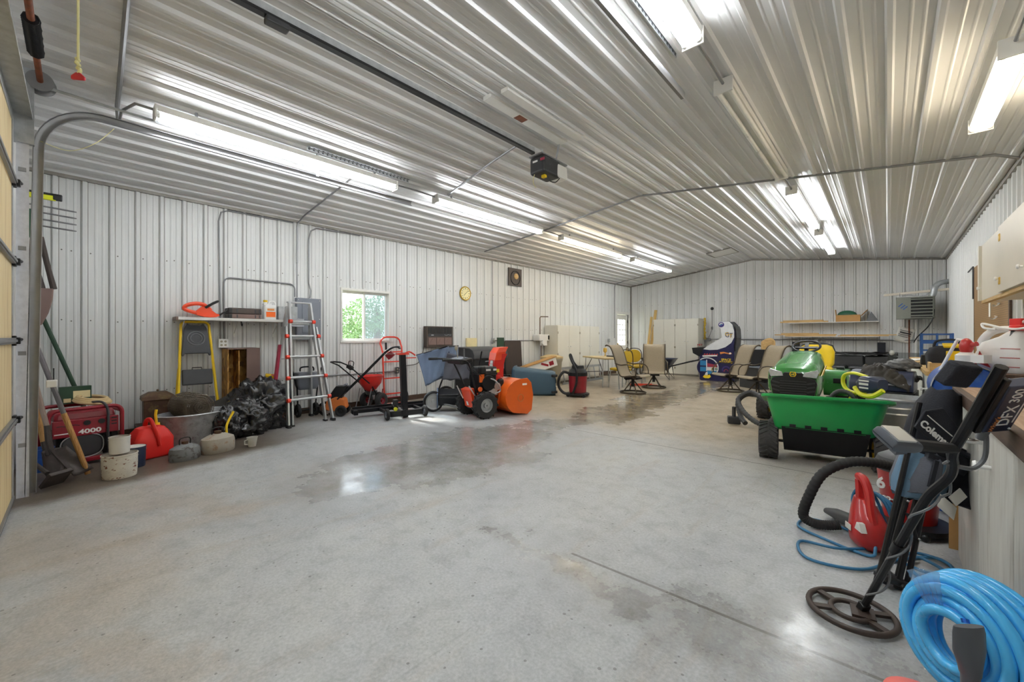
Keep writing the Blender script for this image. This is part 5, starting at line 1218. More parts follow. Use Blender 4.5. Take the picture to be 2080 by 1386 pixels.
# blue wheeled bin lying on its side
t = thing('wheeled_bin', 'blue wheeled trash bin lying on its side', 'trash bin', (-5.5, 6.75, .0), -22, rot=(0, 0, 38))
b = B()
b.loft([[(x, y, z) for y, z in rrect(-w, w, .0+d, hh_-d*.5, .07)] for x, w, hh_, d in ((-.48, .29, .58, .0), (-.4, .285, .57, .0), (.3, .235, .5, .0), (.36, .22, .48, .01))]); b.o('body', 'tote_blue', t, sm=45)
b = B(); b.loft([[(x, y, z) for y, z in rrect(-w, w, .0, hh_, .07)] for x, w, hh_ in ((-.56, .27, .55), (-.53, .305, .6), (-.48, .31, .605))]); b.o('lid', 'tote_blue', t, sm=45)
b = B(); b.box((.365, -.0, .3), (.02, .3, .09)); b.box((.364, -.02, .12), (.02, .16, .12)); b.o('molded_recess', 'dark_grey', t, sm=0, bev=.01)
for z in (.08, .42): wheel(t, (.33, -.2, z), .07, .05, rm='dark_grey', ax=(0, 0, 1))
# beige trash can
t = thing('trash_can', 'round beige trash can with tan lid beside the white cabinet', 'trash can', (-6.33, 8.3, 0))
b = B(); b.lathe([(.215, 0), (.22, .02), (.265, .6), (.28, .62), (.285, .66), (.29, .66), (.29, .7), (.27, .7)], 36); b.o('can', 'beige', t)
b = B(); b.lathe([(.295, .69), (.295, .73), (.26, .735), (.2, .76), (.12, .78), (.001, .785)], 36, cap=False); b.o('lid', 'tan', t)
b = B()
for a in (20, 200): 
    x, y = .3*math.cos(R(a-60)), .3*math.sin(R(a-60)); b.box((x, y, .62), (.09, .05, .13), (0, 0, a-60+90))
b.o('handle', 'dark_grey', t, sm=0, bev=.015)
# white charger and its cords
t = thing('charger_box', 'white box charger on the left wall by the tall cabinet', 'charger', (XL+.03, 8.38, 1.2), 90)
b = B(); b.box((0, -.11, .02), (.42, .22, .17)); b.o('case', 'white_plastic', t, sm=0, bev=.015)
b = B(); b.box((.0, -.18, -.12), (.18, .1, .14)); b.cyl((-.08, -.2, -.13), (-.08, -.26, -.13), .05); b.o('holster', 'white_plastic', t, sm=30)
b = B(); b.box((.17, -.222, .02), (.05, .006, .11)); b.o('display', 'black_plastic', t, sm=0)
b = B(); b.tube([(.0, -.06, .1), (.0, -.06, .55), (.04, -.06, .58), (.3, -.1, .585)], .013, 8); b.tube([(.0, -.1, -.19), (.0, -.1, -.6)], .012, 8); b.o('cable', 'copper', t)
# tall white cabinets along the left wall
def cabinet(label, loc, rz, w, h, d, nd, m='cream_paint', group=None, knobs=1.2):
    t = thing('tall_cabinet', label, 'cabinet', loc, rz, group)
    b = B(); b.bb(-w/2, w/2, 0, d, 0, h); b.o('body', m, t, sm=0, bev=.003)
    b = B(); b.bb(-w/2, w/2, -.002, .02, 0, .06); b.o('plinth', 'trim_grey', t, sm=0)
    dw = w/nd
    for k in range(nd):
        x0 = -w/2+k*dw
        b = B(); b.bb(x0+.007, x0+dw-.007, -.02, -.002, .06, h-.01); dr = b.o('door', m, t, sm=0, bev=.003)
        b = B(); kx = x0+(dw-.05 if k % 2 == 0 else .05); b.cyl((kx, -.02, knobs), (kx, -.035, knobs), .008, n=8); b.sph((kx, -.045, knobs), .016, 10, 7); b.o('knob', 'white_plastic', dr)
        b = B(); hx = x0+(.012 if k % 2 == 0 else dw-.012)
        for z in (.25, h*.5, h-.2): b.box((hx, -.022, z), (.03, .006, .06))
        b.o('hinge', 'beige', dr, sm=0)
    return t
cabinet('tall white four-door cabinet along the left wall behind the shop vacuum', (-6.4, 9.68, 0), 90, 2.1, 1.55, .43, 4, knobs=.98)
outlet('grey switch box on the left wall between white cabinet and side door', 12.1, 1.12, 1, 'galv')
outlet('dark cross-shaped wall fitting right of the tall white cabinet', 11.15, 1.12, 1, 'dark_grey')
conduit('thin conduit on the left wall just right of the tall white cabinet', [(WX, 11.4, .1), (WX, 11.4, 1.0)], .01)
# ================================================================ far end of the room
# aluminium ladder lying on edge in front of the cabinet
t = thing('extension_ladder', 'aluminium ladder lying on its edge along the white cabinet', 'ladder', (-6.12, 9.5, 0), 90, rot=(-10, 0, 90))
b = B()
for z in (.03, .42): b.box((0, 0, z), (2.0, .03, .06))
b.o('rail', 'alu', t, sm=0)
for k in range(7): b = B(); b.cyl((-.9+.3*k, 0, .03), (-.9+.3*k, 0, .42), .016, n=8); b.o('rung', 'alu', t)
# table with folding legs
t = thing('folding_table', 'tan topped table with metal legs in front of the white cabinet', 'table', (-5.35, 9.32, 0), -33)
b = B(); b.box((0, 0, .705), (1.22, .76, .035)); b.o('tabletop', 'ply', t, sm=0, bev=.006)
b = B(); b.box((0, 0, .68), (.9, .5, .02)); b.o('apron', 'dark_metal', t, sm=0)
for sx in (-1, 1):
    for sy in (-1, 1): b = B(); b.tube([(sx*.5, sy*.33, .69), (sx*.54, sy*.36, 0)], .014, 8); b.o('leg', 'alu', t)
    b = B(); b.tube([(sx*.52, -.34, .3), (sx*.52, .34, .3)], .009, 6); b.tube([(sx*.51, -.33, .35), (sx*.2, -.3, .67)], .008, 6); b.o('brace', 'dark_metal', t)
t = thing('tray', 'dark tray lying on the tan table top', 'tray', (-5.15, 9.42, .723), -33)
b = B(); b.box((0, 0, .015), (.42, .26, .03)); b.o('tray', 'black_plastic', t, sm=0, bev=.008)
t = thing('yellow_vase', 'small yellow and tan ornament standing at the back of the tan table', 'ornament', (-5.6, 9.72, .723))
b = B(); b.lathe([(.03, 0), (.012, .03), (.012, .08), (.05, .12), (.05, .2), (.03, .22), (.001, .22)], 14); b.o('body', 'gold', t)
# dinette chairs with yellow vinyl
def dinette(label, loc, rz):
    t = thing('dinette_chair', label, 'chair', loc, rz, 'yellow vinyl dinette chairs by the table')
    b = B(); b.loft([[(x, y, z) for x, y in rrect(-a, a, -a, a, .06)] for z, a in ((.43, .19), (.44, .2), (.475, .2), (.49, .17))]); b.o('seat', 'yellow_vinyl', t, sm=50)
    b = B(); b.loft([[(x, y+.02*math.cos(x*9), z) for x, z in [(p[0], p[1]) for p in rrect(-.17, .17, .56, .9, .15, 6)]] for y in (.19, .235)]); b.o('backrest', 'yellow_vinyl', t, sm=40, bev=.01)
    for sx in (-1, 1):
        b = B(); b.tube([(sx*.17, -.16, .43), (sx*.2, -.22, 0)], .012, 8); b.o('leg', 'alu', t)
        b = B(); b.tube([(sx*.17, .16, .43), (sx*.2, .24, 0)], .012, 8); b.o('leg', 'alu', t)
    b = B(); b.tube(spl([(-.17, .1, .43), (-.185, .22, .5), (-.185, .22, .8), (-.1, .23, .92), (.1, .23, .92), (.185, .22, .8), (.185, .22, .5), (.17, .1, .43)]), .011, 8); b.o('back_frame', 'bronze', t)
    return t
dc = dinette('yellow vinyl dinette chair at the right end of the tan table', (-4.72, 8.92, 0), -118)
dup(dc, (-4.88, 9.95, 0), 24, 'yellow vinyl dinette chair whose round back shows behind the near patio chair')
dup(dc, (-5.2, 10.7, 0), 130, 'farthest yellow vinyl dinette chair, turned sideways behind the one facing the camera')
# swivel patio chairs
def patio(label, loc, rz):
    t = thing('patio_chair', label, 'patio chair', loc, rz, 'tan sling swivel patio chairs')
    b = B(); b.torus((0, 0, .018), .27, .017, (0, 0, 1), 32, 8)
    for a in (45, 135, 225, 315): c_, s_ = math.cos(R(a)), math.sin(R(a)); b.tube(spl([(c_*.27, s_*.27, .02), (c_*.2, s_*.2, .05), (c_*.08, s_*.08, .2), (c_*.04, s_*.04, .25)]), .014, 6)
    b.o('swivel_base', 'bronze', t)
    b = B(); b.cyl((0, 0, .14), (0, 0, .31), .035, n=12); b.box((0, 0, .32), (.26, .3, .03)); b.cyl((-.13, .1, .3), (.13, .1, .3), .022); b.o('swivel', 'dark_metal', t, sm=30)
    prof = spl([(0, -.29, .37), (0, -.25, .405), (0, -.05, .385), (0, .13, .37), (0, .2, .43), (0, .27, .62), (0, .34, .85), (0, .41, 1.0), (0, .5, 1.055), (0, .54, 1.03)], 5)
    b = B(); n = len(prof)
    b.grid(lambda u, v: V(((v-.5)*.5, 0, 0))+prof[min(int(round(u*(n-1))), n-1)]+V((0, 0, -.012*(1-(2*v-1)**2))), n-1, 6); b.o('sling', 'sling', t, solid=.008, sm=60)
    b = B()
    for sx in (-1, 1): b.tube([V((sx*.255, 0, -.004))+p for p in prof], .014, 8)
    b.tube([(-.255, -.1, .37), (.255, -.1, .37)], .012, 6); b.tube([(-.255, .12, .36), (.255, .12, .36)], .012, 6); b.o('frame', 'bronze', t)
    for sx in (-1, 1):
        b = B(); b.tube(spl([(sx*.26, -.12, .36), (sx*.3, -.2, .36), (sx*.31, -.21, .5), (sx*.31, -.15, .6), (sx*.31, -.02, .635), (sx*.3, .15, .62), (sx*.27, .29, .66)]), .015, 8, fl=.8); b.o('armrest', 'bronze', t)
    return t
pc = patio('tan sling patio chair seen from the side at the end of the tan table', (-4.12, 8.35, 0), 90)
dup(pc, (-4.17, 9.55, 0), 22, 'tan sling patio chair facing the camera in front of the wheelbarrow')
dup(pc, (-2.62, 10.1, 0), -42, 'tan sling patio chair beside the arcade machine')
dup(pc, (-2.0, 9.72, 0), -42, 'tan sling patio chair next to the green tractor')
# orange cord heap
tag(B().tube(spl([(.12*math.cos(k*1.1)+.04*math.sin(k*2.3), .3*math.sin(k*.9)+.05*math.cos(k*1.7), .012+.006*(k % 5)) for k in range(26)], 4), .009, 6).o('orange_cord', 'cord_orange'), 'orange extension cord heaped on the floor behind the patio chair', 'cord')
o = bpy.data.objects['orange_cord']; o.location = (-4.55, 9.75, 0); o.rotation_euler[2] = R(-45)
# wheelbarrow
t = thing('wheelbarrow', 'dark wheelbarrow with black grips in front of the far cabinet', 'wheelbarrow', (-4.95, 11.75, 0), 6)
b = B(); b.loft([[(x, y, z) for x, y in rrect(-a, c_, -w, w, .1)] for z, a, c_, w in ((.28, .2, .25, .18), (.6, .5, .45, .33), (.61, .52, .47, .345), (.59, .48, .43, .32), (.3, .18, .23, .16))], cap=True); b.o('tray', 'navy', t, sm=50)
b = B()
for sy in (-1, 1): b.tube([(-.55, sy*.04, .2), (.0, sy*.18, .29), (.8, sy*.3, .52)], .017, 8)
for sy in (-1, 1): b.tube([(.3, sy*.22, .36), (.35, sy*.24, .01), (.1, sy*.2, .28)], .014, 8)
b.o('frame', 'black_metal', t)
for sy in (-1, 1): b = B(); b.tube([(.8, sy*.3, .52), (1.02, sy*.33, .58)], .021, 8); b.o('grip', 'rubber', t)
wheel(t, (-.55, 0, .2), .2, .1, rm='rim_grey', ax=(0, 1, 0))
# lumber leaning in the corner
for k, (x, w, lab) in enumerate(((-5.98, .09, 'long pine board leaning in the far corner, upper one'), (-6.08, .07, 'narrow pine board leaning in the far corner behind the upper one'))):
    t = thing('leaning_board', lab, 'board', (x, 13.2, .0), 0, 'boards leaning in the far corner', rot=(-9.5 if k == 0 else -8, 3.5, 0))
    b = B(); b.box((0, 0, 1.1-.12*k), (w, .04, 2.2-.25*k)); b.o('board', 'pine_z', t, sm=0, bev=.003)
cabinet('white four-door cabinet against the far wall', (-5.02, 13.12, 0), 0, 1.44, 1.82, .55, 4, knobs=1.1)
t = thing('foam_strip', 'crumbly yellow foam strip on the right edge of the far cabinet', 'strip', (-4.24, 13.5, .0))
b = B(); rnd = random.Random(2)
for k in range(26): b.box((rnd.uniform(-.015, .015), .02, 1.18+.026*k), (.035+rnd.uniform(0, .025), .04, .03))
b.o('strip', 'yellow_vinyl', t, sm=0)
t = thing('bracket_box', 'dark conduit box on the far wall at the end of the cabinet', 'box', (-4.2, YF-.06, 1.17))
b = B(); b.box((0, 0, 0), (.16, .1, .1)); b.o('box', 'zinc', t, sm=0, bev=.01)
conduit('long level grey conduit along the far wall', [(-4.15, YF-.03, 1.17), (.2, YF-.03, 1.155), (XR-.05, YF-.03, 1.15)], .013)
t = thing('cord_plug', 'dark plug and thin cord high on the far wall beside the cabinet', 'plug', (-4.08, YF-.03, 2.14))
b = B(); b.sph((0, 0, 0), (.05, .03, .05), 10, 7); b.o('plug', 'black_plastic', t)
b = B(); b.tube(spl([(0, 0, -.03), (.0, 0, -.5), (.01, -.01, -.62), (-.01, -.02, -.7), (-.1, 0, -.92), (-.15, 0, -.96)]), .008, 6); b.box((0, 0, -.62), (.05, .04, .09)); b.o('cord', 'mid_grey', t)
# ---------------------------------------------------------------- arcade machine
t = thing('arcade_machine', 'dark blue and white arcade machine with colourful side art', 'arcade machine', (-3.96, 12.45, 0), 3)
def px(p): return ((p[0]-1427)*.01427, (776-p[1])*.01427*.965)
body = [px(p) for p in ((1427, 774), (1427, 724), (1434, 712), (1468, 687), (1466, 672), (1461, 661), (1462, 656), (1466, 654.5), (1481, 655), (1487, 662), (1490, 675), (1490, 690), (1488, 705), (1489, 715), (1489, 776), (1430, 776))]
W2 = .31
for y in (-W2, W2):
    b = B(); b.prism(body, .02, 'XZ', y); sp = b.o('side_panel', 'arcade_blue', t, sm=0)
    if y > 0: continue
    ly = y-.012
    def pl(poly, m, nm='side_art', k=0, th=.002): q = B(); q.prism([px(p) for p in poly], th, 'XZ', ly-.0015*k); return q.o(nm, m, sp, sm=0)
    def disc(c, r0, r1, m, k, a0=0, a1=360, n=26): return pl([(c[0]+r1*math.cos(R(a0+(a1-a0)*i/n)), c[1]-r1*math.sin(R(a0+(a1-a0)*i/n))) for i in range(n+1)]+[(c[0]+r0*math.cos(R(a1+(a0-a1)*i/n)), c[1]-r0*math.sin(R(a1+(a0-a1)*i/n))) for i in range(n+1)], m, k=k)
    pl([(1433.5, 711.5), (1440, 706), (1468, 687), (1466, 672), (1461, 661), (1462, 656.5), (1466, 655), (1480.5, 655.5), (1486, 662), (1489, 675), (1489, 687), (1484, 698), (1474, 706.5), (1460, 712), (1446, 713)], 'arcade_white', k=1)
    c_ = (1441, 749); disc(c_, 0, 19, 'arcade_blue', 1, 0, 232); pl([(1428, 745), (1439.5, 745), (1439.5, 735), (1428, 735)], 'arcade_sky', k=2); pl([(1441, 740), (1459, 743), (1458, 748), (1441, 747)], 'arcade_red', k=2)
    pl([(1428, 748), (1440, 748), (1440, 757), (1428, 757)], 'arcade_sky', k=2); pl([(1441, 748), (1460, 748), (1460, 755), (1441, 755)], 'arcade_white', k=2); pl([(1441, 755), (1459, 755), (1456, 762), (1441, 762)], 'arcade_sky', k=2)
    disc(c_, 19, 21, 'arcade_white', 3, -38, 130); pl([(1439.3, 733), (1441, 733), (1441, 756), (1439.3, 756)], 'arcade_white', k=3)
    disc((1455, 753), 5, 6.3, 'gold', 4, 60, 220); disc((1452, 751.5), 0, 2.2, 'tool_green', 4); disc((1457.5, 751.5), 1, 2.4, 'tool_green', 4)
    pl([(1433, 769), (1436, 764), (1438, 766), (1440, 759), (1442, 765), (1446, 763), (1448, 768), (1444, 771), (1437, 771)], 'text_yellow', k=4); pl([(1438, 760), (1441.5, 757), (1442.5, 764), (1437, 765)], 'arcade_white', k=5)
    disc((1475, 752), 5, 7.5, 'arcade_purple', 2, 20, 210); disc((1475, 755), 3, 4, 'arcade_red', 3, 0, 200)
    disc((1466.5, 661.5), 0, 5.2, 'arcade_purple', 2); disc((1466.5, 661.5), 1.6, 3.6, 'arcade_white', 3, 20, 200); disc((1466.5, 661.5), 0, 1.4, 'arcade_sky', 3)
    def tx(s_, size, p, m, dy, sx=1, nm='side_lettering'):
        q = B(); x, z = px(p); q.text(s_, size, (x, ly-.004-dy, z), (90, 0, 0), .0012, bold=.002, sx=sx); return q.o(nm, m, sp, sm=0)
    tx('SPACE', .085, (1475, 732), 'text_yellow', 0, 1.0); tx('INVADERS', .075, (1474.5, 737), 'text_yellow', 0, .95)
    tx('GT', .16, (1480, 683), 'arcade_blue', 0, .9); tx('G', .14, (1476.5, 680.5), 'gold', .002); tx('T', .14, (1483, 684.5), 'gold', .002)
    pl([(1464, 717), (1470, 716), (1480, 718.5), (1484, 717.5), (1485, 720), (1481, 721), (1472, 719), (1465, 721)], 'text_orange', k=2, nm='orange_mark'); disc((1482, 719), .6, 1.8, 'text_white', 3)
    for i in range(6): pl([(1434+4.5*i, 723), (1437+4.5*i, 719.5), (1438.4+4.5*i, 723)], 'text_red', k=2)
    pl([(1432, 724.5), (1459, 722.5), (1459.5, 725.5), (1433, 727)], 'text_white', k=2, nm='white_mark')
b = B(); b.prism([(x*.995+.003, z*.99+.004) for x, z in body], 2*W2-.02, 'XZ', 0); b.o('case', 'black_plastic', t, sm=0)
b = B(); b.prism([px(p) for p in ((1412, 709), (1433, 707), (1434, 722), (1426, 727), (1414, 720))], 2*W2+.02, 'XZ', 0); cpn = b.o('control_panel', 'black_plastic', t, sm=0, bev=.006)
b = B()
for y in (-.2, 0, .2): b.cyl((-.08, y, .97), (-.08, y, 1.01), .008); b.sph((-.08, y, 1.02), .016, 8, 6)
b.cyl((-.02, -.25, .99), (-.02, -.25, 1.03), .012); b.o('joystick', 'red', cpn)
b = B(); b.prism([px(p) for p in ((1489.5, 664), (1492, 671), (1493, 688), (1491, 714), (1489, 715), (1490.3, 690))], 2*W2, 'XZ', 0); b.o('rear_hood', 'black_metal', t, sm=0)
# behind the patio chairs: small cabinet, printer-like box, wood chair back
t = thing('low_cabinet', 'dark low cabinet behind the patio chairs', 'cabinet', (-2.3, 11.2, 0), -40)
b = B(); b.box((0, 0, .25), (.62, .5, .5)); b.o('body', 'dark_grey', t, sm=0, bev=.006)
b = B(); b.box((0, -.0, .515), (.7, .56, .025)); b.o('top', 'panel_grey', t, sm=0, bev=.004)
t = thing('computer_tower', 'black computer-like box standing on the low dark cabinet', 'box', (-2.33, 11.2, .53), -42)
b = B(); b.box((0, 0, .2), (.2, .38, .4)); b.o('case', 'black_plastic', t, sm=0, bev=.01)
b = B(); b.box((0, -.192, .22), (.14, .006, .12)); b.box((.0, -.196, .2), (.05, .004, .02)); b.o('front_bezel', 'panel_grey', t, sm=0)
t = thing('wooden_chair', 'chair with curved light wood back behind the patio chairs', 'chair', (-2.25, 12.3, 0), -35)
b = B(); b.grid(lambda u, v: V(((u-.5)*.44, .06*(2*u-1)**2*-1, .75+.46*v-.1*abs(2*u-1)**2*v)), 10, 8); b.o('backrest', 'pine', t, solid=.015)
b = B(); b.box((0, -.2, .46), (.44, .42, .04)); b.o('seat', 'dark_brown', t, sm=0, bev=.015)
for sx in (-1, 1):
    for sy in (-.38, 0): b = B(); b.tube([(sx*.18, sy, .46 if sy else .78), (sx*.2, sy, 0)], .013, 8); b.o('leg', 'black_metal', t)
# sofa
t = thing('sofa', 'black leather sofa against the far wall behind the tractor', 'sofa', (-.72, 12.95, 0), 0)
b = B(); b.box((0, .1, .25), (1.84, .8, .3)); b.o('base', 'leather', t, sm=0, bev=.04, seg=3)
for k in range(2):
    x = -.44+.88*k
    b = B(); b.box((x, -.02, .46), (.86, .66, .16)); b.o('seat_cushion', 'leather', t, sm=0, bev=.05, seg=4)
for k in range(3):
    x = -.6+.6*k
    b = B(); b.box((x, .32, .56), (.6, .26, .42), (-8, 0, 0)); b.o('back_cushion', 'leather', t, sm=0, bev=.04, seg=4)
b = B(); b.grid(lambda u, v: V(((u-.5)*1.8, .3+.3*(v-.5)+.03*math.sin(u*23+v*4), .8+.05*math.sin(PI*v)+.012*NZ.noise(V((u*14, v*5, 0)))*2)), 60, 10); b.o('throw_cover', 'leather', t, solid=.02)
for sx in (-1, 1): b = B(); b.box((sx*.92, .05, .36), (.16, .86, .6)); b.o('armrest', 'leather', t, sm=0, bev=.06, seg=4)
for x, lab in ((-1.85, 'black tower speaker behind the yellow tractor seat'), (-.11, 'black tower speaker at the right end of the sofa')):
    t = thing('tower_speaker', lab, 'speaker', (x, 13.5, 0), 0, 'black tower speakers by the far wall')
    b = B(); b.box((0, 0, .55), (.15, .2, 1.1)); b.o('case', 'black_plastic', t, sm=0, bev=.005)
    b = B(); b.box((0, -.103, .6), (.13, .006, .95)); b.o('cloth_front', 'camp_black', t, sm=0)
# shelves with lumber on the far wall
for z, lab in ((1.63, 'upper thin white shelf on the far wall'), (1.25, 'lower thin white shelf on the far wall above the conduit')):
    t = thing('far_shelf', lab, 'shelf', (-1.09, YF-.02, z), 0, 'white shelves on the far wall')
    b = B(); b.bb(-.93, .93, -.3, 0, -.018, 0); b.o('board', 'white_paint', t, sm=0)
    for x in (-.72, .72): b = B(); b.bb(x-.01, x+.01, -.006, 0, -.35, .05); b.tube([(x, -.01, -.2), (x, -.26, -.02)], .005, 5); b.o('bracket', 'white_paint', t)
def plank(label, x0, x1, y, z, h=.03, w=.09, g='boards on the far wall shelves'):
    t = thing('pine_plank', label, 'plank', ((x0+x1)/2, y, z), random.uniform(-1.2, 1.2), g)
    b = B(); b.box((0, 0, h/2), (x1-x0, w, h)); b.o('plank', 'pine', t, sm=0, bev=.002)
plank('lower pine board at the left end of the upper far shelf', -2.22, -1.15, YF-.24, 1.631, .035)
plank('pine board on top at the left end of the upper far shelf', -2.15, -1.25, YF-.22, 1.667, .03)
plank('pine board at the bottom of the left stack on the lower far shelf', -2.1, -1.0, YF-.25, 1.251, .03)
plank('middle pine board of the left stack on the lower far shelf', -2.35, -.98, YF-.23, 1.282, .03)
plank('short pine board topping the left stack on the lower far shelf', -2.2, -1.35, YF-.2, 1.313, .03)
plank('lower pine board on the right half of the lower far shelf', -.95, .02, YF-.25, 1.251, .022)
plank('upper pine board on the right half of the lower far shelf, overhanging its end', -.9, .16, YF-.23, 1.274, .025)
t = thing('cardboard_box', 'open cardboard box with green bag on the upper far shelf', 'box', (-.75, YF-.17, 1.632))
b = B(); b.bb(-.24, .24, -.13, -.12, 0, .17); b.bb(-.24, .24, .12, .13, 0, .17); b.bb(-.24, -.23, -.12, .12, 0, .17); b.bb(.23, .24, -.12, .12, 0, .17); b.bb(-.23, .23, -.12, .12, 0, .01); b.box((-.245, 0, .24), (.01, .24, .15), (0, -6, 0)); b.box((.32, 0, .22), (.01, .24, .19), (0, 40, 0)); b.o('carton', 'cardboard', t, sm=0)
b = B(); b.sph((-.02, 0, .17), (.2, .1, .12), 14, 9); b.o('green_bag', 'tool_green', t)
t = thing('sheet_stack', 'grey plastic corner piece leaning at the end of the upper far shelf', 'sheet', (-.28, YF-.17, 1.632), 0)
b = B(); b.prism([(-.12, 0), (.12, 0), (-.02, .24)], .16, 'XZ', 0); b.o('sheet', 'mid_grey', t, sm=0)
outlet('grey outlet box on the far wall conduit under the shelves', -1.42, 1.155, 1, 'galv') ; o = bpy.context.scene.objects['outlet_box.005'] if 'outlet_box.005' in bpy.data.objects else None
if o: o.location = (-1.42, YF-.02, 1.14); o.rotation_euler = (0, 0, 0)
# unit heater hung near the right corner, with flue
t = thing('unit_heater', 'grey-green gas unit heater hung in the far right corner', 'heater', (.46, 13.05, 1.655))
b = B(); b.bb(-.31, .06, 0, .45, 0, .5); b.bb(.06, .32, 0, .45, 0, .5); b.o('case', 'machine_grey', t, sm=0, bev=.006)
b = B(); b.bb(-.32, .09, -.012, .46, .5, .515); b.o('top_cover', 'alu', t, sm=0)
b = B(); b.bb(-.08, .29, -.004, .002, .02, .48); lv = b.o('outlet_recess', 'black_plastic', t, sm=0)
b = B()
for k in range(6): b.box((.105, -.012, .07+.075*k), (.36, .05, .008), (35, 0, 0))
for q in ((-.085, -.07, .02, .48), (.28, .295, .02, .48)): b.bb(q[0], q[1], -.03, 0, q[2], q[3])
b.bb(-.085, .295, -.03, 0, .47, .485); b.bb(-.085, .295, -.03, 0, .015, .03); b.o('louver', 'machine_grey', lv, sm=0)
b = B(); b.box((-.24, -.002, .32), (.02, .004, .1), (0, 45, 0)); b.box((-.2, -.002, .28), (.02, .004, .1), (0, 45, 0)); b.box((-.16, -.002, .25), (.02, .004, .1), (0, 45, 0)); b.o('logo', 'steel_blue', t, sm=0)
b = B(); b.tube(spl([(.28, .1, .5), (.3, .1, .58), (.33, .12, .72), (.42, .15, .8), (.54, .18, .82)]), .055, 12); b.o('flue_elbow', 'galv', t)
b = B(); b.tube(spl([(-.2, .2, .54), (-.1, .2, .56), (.0, .2, .53), (.15, .2, .53), (.25, .2, .6)]), .012, 6); b.o('gas_pipe', 'galv_bright', t)
b = B()
for x in (-.25, .28): b.bb(x-.006, x+.006, .1, .112, .515, .6)
b.o('hanger_rod', 'zinc', t, sm=0)
b = B(); b.tube(spl([(.3, -.01, .2), (.28, -.02, .0), (.2, .0, -.2), (.05, .3, -.42), (.0, .55, -.55)]), .012, 6); b.o('power_cord', 'black_plastic', t)
t = thing('wood_batten', 'pale wooden batten carrying the heater across the far right corner', 'batten', (.5, 13.2, 2.27), 0, rot=(0, -3.5, 0))
b = B(); b.box((0, 0, 0), (1.14, .06, .05)); b.o('batten', 'cream_upper', t, sm=0)
t = thing('gas_line', 'rusty vertical gas pipe on the far wall below the heater', 'pipe', (.38, YF-.06, .6))
b = B(); b.tube([(0, 0, 1.05), (0, 0, .02), (.03, 0, 0), (.3, 0, 0)], .013, 8); b.o('pipe', 'rust', t)
t = thing('white_pipe', 'white plastic pipe on the far wall beside the rusty gas pipe', 'pipe', (.5, YF-.05, .55))
b = B(); b.cyl((0, 0, 0), (0, 0, 1.1), .022); b.o('pipe', 'white_plastic', t)
t = thing('paper_notice', 'crooked white printed paper hung on the far wall below the heater', 'notice', (.3, YF-.05, 1.28), 0, rot=(0, 18, 0))
b = B(); b.grid(lambda u, v: V(((u-.5)*.3, -.02*math.sin(u*5+v*3), (v-.5)*.36)), 8, 8); pg = b.o('sheet', 'paper', t, solid=.002)
b = B(); b.box((0, -.024, .05), (.2, .003, .03)); b.box((0, -.024, .0), (.22, .003, .012)); b.box((-.02, -.024, -.04), (.18, .003, .012)); b.box((0, -.024, .1), (.22, .003, .012)); b.o('printed_lines', 'ink', pg, sm=0)
# clear sheet and blue rack
t = thing('clear_sheet', 'clear plastic sheet standing on edge right of the sofa', 'sheet', (.33, 12.75, 0), 0, rot=(-6, 0, 0))
b = B(); b.box((0, 0, .44), (.66, .006, .88)); b.o('sheet', 'poly_sheet', t, sm=0)
t = thing('bag_wrap', 'crumpled clear plastic on the top left corner of the clear sheet', 'plastic bag', (.07, 12.7, .9), 0)
b = B(); b.sph((0, 0, -.03), (.05, .05, .06), 10, 7); b.o('plastic', 'jug_clear', t)
t = thing('blue_rack', 'blue steel rack frame standing in the far right corner', 'rack', (.68, 11.0, 0), 0)
b = B()
for x in (-.2, 0, .2): b.box((x, 0, .65), (.03, .03, 1.3))
for x in (-.2, .2): b.box((x, .35, .65), (.03, .03, 1.3))
b.o('upright', 'rack_blue', t, sm=0)
for z, m in ((1.28, 'rack_blue'), (1.14, 'rack_blue'), (.98, 'rack_blue'), (.6, 'rack_blue'), (.2, 'rack_blue')):
    b = B(); b.box((0, 0, z), (.43, .02, .03 if z != 1.14 else .07)); b.box((-.2, .175, z), (.02, .35, .03)); b.box((.2, .175, z), (.02, .35, .03)); b.o('cross_rail', m, t, sm=0)
# ================================================================ right side: tractor, cart, benches, gear
t = thing('lawn_tractor', 'green and yellow riding lawn tractor facing the camera', 'lawn tractor', (-.95, 7.1, 0), 0)
def hring(y, w, zb, zt, tw):
    h = zt-zb
    L_ = [(-w*.9, zb), (-w, zb+h*.25), (-w, zb+h*.62), (-w*.93, zb+h*.8), (-(w+tw)*.5, zb+h*.93), (-tw, zt), (-tw*.5, zt+.008)]
    return [(x, y, z) for x, z in L_]+[(-x, y, z) for x, z in L_[::-1]]
b = B(); b.loft([hring(-.42, .2, .4, .72, .14), hring(-.39, .26, .38, .79, .18), hring(-.3, .285, .38, .83, .2), hring(-.05, .295, .42, .885, .2), hring(.3, .285, .46, .95, .18), hring(.55, .26, .5, 1.0, .17), hring(.62, .22, .5, 1.0, .15)]); b.o('hood', 'jd_green', t, sm=50, bev=.004)
b = B(); b.prism([(-.235, .43), (.235, .43), (.265, .6), (.24, .66), (.14, .685), (.1, .74), (-.1, .74), (-.14, .685), (-.24, .66), (-.265, .6)], .05, 'XZ', -.41); gr = b.o('grille', 'black_plastic', t, sm=0, bev=.008)
b = B()
for k in range(6): b.box((0, -.44, .455+.033*k), (.3, .012, .009))
for sx in (-1, 1):
    for k in range(3): b.box((sx*.2, -.438, .49+.055*k), (.09, .012, .02), (0, sx*-14, 0))
b.o('grille_bar', 'dark_grey', gr, sm=0)
for sx in (-1, 1):
    b = B(); b.prism([(sx*.11, .69), (sx*.26, .675), (sx*.285, .75), (sx*.27, .785), (sx*.13, .745)], .05, 'XZ', -.415); b.o('headlight', 'lamp_lens', t, sm=0, bev=.006, label='clear headlight')
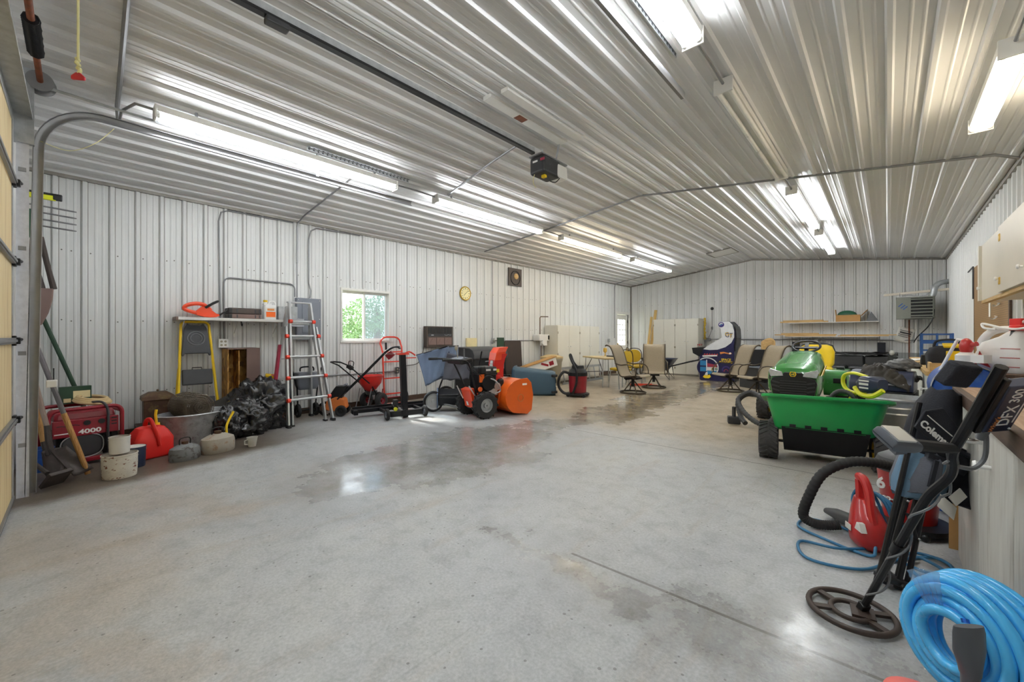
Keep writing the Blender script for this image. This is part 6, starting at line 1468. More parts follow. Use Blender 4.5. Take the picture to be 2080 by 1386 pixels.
b = B(); b.prism([(-.04, .715), (-.025, .685), (.025, .685), (.04, .715), (.03, .75), (-.03, .75)], .008, 'XZ', -.439); em = b.o('emblem', 'yellow', t, sm=0)
b = B(); b.prism([(-.028, .712), (-.016, .694), (.016, .694), (.028, .712), (.02, .742), (-.02, .742)], .004, 'XZ', -.4445); b.o('emblem_field', 'tool_green', em, sm=0)
b = B(); b.prism([(-.018, .7), (-.012, .712), (.006, .712), (.014, .7), (.018, .716), (.014, .728), (.02, .738), (.008, .734), (.002, .722), (-.016, .724)], .003, 'XZ', -.448); b.o('emblem_animal', 'yellow', em, sm=0)
b = B()
for sx in (-1, 1): b.prism([(-.3, .7), (-.05, .76), (.3, .82), (.3, .79), (-.05, .7)], .006, 'YZ', sx*.298)
b.o('side_stripe', 'yellow', t, sm=0)
for sx in (-1, 1): b = B(); b.tube([(sx*.09, -.4, .79), (sx*.13, -.1, .9), (sx*.15, .4, .985)], .004, 4); b.o('hood_crease', 'tool_green', t)
b = B(); b.box((0, .72, .8), (.42, .26, .38), tx=.7); b.o('dash_cowl', 'black_plastic', t, sm=0, bev=.03, seg=3)
b = B(); b.at((0, .8, 1.08), (28, 0, 0)); b.torus((0, 0, 0), .18, .017, (0, 0, 1), 30, 8); b.box((0, -.02, -.015), (.3, .05, .02)); b.box((0, .07, -.015), (.05, .16, .02)); b.cyl((0, 0, -.2), (0, 0, -.01), .03); b.o('steering_wheel', 'black_plastic', t, sm=40)
b = B(); b.loft([[(x, y+(z_-.8)*.25, z_) for x, y in rrect(-w, w, -.05, .06, .05)] for z_, w in ((.74, .2), (.8, .245), (1.0, .25), (1.09, .21), (1.12, .14))]); sb = b.o('seat_back', 'yellow_seat', t, sm=45); sb.location = (.06, 1.42, -.02)
b = B(); b.loft([[(x, y, z_) for x, y in rrect(-w, w, -.24, .2, .08)] for z_, w in ((.6, .22), (.64, .25), (.71, .25), (.74, .2))]); o = b.o('seat_cushion', 'yellow_seat', t, sm=45); o.location = (.06, 1.22, 0)
b = B(); b.loft([[(x, y+(z_-.8)*.25, z_) for x, y in rrect(-w, w, .0, .08, .03)] for z_, w in ((.76, .2), (1.0, .255), (1.1, .22), (1.14, .13))]); o = b.o('seat_shell', 'black_plastic', t, sm=45); o.location = (.06, 1.44, -.01)
for sx in (-1, 1):
    b = B(); b.loft([[(sx*x, y, z) for y, z in rrect(y0, y1, z0, z1, .09)] for x, y0, y1, z0, z1 in ((.22, .78, 1.6, .32, .72), (.5, .8, 1.58, .32, .71), (.53, .84, 1.54, .34, .66))]); fd = b.o('fender', 'jd_green', t, sm=45)
    b = B(); b.box((sx*.42, .776, .56), (.16, .02, .07)); b.box((sx*.4, 1.2, .73), (.1, .1, .04)); b.o('fender_recess', 'black_plastic', fd, sm=0, bev=.004)
    b = B(); b.bb(*sorted((sx*.25, sx*.5)), .25, .85, .28, .31); b.o('foot_rest', 'black_plastic', t, sm=0, bev=.006)
    wheel(t, (sx*.42, 0, .19), .19, .16, 'tread', 'rim_yellow', lug=20, rr=.5); wheel(t, (sx*.4, 1.28, .25), .25, .24, 'tread', 'rim_yellow', lug=24, rr=.5)
b = B(); b.cyl((-.36, 0, .2), (.36, 0, .2), .025); b.box((0, .2, .3), (.34, .9, .14)); b.bb(-.36, .36, .42, .98, .1, .24); b.o('chassis', 'dark_metal', t, sm=30)
b = B(); b.bb(-.33, -.26, -.36, -.2, .34, .42); b.bb(.26, .33, -.36, -.2, .34, .42); b.bb(-.27, .27, -.44, -.36, .34, .42); b.o('front_bumper', 'jd_green', t, sm=0, bev=.015)
# hoses
def hose(label, name, pts, r, m, k=6, cat='hose', ribs=True):
    P = spl(pts, k); Q = []; rs = []
    for i in range(len(P)-1):
        n = 3 if ribs else 1
        for j in range(n): Q.append(P[i].lerp(P[i+1], j/n)); rs.append(r*(1 if j % 2 == 0 or not ribs else .9))
    Q.append(P[-1]); rs.append(r); o = V(pts[0]); b = B(); b.tube([q-o for q in Q], rs, 10); ob = b.o(name, m, sm=60); ob.location = o; return tag(ob, label, cat)
hose('black corrugated hose curled on the floor beside the tractor front wheel', 'vacuum_hose', [(-1.42, 6.2, .05), (-1.5, 6.3, .12), (-1.56, 6.4, .3), (-1.45, 6.42, .42), (-1.25, 6.3, .42), (-1.1, 6.1, .33), (-1.05, 6.0, .2), (-1.2, 6.02, .1), (-1.4, 6.1, .2), (-1.52, 6.25, .36), (-1.38, 6.35, .46), (-1.15, 6.2, .36), (-1.02, 5.95, .48)], .033, 'dark_grey')
t = thing('floor_tool', 'dark grey vacuum floor tool standing left of the tractor wheel', 'vacuum tool', (-1.6, 6.35, 0), 20)
b = B(); b.box((0, 0, .05), (.16, .12, .1)); b.cyl((0, .0, .08), (0, .0, .24), .025); b.o('nozzle', 'dark_grey', t, sm=0, bev=.012)
# dump cart
t = thing('dump_cart', 'green poly dump cart with fat black tyres in front of the tractor', 'garden cart', (-.46, 4.9, 0), 9)
b = B()
def trect(x, y0, y1, z, r): return [(p[0], p[1], z) for p in rrect(-x, x, y0, y1, r, 5)]
b.loft([trect(.36, -.17, .38, .36, .07), trect(.385, -.2, .4, .38, .09), trect(.455, -.3, .47, .655, .1), trect(.455, -.3, .47, .66, .1), trect(.495, -.345, .515, .66, .11), trect(.5, -.35, .52, .668, .11), trect(.5, -.35, .52, .69, .11), trect(.445, -.29, .46, .692, .1), trect(.375, -.19, .39, .4, .08), trect(.35, -.16, .37, .385, .07)]); pivot(b.o('tub', 'cart_green', t, sm=40, bev=.004), -11, (0, 0, .178), -.07)
b = B(); b.loft([[(-.31, -.02, .14), (.31, -.02, .14), (.31, .02, .12), (-.31, .02, .12)], [(-.33, -.19, .36), (.33, -.19, .36), (.33, -.15, .365), (-.33, -.15, .365)]])
for x in (-.24, -.12, 0, .12, .24): b.box((x, -.19, .372), (.05, .012, .03))
b.box((0, .2, .25), (.5, .4, .2)); pivot(b.o('frame', 'black_metal', t, sm=0), -8, (0, 0, .178), -.03)
b = B(); b.cyl((-.43, 0, .178), (.43, 0, .178), .014); b.box((0, .7, .13), (.05, 1.0, .05), (-9, 0, 0)); b.o('axle', 'black_metal', t)
for x in (-.44, .44): wheel(t, (x, 0, .178), .178, .17, 'tread', 'rim_yellow', lug=22, rr=.5)
hose('grey hose arching out of the green cart', 'cart_hose', [(-.46, 5.05, .4), (-.44, 5.05, .56), (-.36, 5.04, .69), (-.26, 5.02, .68), (-.2, 5.0, .58), (-.18, 5.0, .4)], .022, 'dark_grey')
# yellow cordless trimmer standing in the cart
t = thing('cordless_trimmer', 'bright yellow and dark grey cordless trimmer standing in the green cart', 'trimmer', (-.17, 5.05, .72), -43)
b = B(); b.tube(spl([(.05, 0, .13), (-.1, .01, .155), (-.21, .02, .13), (-.235, .02, .06), (-.19, .01, -.005), (-.09, 0, -.03), (.02, 0, -.02)], 6), .019, 8, fl=.8); b.o('loop_handle', 'lime', t)
b = B(); b.loft([[(x, y, z) for y, z in rrect(-w, w, z0, z1, .03)] for x, w, z0, z1 in ((-.03, .04, .02, .1), (.03, .07, -.01, .14), (.14, .075, -.01, .14), (.19, .05, .02, .12))]); mh = b.o('motor_housing', 'navy', t, sm=40)
b = B(); b.box((.08, -.073, .1), (.1, .004, .014)); b.box((.08, -.075, .07), (.09, .004, .02)); b.box((.08, -.073, .035), (.09, .004, .014)); b.o('battery_label', 'paper', mh, sm=0)
b = B(); b.tube(spl([(-.06, -.02, .02), (.05, -.07, -.03), (.16, -.07, -.03), (.24, -.05, .03)]), .022, 8); b.tube([(-.09, 0, -.03), (-.12, 0, -.1), (-.06, -.02, -.16)], .024, 8); b.box((-.03, -.02, -.17), (.16, .08, .05)); b.o('lower_handle', 'lime', t)
b = B(); b.cyl((-.03, -.02, -.2), (-.03, -.02, -.3), .03); b.o('shaft', 'dark_grey', t)
# gas grill with cover, behind the metal can
t = thing('gas_grill', 'dark blue hooded gas grill behind the galvanised can', 'grill', (-.04, 6.38, 0), -6)
b = B(); b.prism([(-.24, .62), (-.25, .7), (-.2, .79), (-.08, .84), (.1, .84), (.22, .76), (.25, .62)], .54, 'YZ', 0); b.o('hood', 'hood_navy', t, sm=40, bev=.012)
b = B(); b.box((0, 0, .57), (.56, .5, .1)); b.o('firebox', 'black_metal', t, sm=0, bev=.01)
b = B(); b.tube([(-.2, -.27, .7), (.2, -.27, .7)], .011, 8); b.o('lid_handle', 'alu', t)
b = B(); b.box((0, 0, .27), (.48, .42, .5)); b.o('cart', 'black_metal', t, sm=0, bev=.01)
for sx in (-1, 1): b = B(); b.box((sx*.25, 0, .26), (.04, .44, .52)); b.o('leg', 'dark_metal', t, sm=0)
b = B(); rnd = random.Random(9)
def cov(u, v):
    x = -.2+.42*u; y = -.3+.55*v; z = .855-.13*max(0, (u-.35))**1.3*1.9-.28*max(0, .25-v)*1.6
    return V((x, y, z+.03*NZ.noise(V((u*6, v*7, 1)))+.025*NZ.noise(V((u*15, v*13, 4)))))
b.grid(cov, 44, 36); tag(b.o('grill_cover', 'cover', solid=.01, sm=60), 'crumpled black grill cover folded back over the blue hood', 'cover')
o = bpy.data.objects['grill_cover']; o.location = (.02, 6.36, .03); o.rotation_euler[2] = R(-14)
t = bmesh.new(); bmesh.ops.create_icosphere(t, subdivisions=4, radius=1)
for v in t.verts:
    p = v.co.copy(); d = 1-.5*abs(NZ.noise(p*2.2))-.3*abs(NZ.noise(p*5)); v.co = V((p.x*.17*d, p.y*.12*d, max(p.z*.09*d, -.03)))
b = B(); b.bm.free(); b.bm = t; o = b.o('rag_bundle', 'mid_grey', sm=180); o.location = (.12, 6.42, .9); tag(o, 'crumpled grey cloth bundle lying on the grill cover', 'cloth')
# galvanised can
t = thing('metal_can', 'ribbed galvanised metal trash can beside the green cart', 'trash can', (.07, 5.76, 0))
pr = [(.2, .0), (.205, .02), (.21, .1)]
for z in (.12, .44, .5): pr += [(.21+.06*z, z), (.218+.06*z, z+.012), (.21+.06*z, z+.024)]
pr += [(.245, .57), (.258, .58), (.262, .595), (.256, .61), (.24, .605), (.235, .56), (.21, .1), (.001, .09)]
b = B(); b.lathe(pr, 40); b.o('can', 'galv', t)
b = B()
for a in (-40, 140): b.tube(spl([(.245*math.cos(R(a-12)), .245*math.sin(R(a-12)), .46), (.29*math.cos(R(a)), .29*math.sin(R(a)), .43), (.245*math.cos(R(a+12)), .245*math.sin(R(a+12)), .46)]), .007, 6)
b.o('handle', 'zinc', t)
t = thing('wood_block', 'flat pine board on the floor in front of the galvanised can', 'board', (.12, 5.38, 0), 10)
b = B(); b.box((0, 0, .02), (.3, .3, .04)); b.o('board', 'pine', t, sm=0)
# ---------------------------------------------------------------- workbench cabinets
CX, CT = .29, .94
def bench(label, y0, y1, doors, h=CT, m='weathered_white'):
    t = thing('base_cabinet', label, 'cabinet', (CX, y0, 0)); ln = y1-y0
    b = B(); b.bb(.02, XR-CX-.03, 0, ln, 0, h-.05); b.o('carcass', m, t, sm=0)
    for (a, c_, knobs) in doors:
        b = B(); b.bb(0, .019, a-y0, c_-y0, .004, h-.06); dr = b.o('door', m, t, sm=0, bev=.004)
        for ky, kz, km in knobs:
            b = B(); b.cyl((0, ky-y0, kz), (-.035, ky-y0, kz), .008 if km == 'white_plastic' else .009, n=10)
            if km == 'white_plastic': b.lathe([(.001, 0), (.018, .002), (.022, .01), (.018, .016), (.008, .02)], 16, (-.05, ky-y0, kz), (1, 0, 0))
            else: b.cyl((-.02, ky-y0, kz), (-.05, ky-y0, kz), .011, n=12)
            b.o('knob', km, dr)
    return t
bench('weathered whitewashed bench cabinet at the right edge of the photo', .9, 3.37, ((.92, 2.0, ()), (2.01, 2.66, ((2.38, .72, 'white_plastic'), (2.58, .78, 'chrome'))), (2.67, 3.36, ())))
bench('white bench cabinet farther along the right wall with a white knob', 5.62, 9.6, ((5.65, 6.6, ((5.85, .7, 'white_plastic'),)), (6.62, 7.6, ((7.4, .7, 'white_plastic'),)), (7.62, 8.6, ()), (8.62, 9.58, ())), .9, 'white_paint')
t = thing('worktop', 'worn brown wooden worktop with dark edge at the right edge of the photo', 'worktop', (CX-.02, .88, CT-.05))
b = B(); b.bb(.03, XR-CX-.0, 0, 2.52, 0, .05); b.o('board', 'worktop', t, sm=0)
b = B(); b.bb(-.0, .03, 0, 2.52, -.012, .051); b.bb(.03, XR-CX, 2.52, 2.55, -.01, .051); b.o('edge_strip', 'edge_brown', t, sm=0, bev=.003)
t = thing('worktop', 'cluttered wooden worktop on the far bench cabinet', 'worktop', (CX-.02, 5.6, .85))
b = B(); b.bb(0, XR-CX, 0, 4.0, 0, .04); b.o('board', 'pine_y', t, sm=0)
# leaning boards in the gap
for k, (y, m, lab) in enumerate(((3.44, 'cardboard', 'tall brown cardboard sheet standing in the gap beside the near bench cabinet'), (3.5, 'pine_z', 'wood board standing just behind the cardboard in the gap'), (3.58, 'cardboard', 'rear cardboard sheet in the gap behind the boards'))):
    t = thing('standing_board', lab, 'board', (.62, y, 0), 0, 'boards standing in the gap', rot=(2, 0, 0))
    b = B(); b.box((.02*k-.02, 0, .38), (.68-.04*k, .012+.01*(k == 1), .76-.04*k)); b.o('board', m, t, sm=0)
# upper cabinet and pegboard
t = thing('upper_cabinet', 'cream wall cabinet with white knobs above the workbench', 'cabinet', (.7, 1.0, 1.605))
b = B(); b.bb(.02, XR-.7-.02, 0, 5.5, 0, .575); b.o('body', 'cream_upper', t, sm=0, bev=.003)
b = B(); b.bb(-.001, .02, 5.44, 5.5, 0, .575); b.o('end_stile', 'cream_paint', t, sm=0)
for (a, c_, kk) in ((5.43, 4.06, (5.29, 4.37)), (4.05, 2.6, (3.55, 2.8)), (2.59, 1.2, ())):
    b = B(); b.bb(0, .019, min(a, c_)-1.0+.0, max(a, c_)-1.0+.0, .004, .571); dr = b.o('door', 'cream_upper', t, sm=0, bev=.003)
    b = B(); 
    for y in kk: b.cyl((0, y-.0, .12), (-.02, y, .12), .007); b.lathe([(.001, 0), (.014, .002), (.018, .01), (.012, .016)], 14, (-.032, y-.0, .12), (1, 0, 0))
    if kk: b.o('knob', 'white_plastic', dr)
    else: b.bm.free()
    for y in (max(a, c_)-1.07, min(a, c_)-.93):
        for z in (.1, .47): b = B(); b.box((-.003, y, z), (.006, .05, .06)); b.box((-.004, y, z+.02), (.008, .012, .014)); b.box((-.004, y, z-.02), (.008, .012, .014)); b.o('hinge', 'gold', dr, sm=0)
b = B(); b.bb(.02, .06, .0, 5.45, -.03, 0); b.o('bottom_rail', 'pine_y', t, sm=0)
t = thing('pegboard', 'brown pegboard on the right wall below the wall cabinet', 'pegboard', (.985, 8.2, 1.55))
b = B(); b.bb(-.006, 0, -1.25, 1.23, -.6, .75); b.o('board', 'pegboard', t, sm=0)
b = B(); b.bb(-.01, .01, 1.22, 1.24, -.6, .75); b.bb(-.01, .01, -1.26, -1.2, -.6, .6); b.o('edge', 'edge_brown', t, sm=0)
for k, (y, z) in enumerate(((7.35, 1.62), (7.5, 1.47))):
    t = thing('peg_hook', 'double wire hook on the pegboard, '+('upper one' if k == 0 else 'lower one'), 'hook', (.978, y, z), 0, 'wire hooks on the pegboard')
    b = B()
    for d in (-.03, .05): b.tube(spl([(0, .3, .02), (-.02, d, 0), (-.05, d, -.03), (-.07, d, -.01)]), .004, 5)
    b.o('wire', 'alu', t)
t = thing('tape_holder', 'small white card clipped to the pegboard', 'card', (.975, 8.1, 1.58), 0)
b = B(); b.box((0, 0, 0), (.006, .1, .18)); b.o('card', 'paper', t, sm=0)
b = B(); b.box((-.02, .0, .17), (.04, .09, .06)); b.box((-.03, .0, .2), (.08, .3, .02)); b.o('clip', 'alu', t, sm=0)
t = thing('arm_bracket', 'thin black bracket arm above the pegboard', 'bracket', (.975, 9.5, 2.32), 0)
b = B(); b.tube([(0, 0, 0), (0, .5, -.02)], .012, 6); b.tube([(0, 0, 0), (0, 0, -.5)], .01, 6); b.o('arm', 'black_metal', t)
# things on the far worktop
t = thing('tool_bag', 'black and yellow tool bag on the far worktop', 'bag', (.46, 6.2, .892), 5)
b = B(); b.loft([[(x, y, z) for x, y in rrect(-a, a, -c_, c_, .04)] for z, a, c_ in ((0, .15, .1), (.15, .16, .11), (.22, .13, .07), (.24, .08, .03))]); b.o('body', 'camp_black', t, sm=40)
b = B(); b.box((.02, -.112, .13), (.1, .012, .12)); b.box((.02, -.03, .245), (.12, .1, .02), (20, 0, 0)); b.o('panel', 'yellow', t, sm=0, bev=.006)
b = B(); b.tube(spl([(-.1, 0, .2), (-.08, 0, .29), (.06, 0, .3), (.1, 0, .21)]), .012, 6); b.o('handle', 'camp_black', t)
t = thing('battery_charger', 'black charger block beside the lime can on the far worktop', 'charger', (.36, 7.0, .892))
b = B(); b.box((0, 0, .06), (.14, .14, .12), tx=.9); b.o('case', 'black_plastic', t, sm=0, bev=.01)
t = thing('lime_can', 'small lime yellow can on the far worktop', 'can', (.41, 6.62, .892))
b = B(); b.cyl((0, 0, 0), (0, 0, .09), .033, n=16); b.o('can', 'lime', t)
t = thing('wood_crate', 'low open wooden tray on the far worktop under the tool bag', 'crate', (.5, 5.82, .892), 0)
b = B(); b.bb(-.2, .25, -.16, -.14, 0, .08); b.bb(-.2, .25, .14, .16, 0, .05); b.bb(-.2, -.18, -.14, .14, 0, .08); b.bb(-.18, .25, -.14, .14, 0, .01); b.o('tray', 'pine', t, sm=0)
tag(B().grid(lambda u, v: V((.3*(u-.5), .5*(v-.5), .02*NZ.noise(V((u*5, v*6, 2)))+.03*u)), 12, 12).o('paper_sheets', 'paper', solid=.006), 'crumpled pale papers on the left edge of the far worktop', 'paper'); o = bpy.data.objects['paper_sheets']; o.location = (.38, 7.45, .93)
# blue bench machine in the gap
t = thing('bench_machine', 'blue steel machine with rounded drum end and flat top by the near bench', 'machine', (.36, 4.25, 0), 0)
b = B(); b.bb(-.1, .6, -.2, .3, .02, .7); b.o('cabinet_base', 'steel_blue', t, sm=0, bev=.01)
b = B(); b.lathe([(.001, -.2), (.155, -.2), (.165, -.19), (.165, .3), (.001, .3)], 32, (.03, 0, .865), (0, 1, 0)); dm = b.o('drum', 'steel_blue', t)
b = B(); b.lathe([(.168, -.205), (.172, -.2), (.172, -.16), (.166, -.16)], 32, (.03, 0, .865), (0, 1, 0), cap=False); b.o('rim', 'zinc', dm)
b = B(); b.bb(.03, .6, -.19, .29, .7, .96); b.box((.42, -.195, .83), (.24, .01, .02), (0, -30, 0)); b.box((.26, -.195, .83), (.03, .01, .22)); b.o('housing', 'steel_blue', t, sm=0, bev=.006)
b = B(); b.bb(.13, .62, -.24, .32, .962, .985); b.o('flat_top', 'edge_brown', t, sm=0, bev=.003)
b = B(); b.box((-.0, -.205, 1.0), (.07, .02, .04)); b.box((.06, -.2, 1.0), (.06, .03, .03)); b.o('latch', 'zinc', t, sm=0, bev=.004)
t = thing('paper_tag', 'white printed paper on the worktop edge below the blue machine', 'paper', (.62, 3.32, CT+.002), 10)
b = B(); b.box((0, 0, .03), (.3, .16, .06)); b.o('stack', 'paper', t, sm=0, bev=.004)
# sprayers on the blue machine
t = thing('sprayer_jug', 'white pump sprayer with red top standing on the blue machine', 'sprayer', (.6, 4.26, .986), -43)
b = B(); b.loft([[(x, y, z) for x, y in rrect(x0, x1, -d, d, .05)] for z, x0, x1, d in ((0, -.15, .13, .075), (.02, -.16, .14, .085), (.12, -.155, .135, .085), (.2, -.12, .1, .08), (.24, -.04, .09, .06), (.285, .01, .085, .04))]); b.tube(spl([(-.145, 0, .12), (-.15, 0, .2), (-.1, 0, .27), (-.02, 0, .29), (.06, 0, .27)]), .03, 10, fl=.8); jb = b.o('tank', 'white_plastic', t, sm=50)
b = B()
for k, z in enumerate((.04, .1, .16)): b.box((.06, -.0865+.004*(k == 2), z), (.1, .003, .004))
b.prism([(-.12, .06), (-.04, .03), (-.07, .08), (-.1, .14)], .004, 'XZ', -.087); b.o('tank_marking', 'red', jb, sm=0)
b = B(); b.cyl((.05, 0, .28), (.05, 0, .315), .045, n=18); b.box((.04, 0, .335), (.06, .04, .05)); b.o('pump_top', 'red_bright', t, sm=30, bev=.004)
b = B(); b.tube(spl([(.06, 0, .33), (.11, -.02, .35), (.13, -.03, .31), (.08, -.06, .29), (.0, -.06, .3), (-.07, -.05, .32), (-.12, -.04, .33), (-.1, -.05, .3), (-.03, -.06, .29)]), .008, 6); b.o('tube', 'white_plastic', t)
t = thing('hand_sprayer', 'small white jug with big red bulb and white wand beside the sprayer', 'sprayer', (.4, 4.2, 1.028), -43)
b = B(); b.lathe([(.05, 0), (.055, .01), (.055, .07), (.03, .09), (.001, .09)], 20); b.bb(-.02, .12, -.03, .03, .02, .075); b.o('jug', 'white_plastic', t, sm=40)
b = B(); b.sph((-.0, 0, .13), (.036, .036, .058), 16, 10); b.cyl((.03, 0, .14), (.06, 0, .15), .016); b.o('bulb', 'red', t)
b = B(); b.tube([(.0, 0, .17), (-.05, -.0, .18), (-.09, -.0, .1), (-.15, -.02, -.06)], .01, 8); b.o('wand', 'white_plastic', t)
b = B(); b.cyl((.05, -.02, -.02), (.05, -.02, .02), .02); b.o('red_valve', 'red', t)
t = thing('product_bag', 'yellow bag with black oval lettering at the right edge behind the sprayer', 'bag', (.8, 4.44, .986), -35)
b = B(); b.loft([[(x, y, z) for x, y in rrect(-a, a, -c_, c_, .02)] for z, a, c_ in ((0, .13, .05), (.1, .14, .06), (.26, .135, .045), (.3, .13, .01))]); bg = b.o('bag', 'yellow', t, sm=40)
b = B(); b.prism([(-.06+.1*math.cos(2*PI*k/24), .11+.055*math.sin(2*PI*k/24)) for k in range(24)], .004, 'XZ', -.063); b.prism([(-.12, .04), (.1, .04), (.1, .055), (-.12, .055)], .004, 'XZ', -.061); b.o('oval', 'text_black', bg, sm=0)
b = B(); b.text('ke', .085, (-.065, -.067, .115), (90, 0, 0), .001, bold=.002); b.o('lettering', 'text_white', bg, sm=0)
b = B(); b.prism([(-.11, .27), (-.03, .27), (-.04, .2), (-.07, .18), (-.1, .2)], .004, 'XZ', -.052); b.o('crest', 'arcade_purple', bg, sm=0)
# ---------------------------------------------------------------- gear leaning on the near bench
def orient(o, loc, z, x):
    z = V(z).normalized(); x = V(x); x = (x-z*x.dot(z)).normalized(); y = z.cross(x)
    M = Mx((x, y, z)).transposed(); o.location = loc; o.rotation_euler = M.to_euler(); return o
CR = V((.732, .681, 0))
t = thing('camp_chair', 'folded black camping chair with grey and blue fabric leaning on the bench', 'camping chair', (0, 2.74, 0))
orient(t, (.0, 2.74, .0), (.185, .25, .97), CR)
# local: z up the bundle, x to the right, -y towards the viewer
for k, (x0, y0, x1, y1, h) in enumerate(((-.1, -.05, -.125, -.06, .9), (-.05, -.03, -.02, -.02, .95), (.0, -.05, .01, -.03, .62), (.04, .0, .03, .0, .95), (.06, -.03, .05, -.02, .7), (.0, .05, .0, .03, .9))):
    b = B(); b.tube([(x0, y0, .012), (x1, y1, h)], .0115, 8); b.cyl((x0, y0, .0), (x0, y0, .03), .016); b.o('leg', 'black_metal', t)
b = B(); b.box((-.015, -.03, .03), (.12, .08, .03)); b.box((.02, -.06, .025), (.06, .05, .02)); b.o('foot_joint', 'black_plastic', t, sm=0, bev=.008)
b = B(); b.tube([(-.06, -.045, .42), (-.02, -.05, .45), (.06, -.05, .46)], .011, 6, fl=.5); b.tube([(-.04, -.05, .36), (.0, -.055, .3), (.03, -.05, .26)], .013, 6, fl=.5); b.o('cross_link', 'black_plastic', t)
b = B()
for p in ((-.06, -.058, .42), (-.02, -.063, .45), (.06, -.063, .46), (-.035, -.064, .36), (.03, -.064, .26)): b.sph(p, .007, 8, 6)
b.o('rivet', 'chrome', t)
def wrap(rows, m, nm, ns=0):
    b = B(); R_ = []
    for i, (z, x0, x1, d) in enumerate(rows): R_.append([((x0+x1)/2+(x1-x0)/2*math.cos(2*PI*k/20)*(1+.06*math.sin(k*3+i)), -d*math.sin(2*PI*k/20)*(1+.1*math.sin(k*2.3+i*1.7))-.02, z+.01*math.sin(k*1.3)) for k in range(20)])
    b.loft(R_); return b.o(nm, m, t, sm=60)
wrap(((.44, -.1, .1, .06), (.5, -.11, .12, .075), (.62, -.1, .13, .075), (.72, -.07, .1, .06)), 'camp_blue', 'blue_fabric')
wrap(((.47, -.09, .05, .09), (.53, -.095, .055, .1), (.64, -.075, .05, .095), (.68, -.05, .04, .07)), 'camp_grey', 'grey_pocket')
wrap(((.66, -.08, .08, .07), (.72, -.1, .1, .085), (.82, -.1, .11, .085), (.92, -.07, .1, .075), (1.0, -.04, .09, .05)), 'camp_black', 'seat_fabric')
b = B(); b.prism([(-.17, .77), (.03, .69), (.045, .82), (-.06, .9), (-.14, .86)], .012, 'XZ', -.108); nb = b.o('name_panel', 'camp_black', t, sm=0, bev=.005)
b = B(); M0 = Mx.Translation((-.01, -.117, .765)) @ Mx.Rotation(R(-22), 4, 'Y').inverted() @ Mx.Rotation(R(90), 4, 'X')
b.text('Coleman', .048, (0, 0, 0), M=Mx.Translation((-.07, -.1165, .765)) @ Mx.Rotation(R(24), 4, 'Y') @ Mx.Rotation(R(90), 4, 'X'), ext=.001, bold=.0015); b.box((-.06, -.1165, .81), (.15, .003, .004), (0, 24, 0)); b.o('lettering', 'text_white', nb, sm=0)
b = B(); b.torus((.15, -.05, .73), .065, .012, (.1, -.35, 1), 26, 8); b.lathe([(.06, 0), (.055, -.1), (.001, -.1)], 20, (.15, -.05, .73), (.1, -.35, 1), cap=False); b.o('cup_holder', 'camp_black', t)
b = B(); b.grid(lambda u, v: V((.06+.2*u*(1-.35*v), -.07+.03*math.sin(u*4), .68-.22*v-.1*u*(1-v)*.6+.02*math.sin(v*7)))+V((.0, .02*math.sin(v*5), 0)), 12, 12); b.o('fabric_flap', 'camp_black', t, solid=.008)
b = B(); b.grid(lambda u, v: V((.02+.09*u, -.115, .5-.06*v-.04*u)), 3, 3); b.box((.12, -.1, .51), (.05, .004, .07), (0, 35, 0)); b.o('care_tag', 'paper', t, solid=.002)
b = B(); b.box((-.04, -.12, .58), (.02, .01, .13)); b.box((.0, -.1, .66), (.14, .02, .02)); b.o('strap', 'camp_black', t, sm=0)
# metal detector
t = thing('metal_detector', 'black metal detector leaning from its round floor coil up to the bench edge', 'metal detector', (-.08, 2.34, .03))
P0, P1 = V((-.08, 2.34, .035)), V((.235, 1.77, 1.138)); AX = (P1-P0); LN = AX.length
orient(t, P0, AX, CR); Minv = t.matrix_basis.inverted()
b = B(); b.M = Minv @ Mx.Translation((-.118, 2.315, .02)) @ Mx.Rotation(R(8), 4, 'Z')
b.torus((0, 0, 0), .15, .012, (0, 0, 1), 40, 8); b.torus((0, 0, 0), .07, .011, (0, 0, 1), 28, 8)
for a in (20, 140, 200, 320): b.box((.11*math.cos(R(a)), .11*math.sin(R(a)), 0), (.09, .028, .012), (0, 0, a))
b.box((.04, 0, .004), (.08, .09, .014)); b.o('search_coil', 'dark_brown', t, sm=50)
b = B(); b.box((0, 0, .0), (.035, .03, .07)); b.o('coil_yoke', 'black_plastic', t, sm=0, bev=.004)
b = B(); b.tube([(0, 0, 0), (0, 0, .48)], .0135, 10); b.o('lower_rod', 'black_plastic', t)
b = B(); b.tube(spl([(0, 0, .42), (0, 0, .62), (.005, 0, .74), (.035, 0, .82), (.028, 0, .88), (.0, 0, .95), (.0, 0, 1.05), (0, 0, LN)], 4), .0145, 10); b.cyl((0, 0, .41), (0, 0, .46), .019); b.o('upper_rod', 'black_metal', t)
b = B(); b.tube([(.018*math.cos(z*24)+.004*math.sin(z*9)+(.028 if .76 < z < .9 else 0), .018*math.sin(z*24)-.01, z) for z in [.03+.0105*k for k in range(86)]], .0042, 6); b.o('coil_cable', 'mid_grey', t)
b = B(); b.tube(spl([(.02, -.02, .9), (.055, -.03, .9), (.085, -.02, .93), (.07, -.01, 1.0), (.062, 0, 1.03)]), .007, 6); b.cyl((.062, 0, 1.0), (.062, 0, 1.05), .012); b.o('box_cable', 'mid_grey', t)
b = B(); b.tube([(0, 0, .965), (-.06, -.015, .99), (-.185, -.03, 1.035)], [.016, .018, .019], 10); b.o('grip', 'rubber', t)
b = B(); b.loft([[(x, y, z) for y, z in rrect(-.06, .02, z0, z1, .01)] for x, z0, z1 in ((-.265, 1.048, 1.065), (-.257, 1.038, 1.078), (-.19, 1.022, 1.062), (-.175, 1.025, 1.055))]); ch = b.o('control_head', 'wand_grey', t, sm=40, label='grey control head')
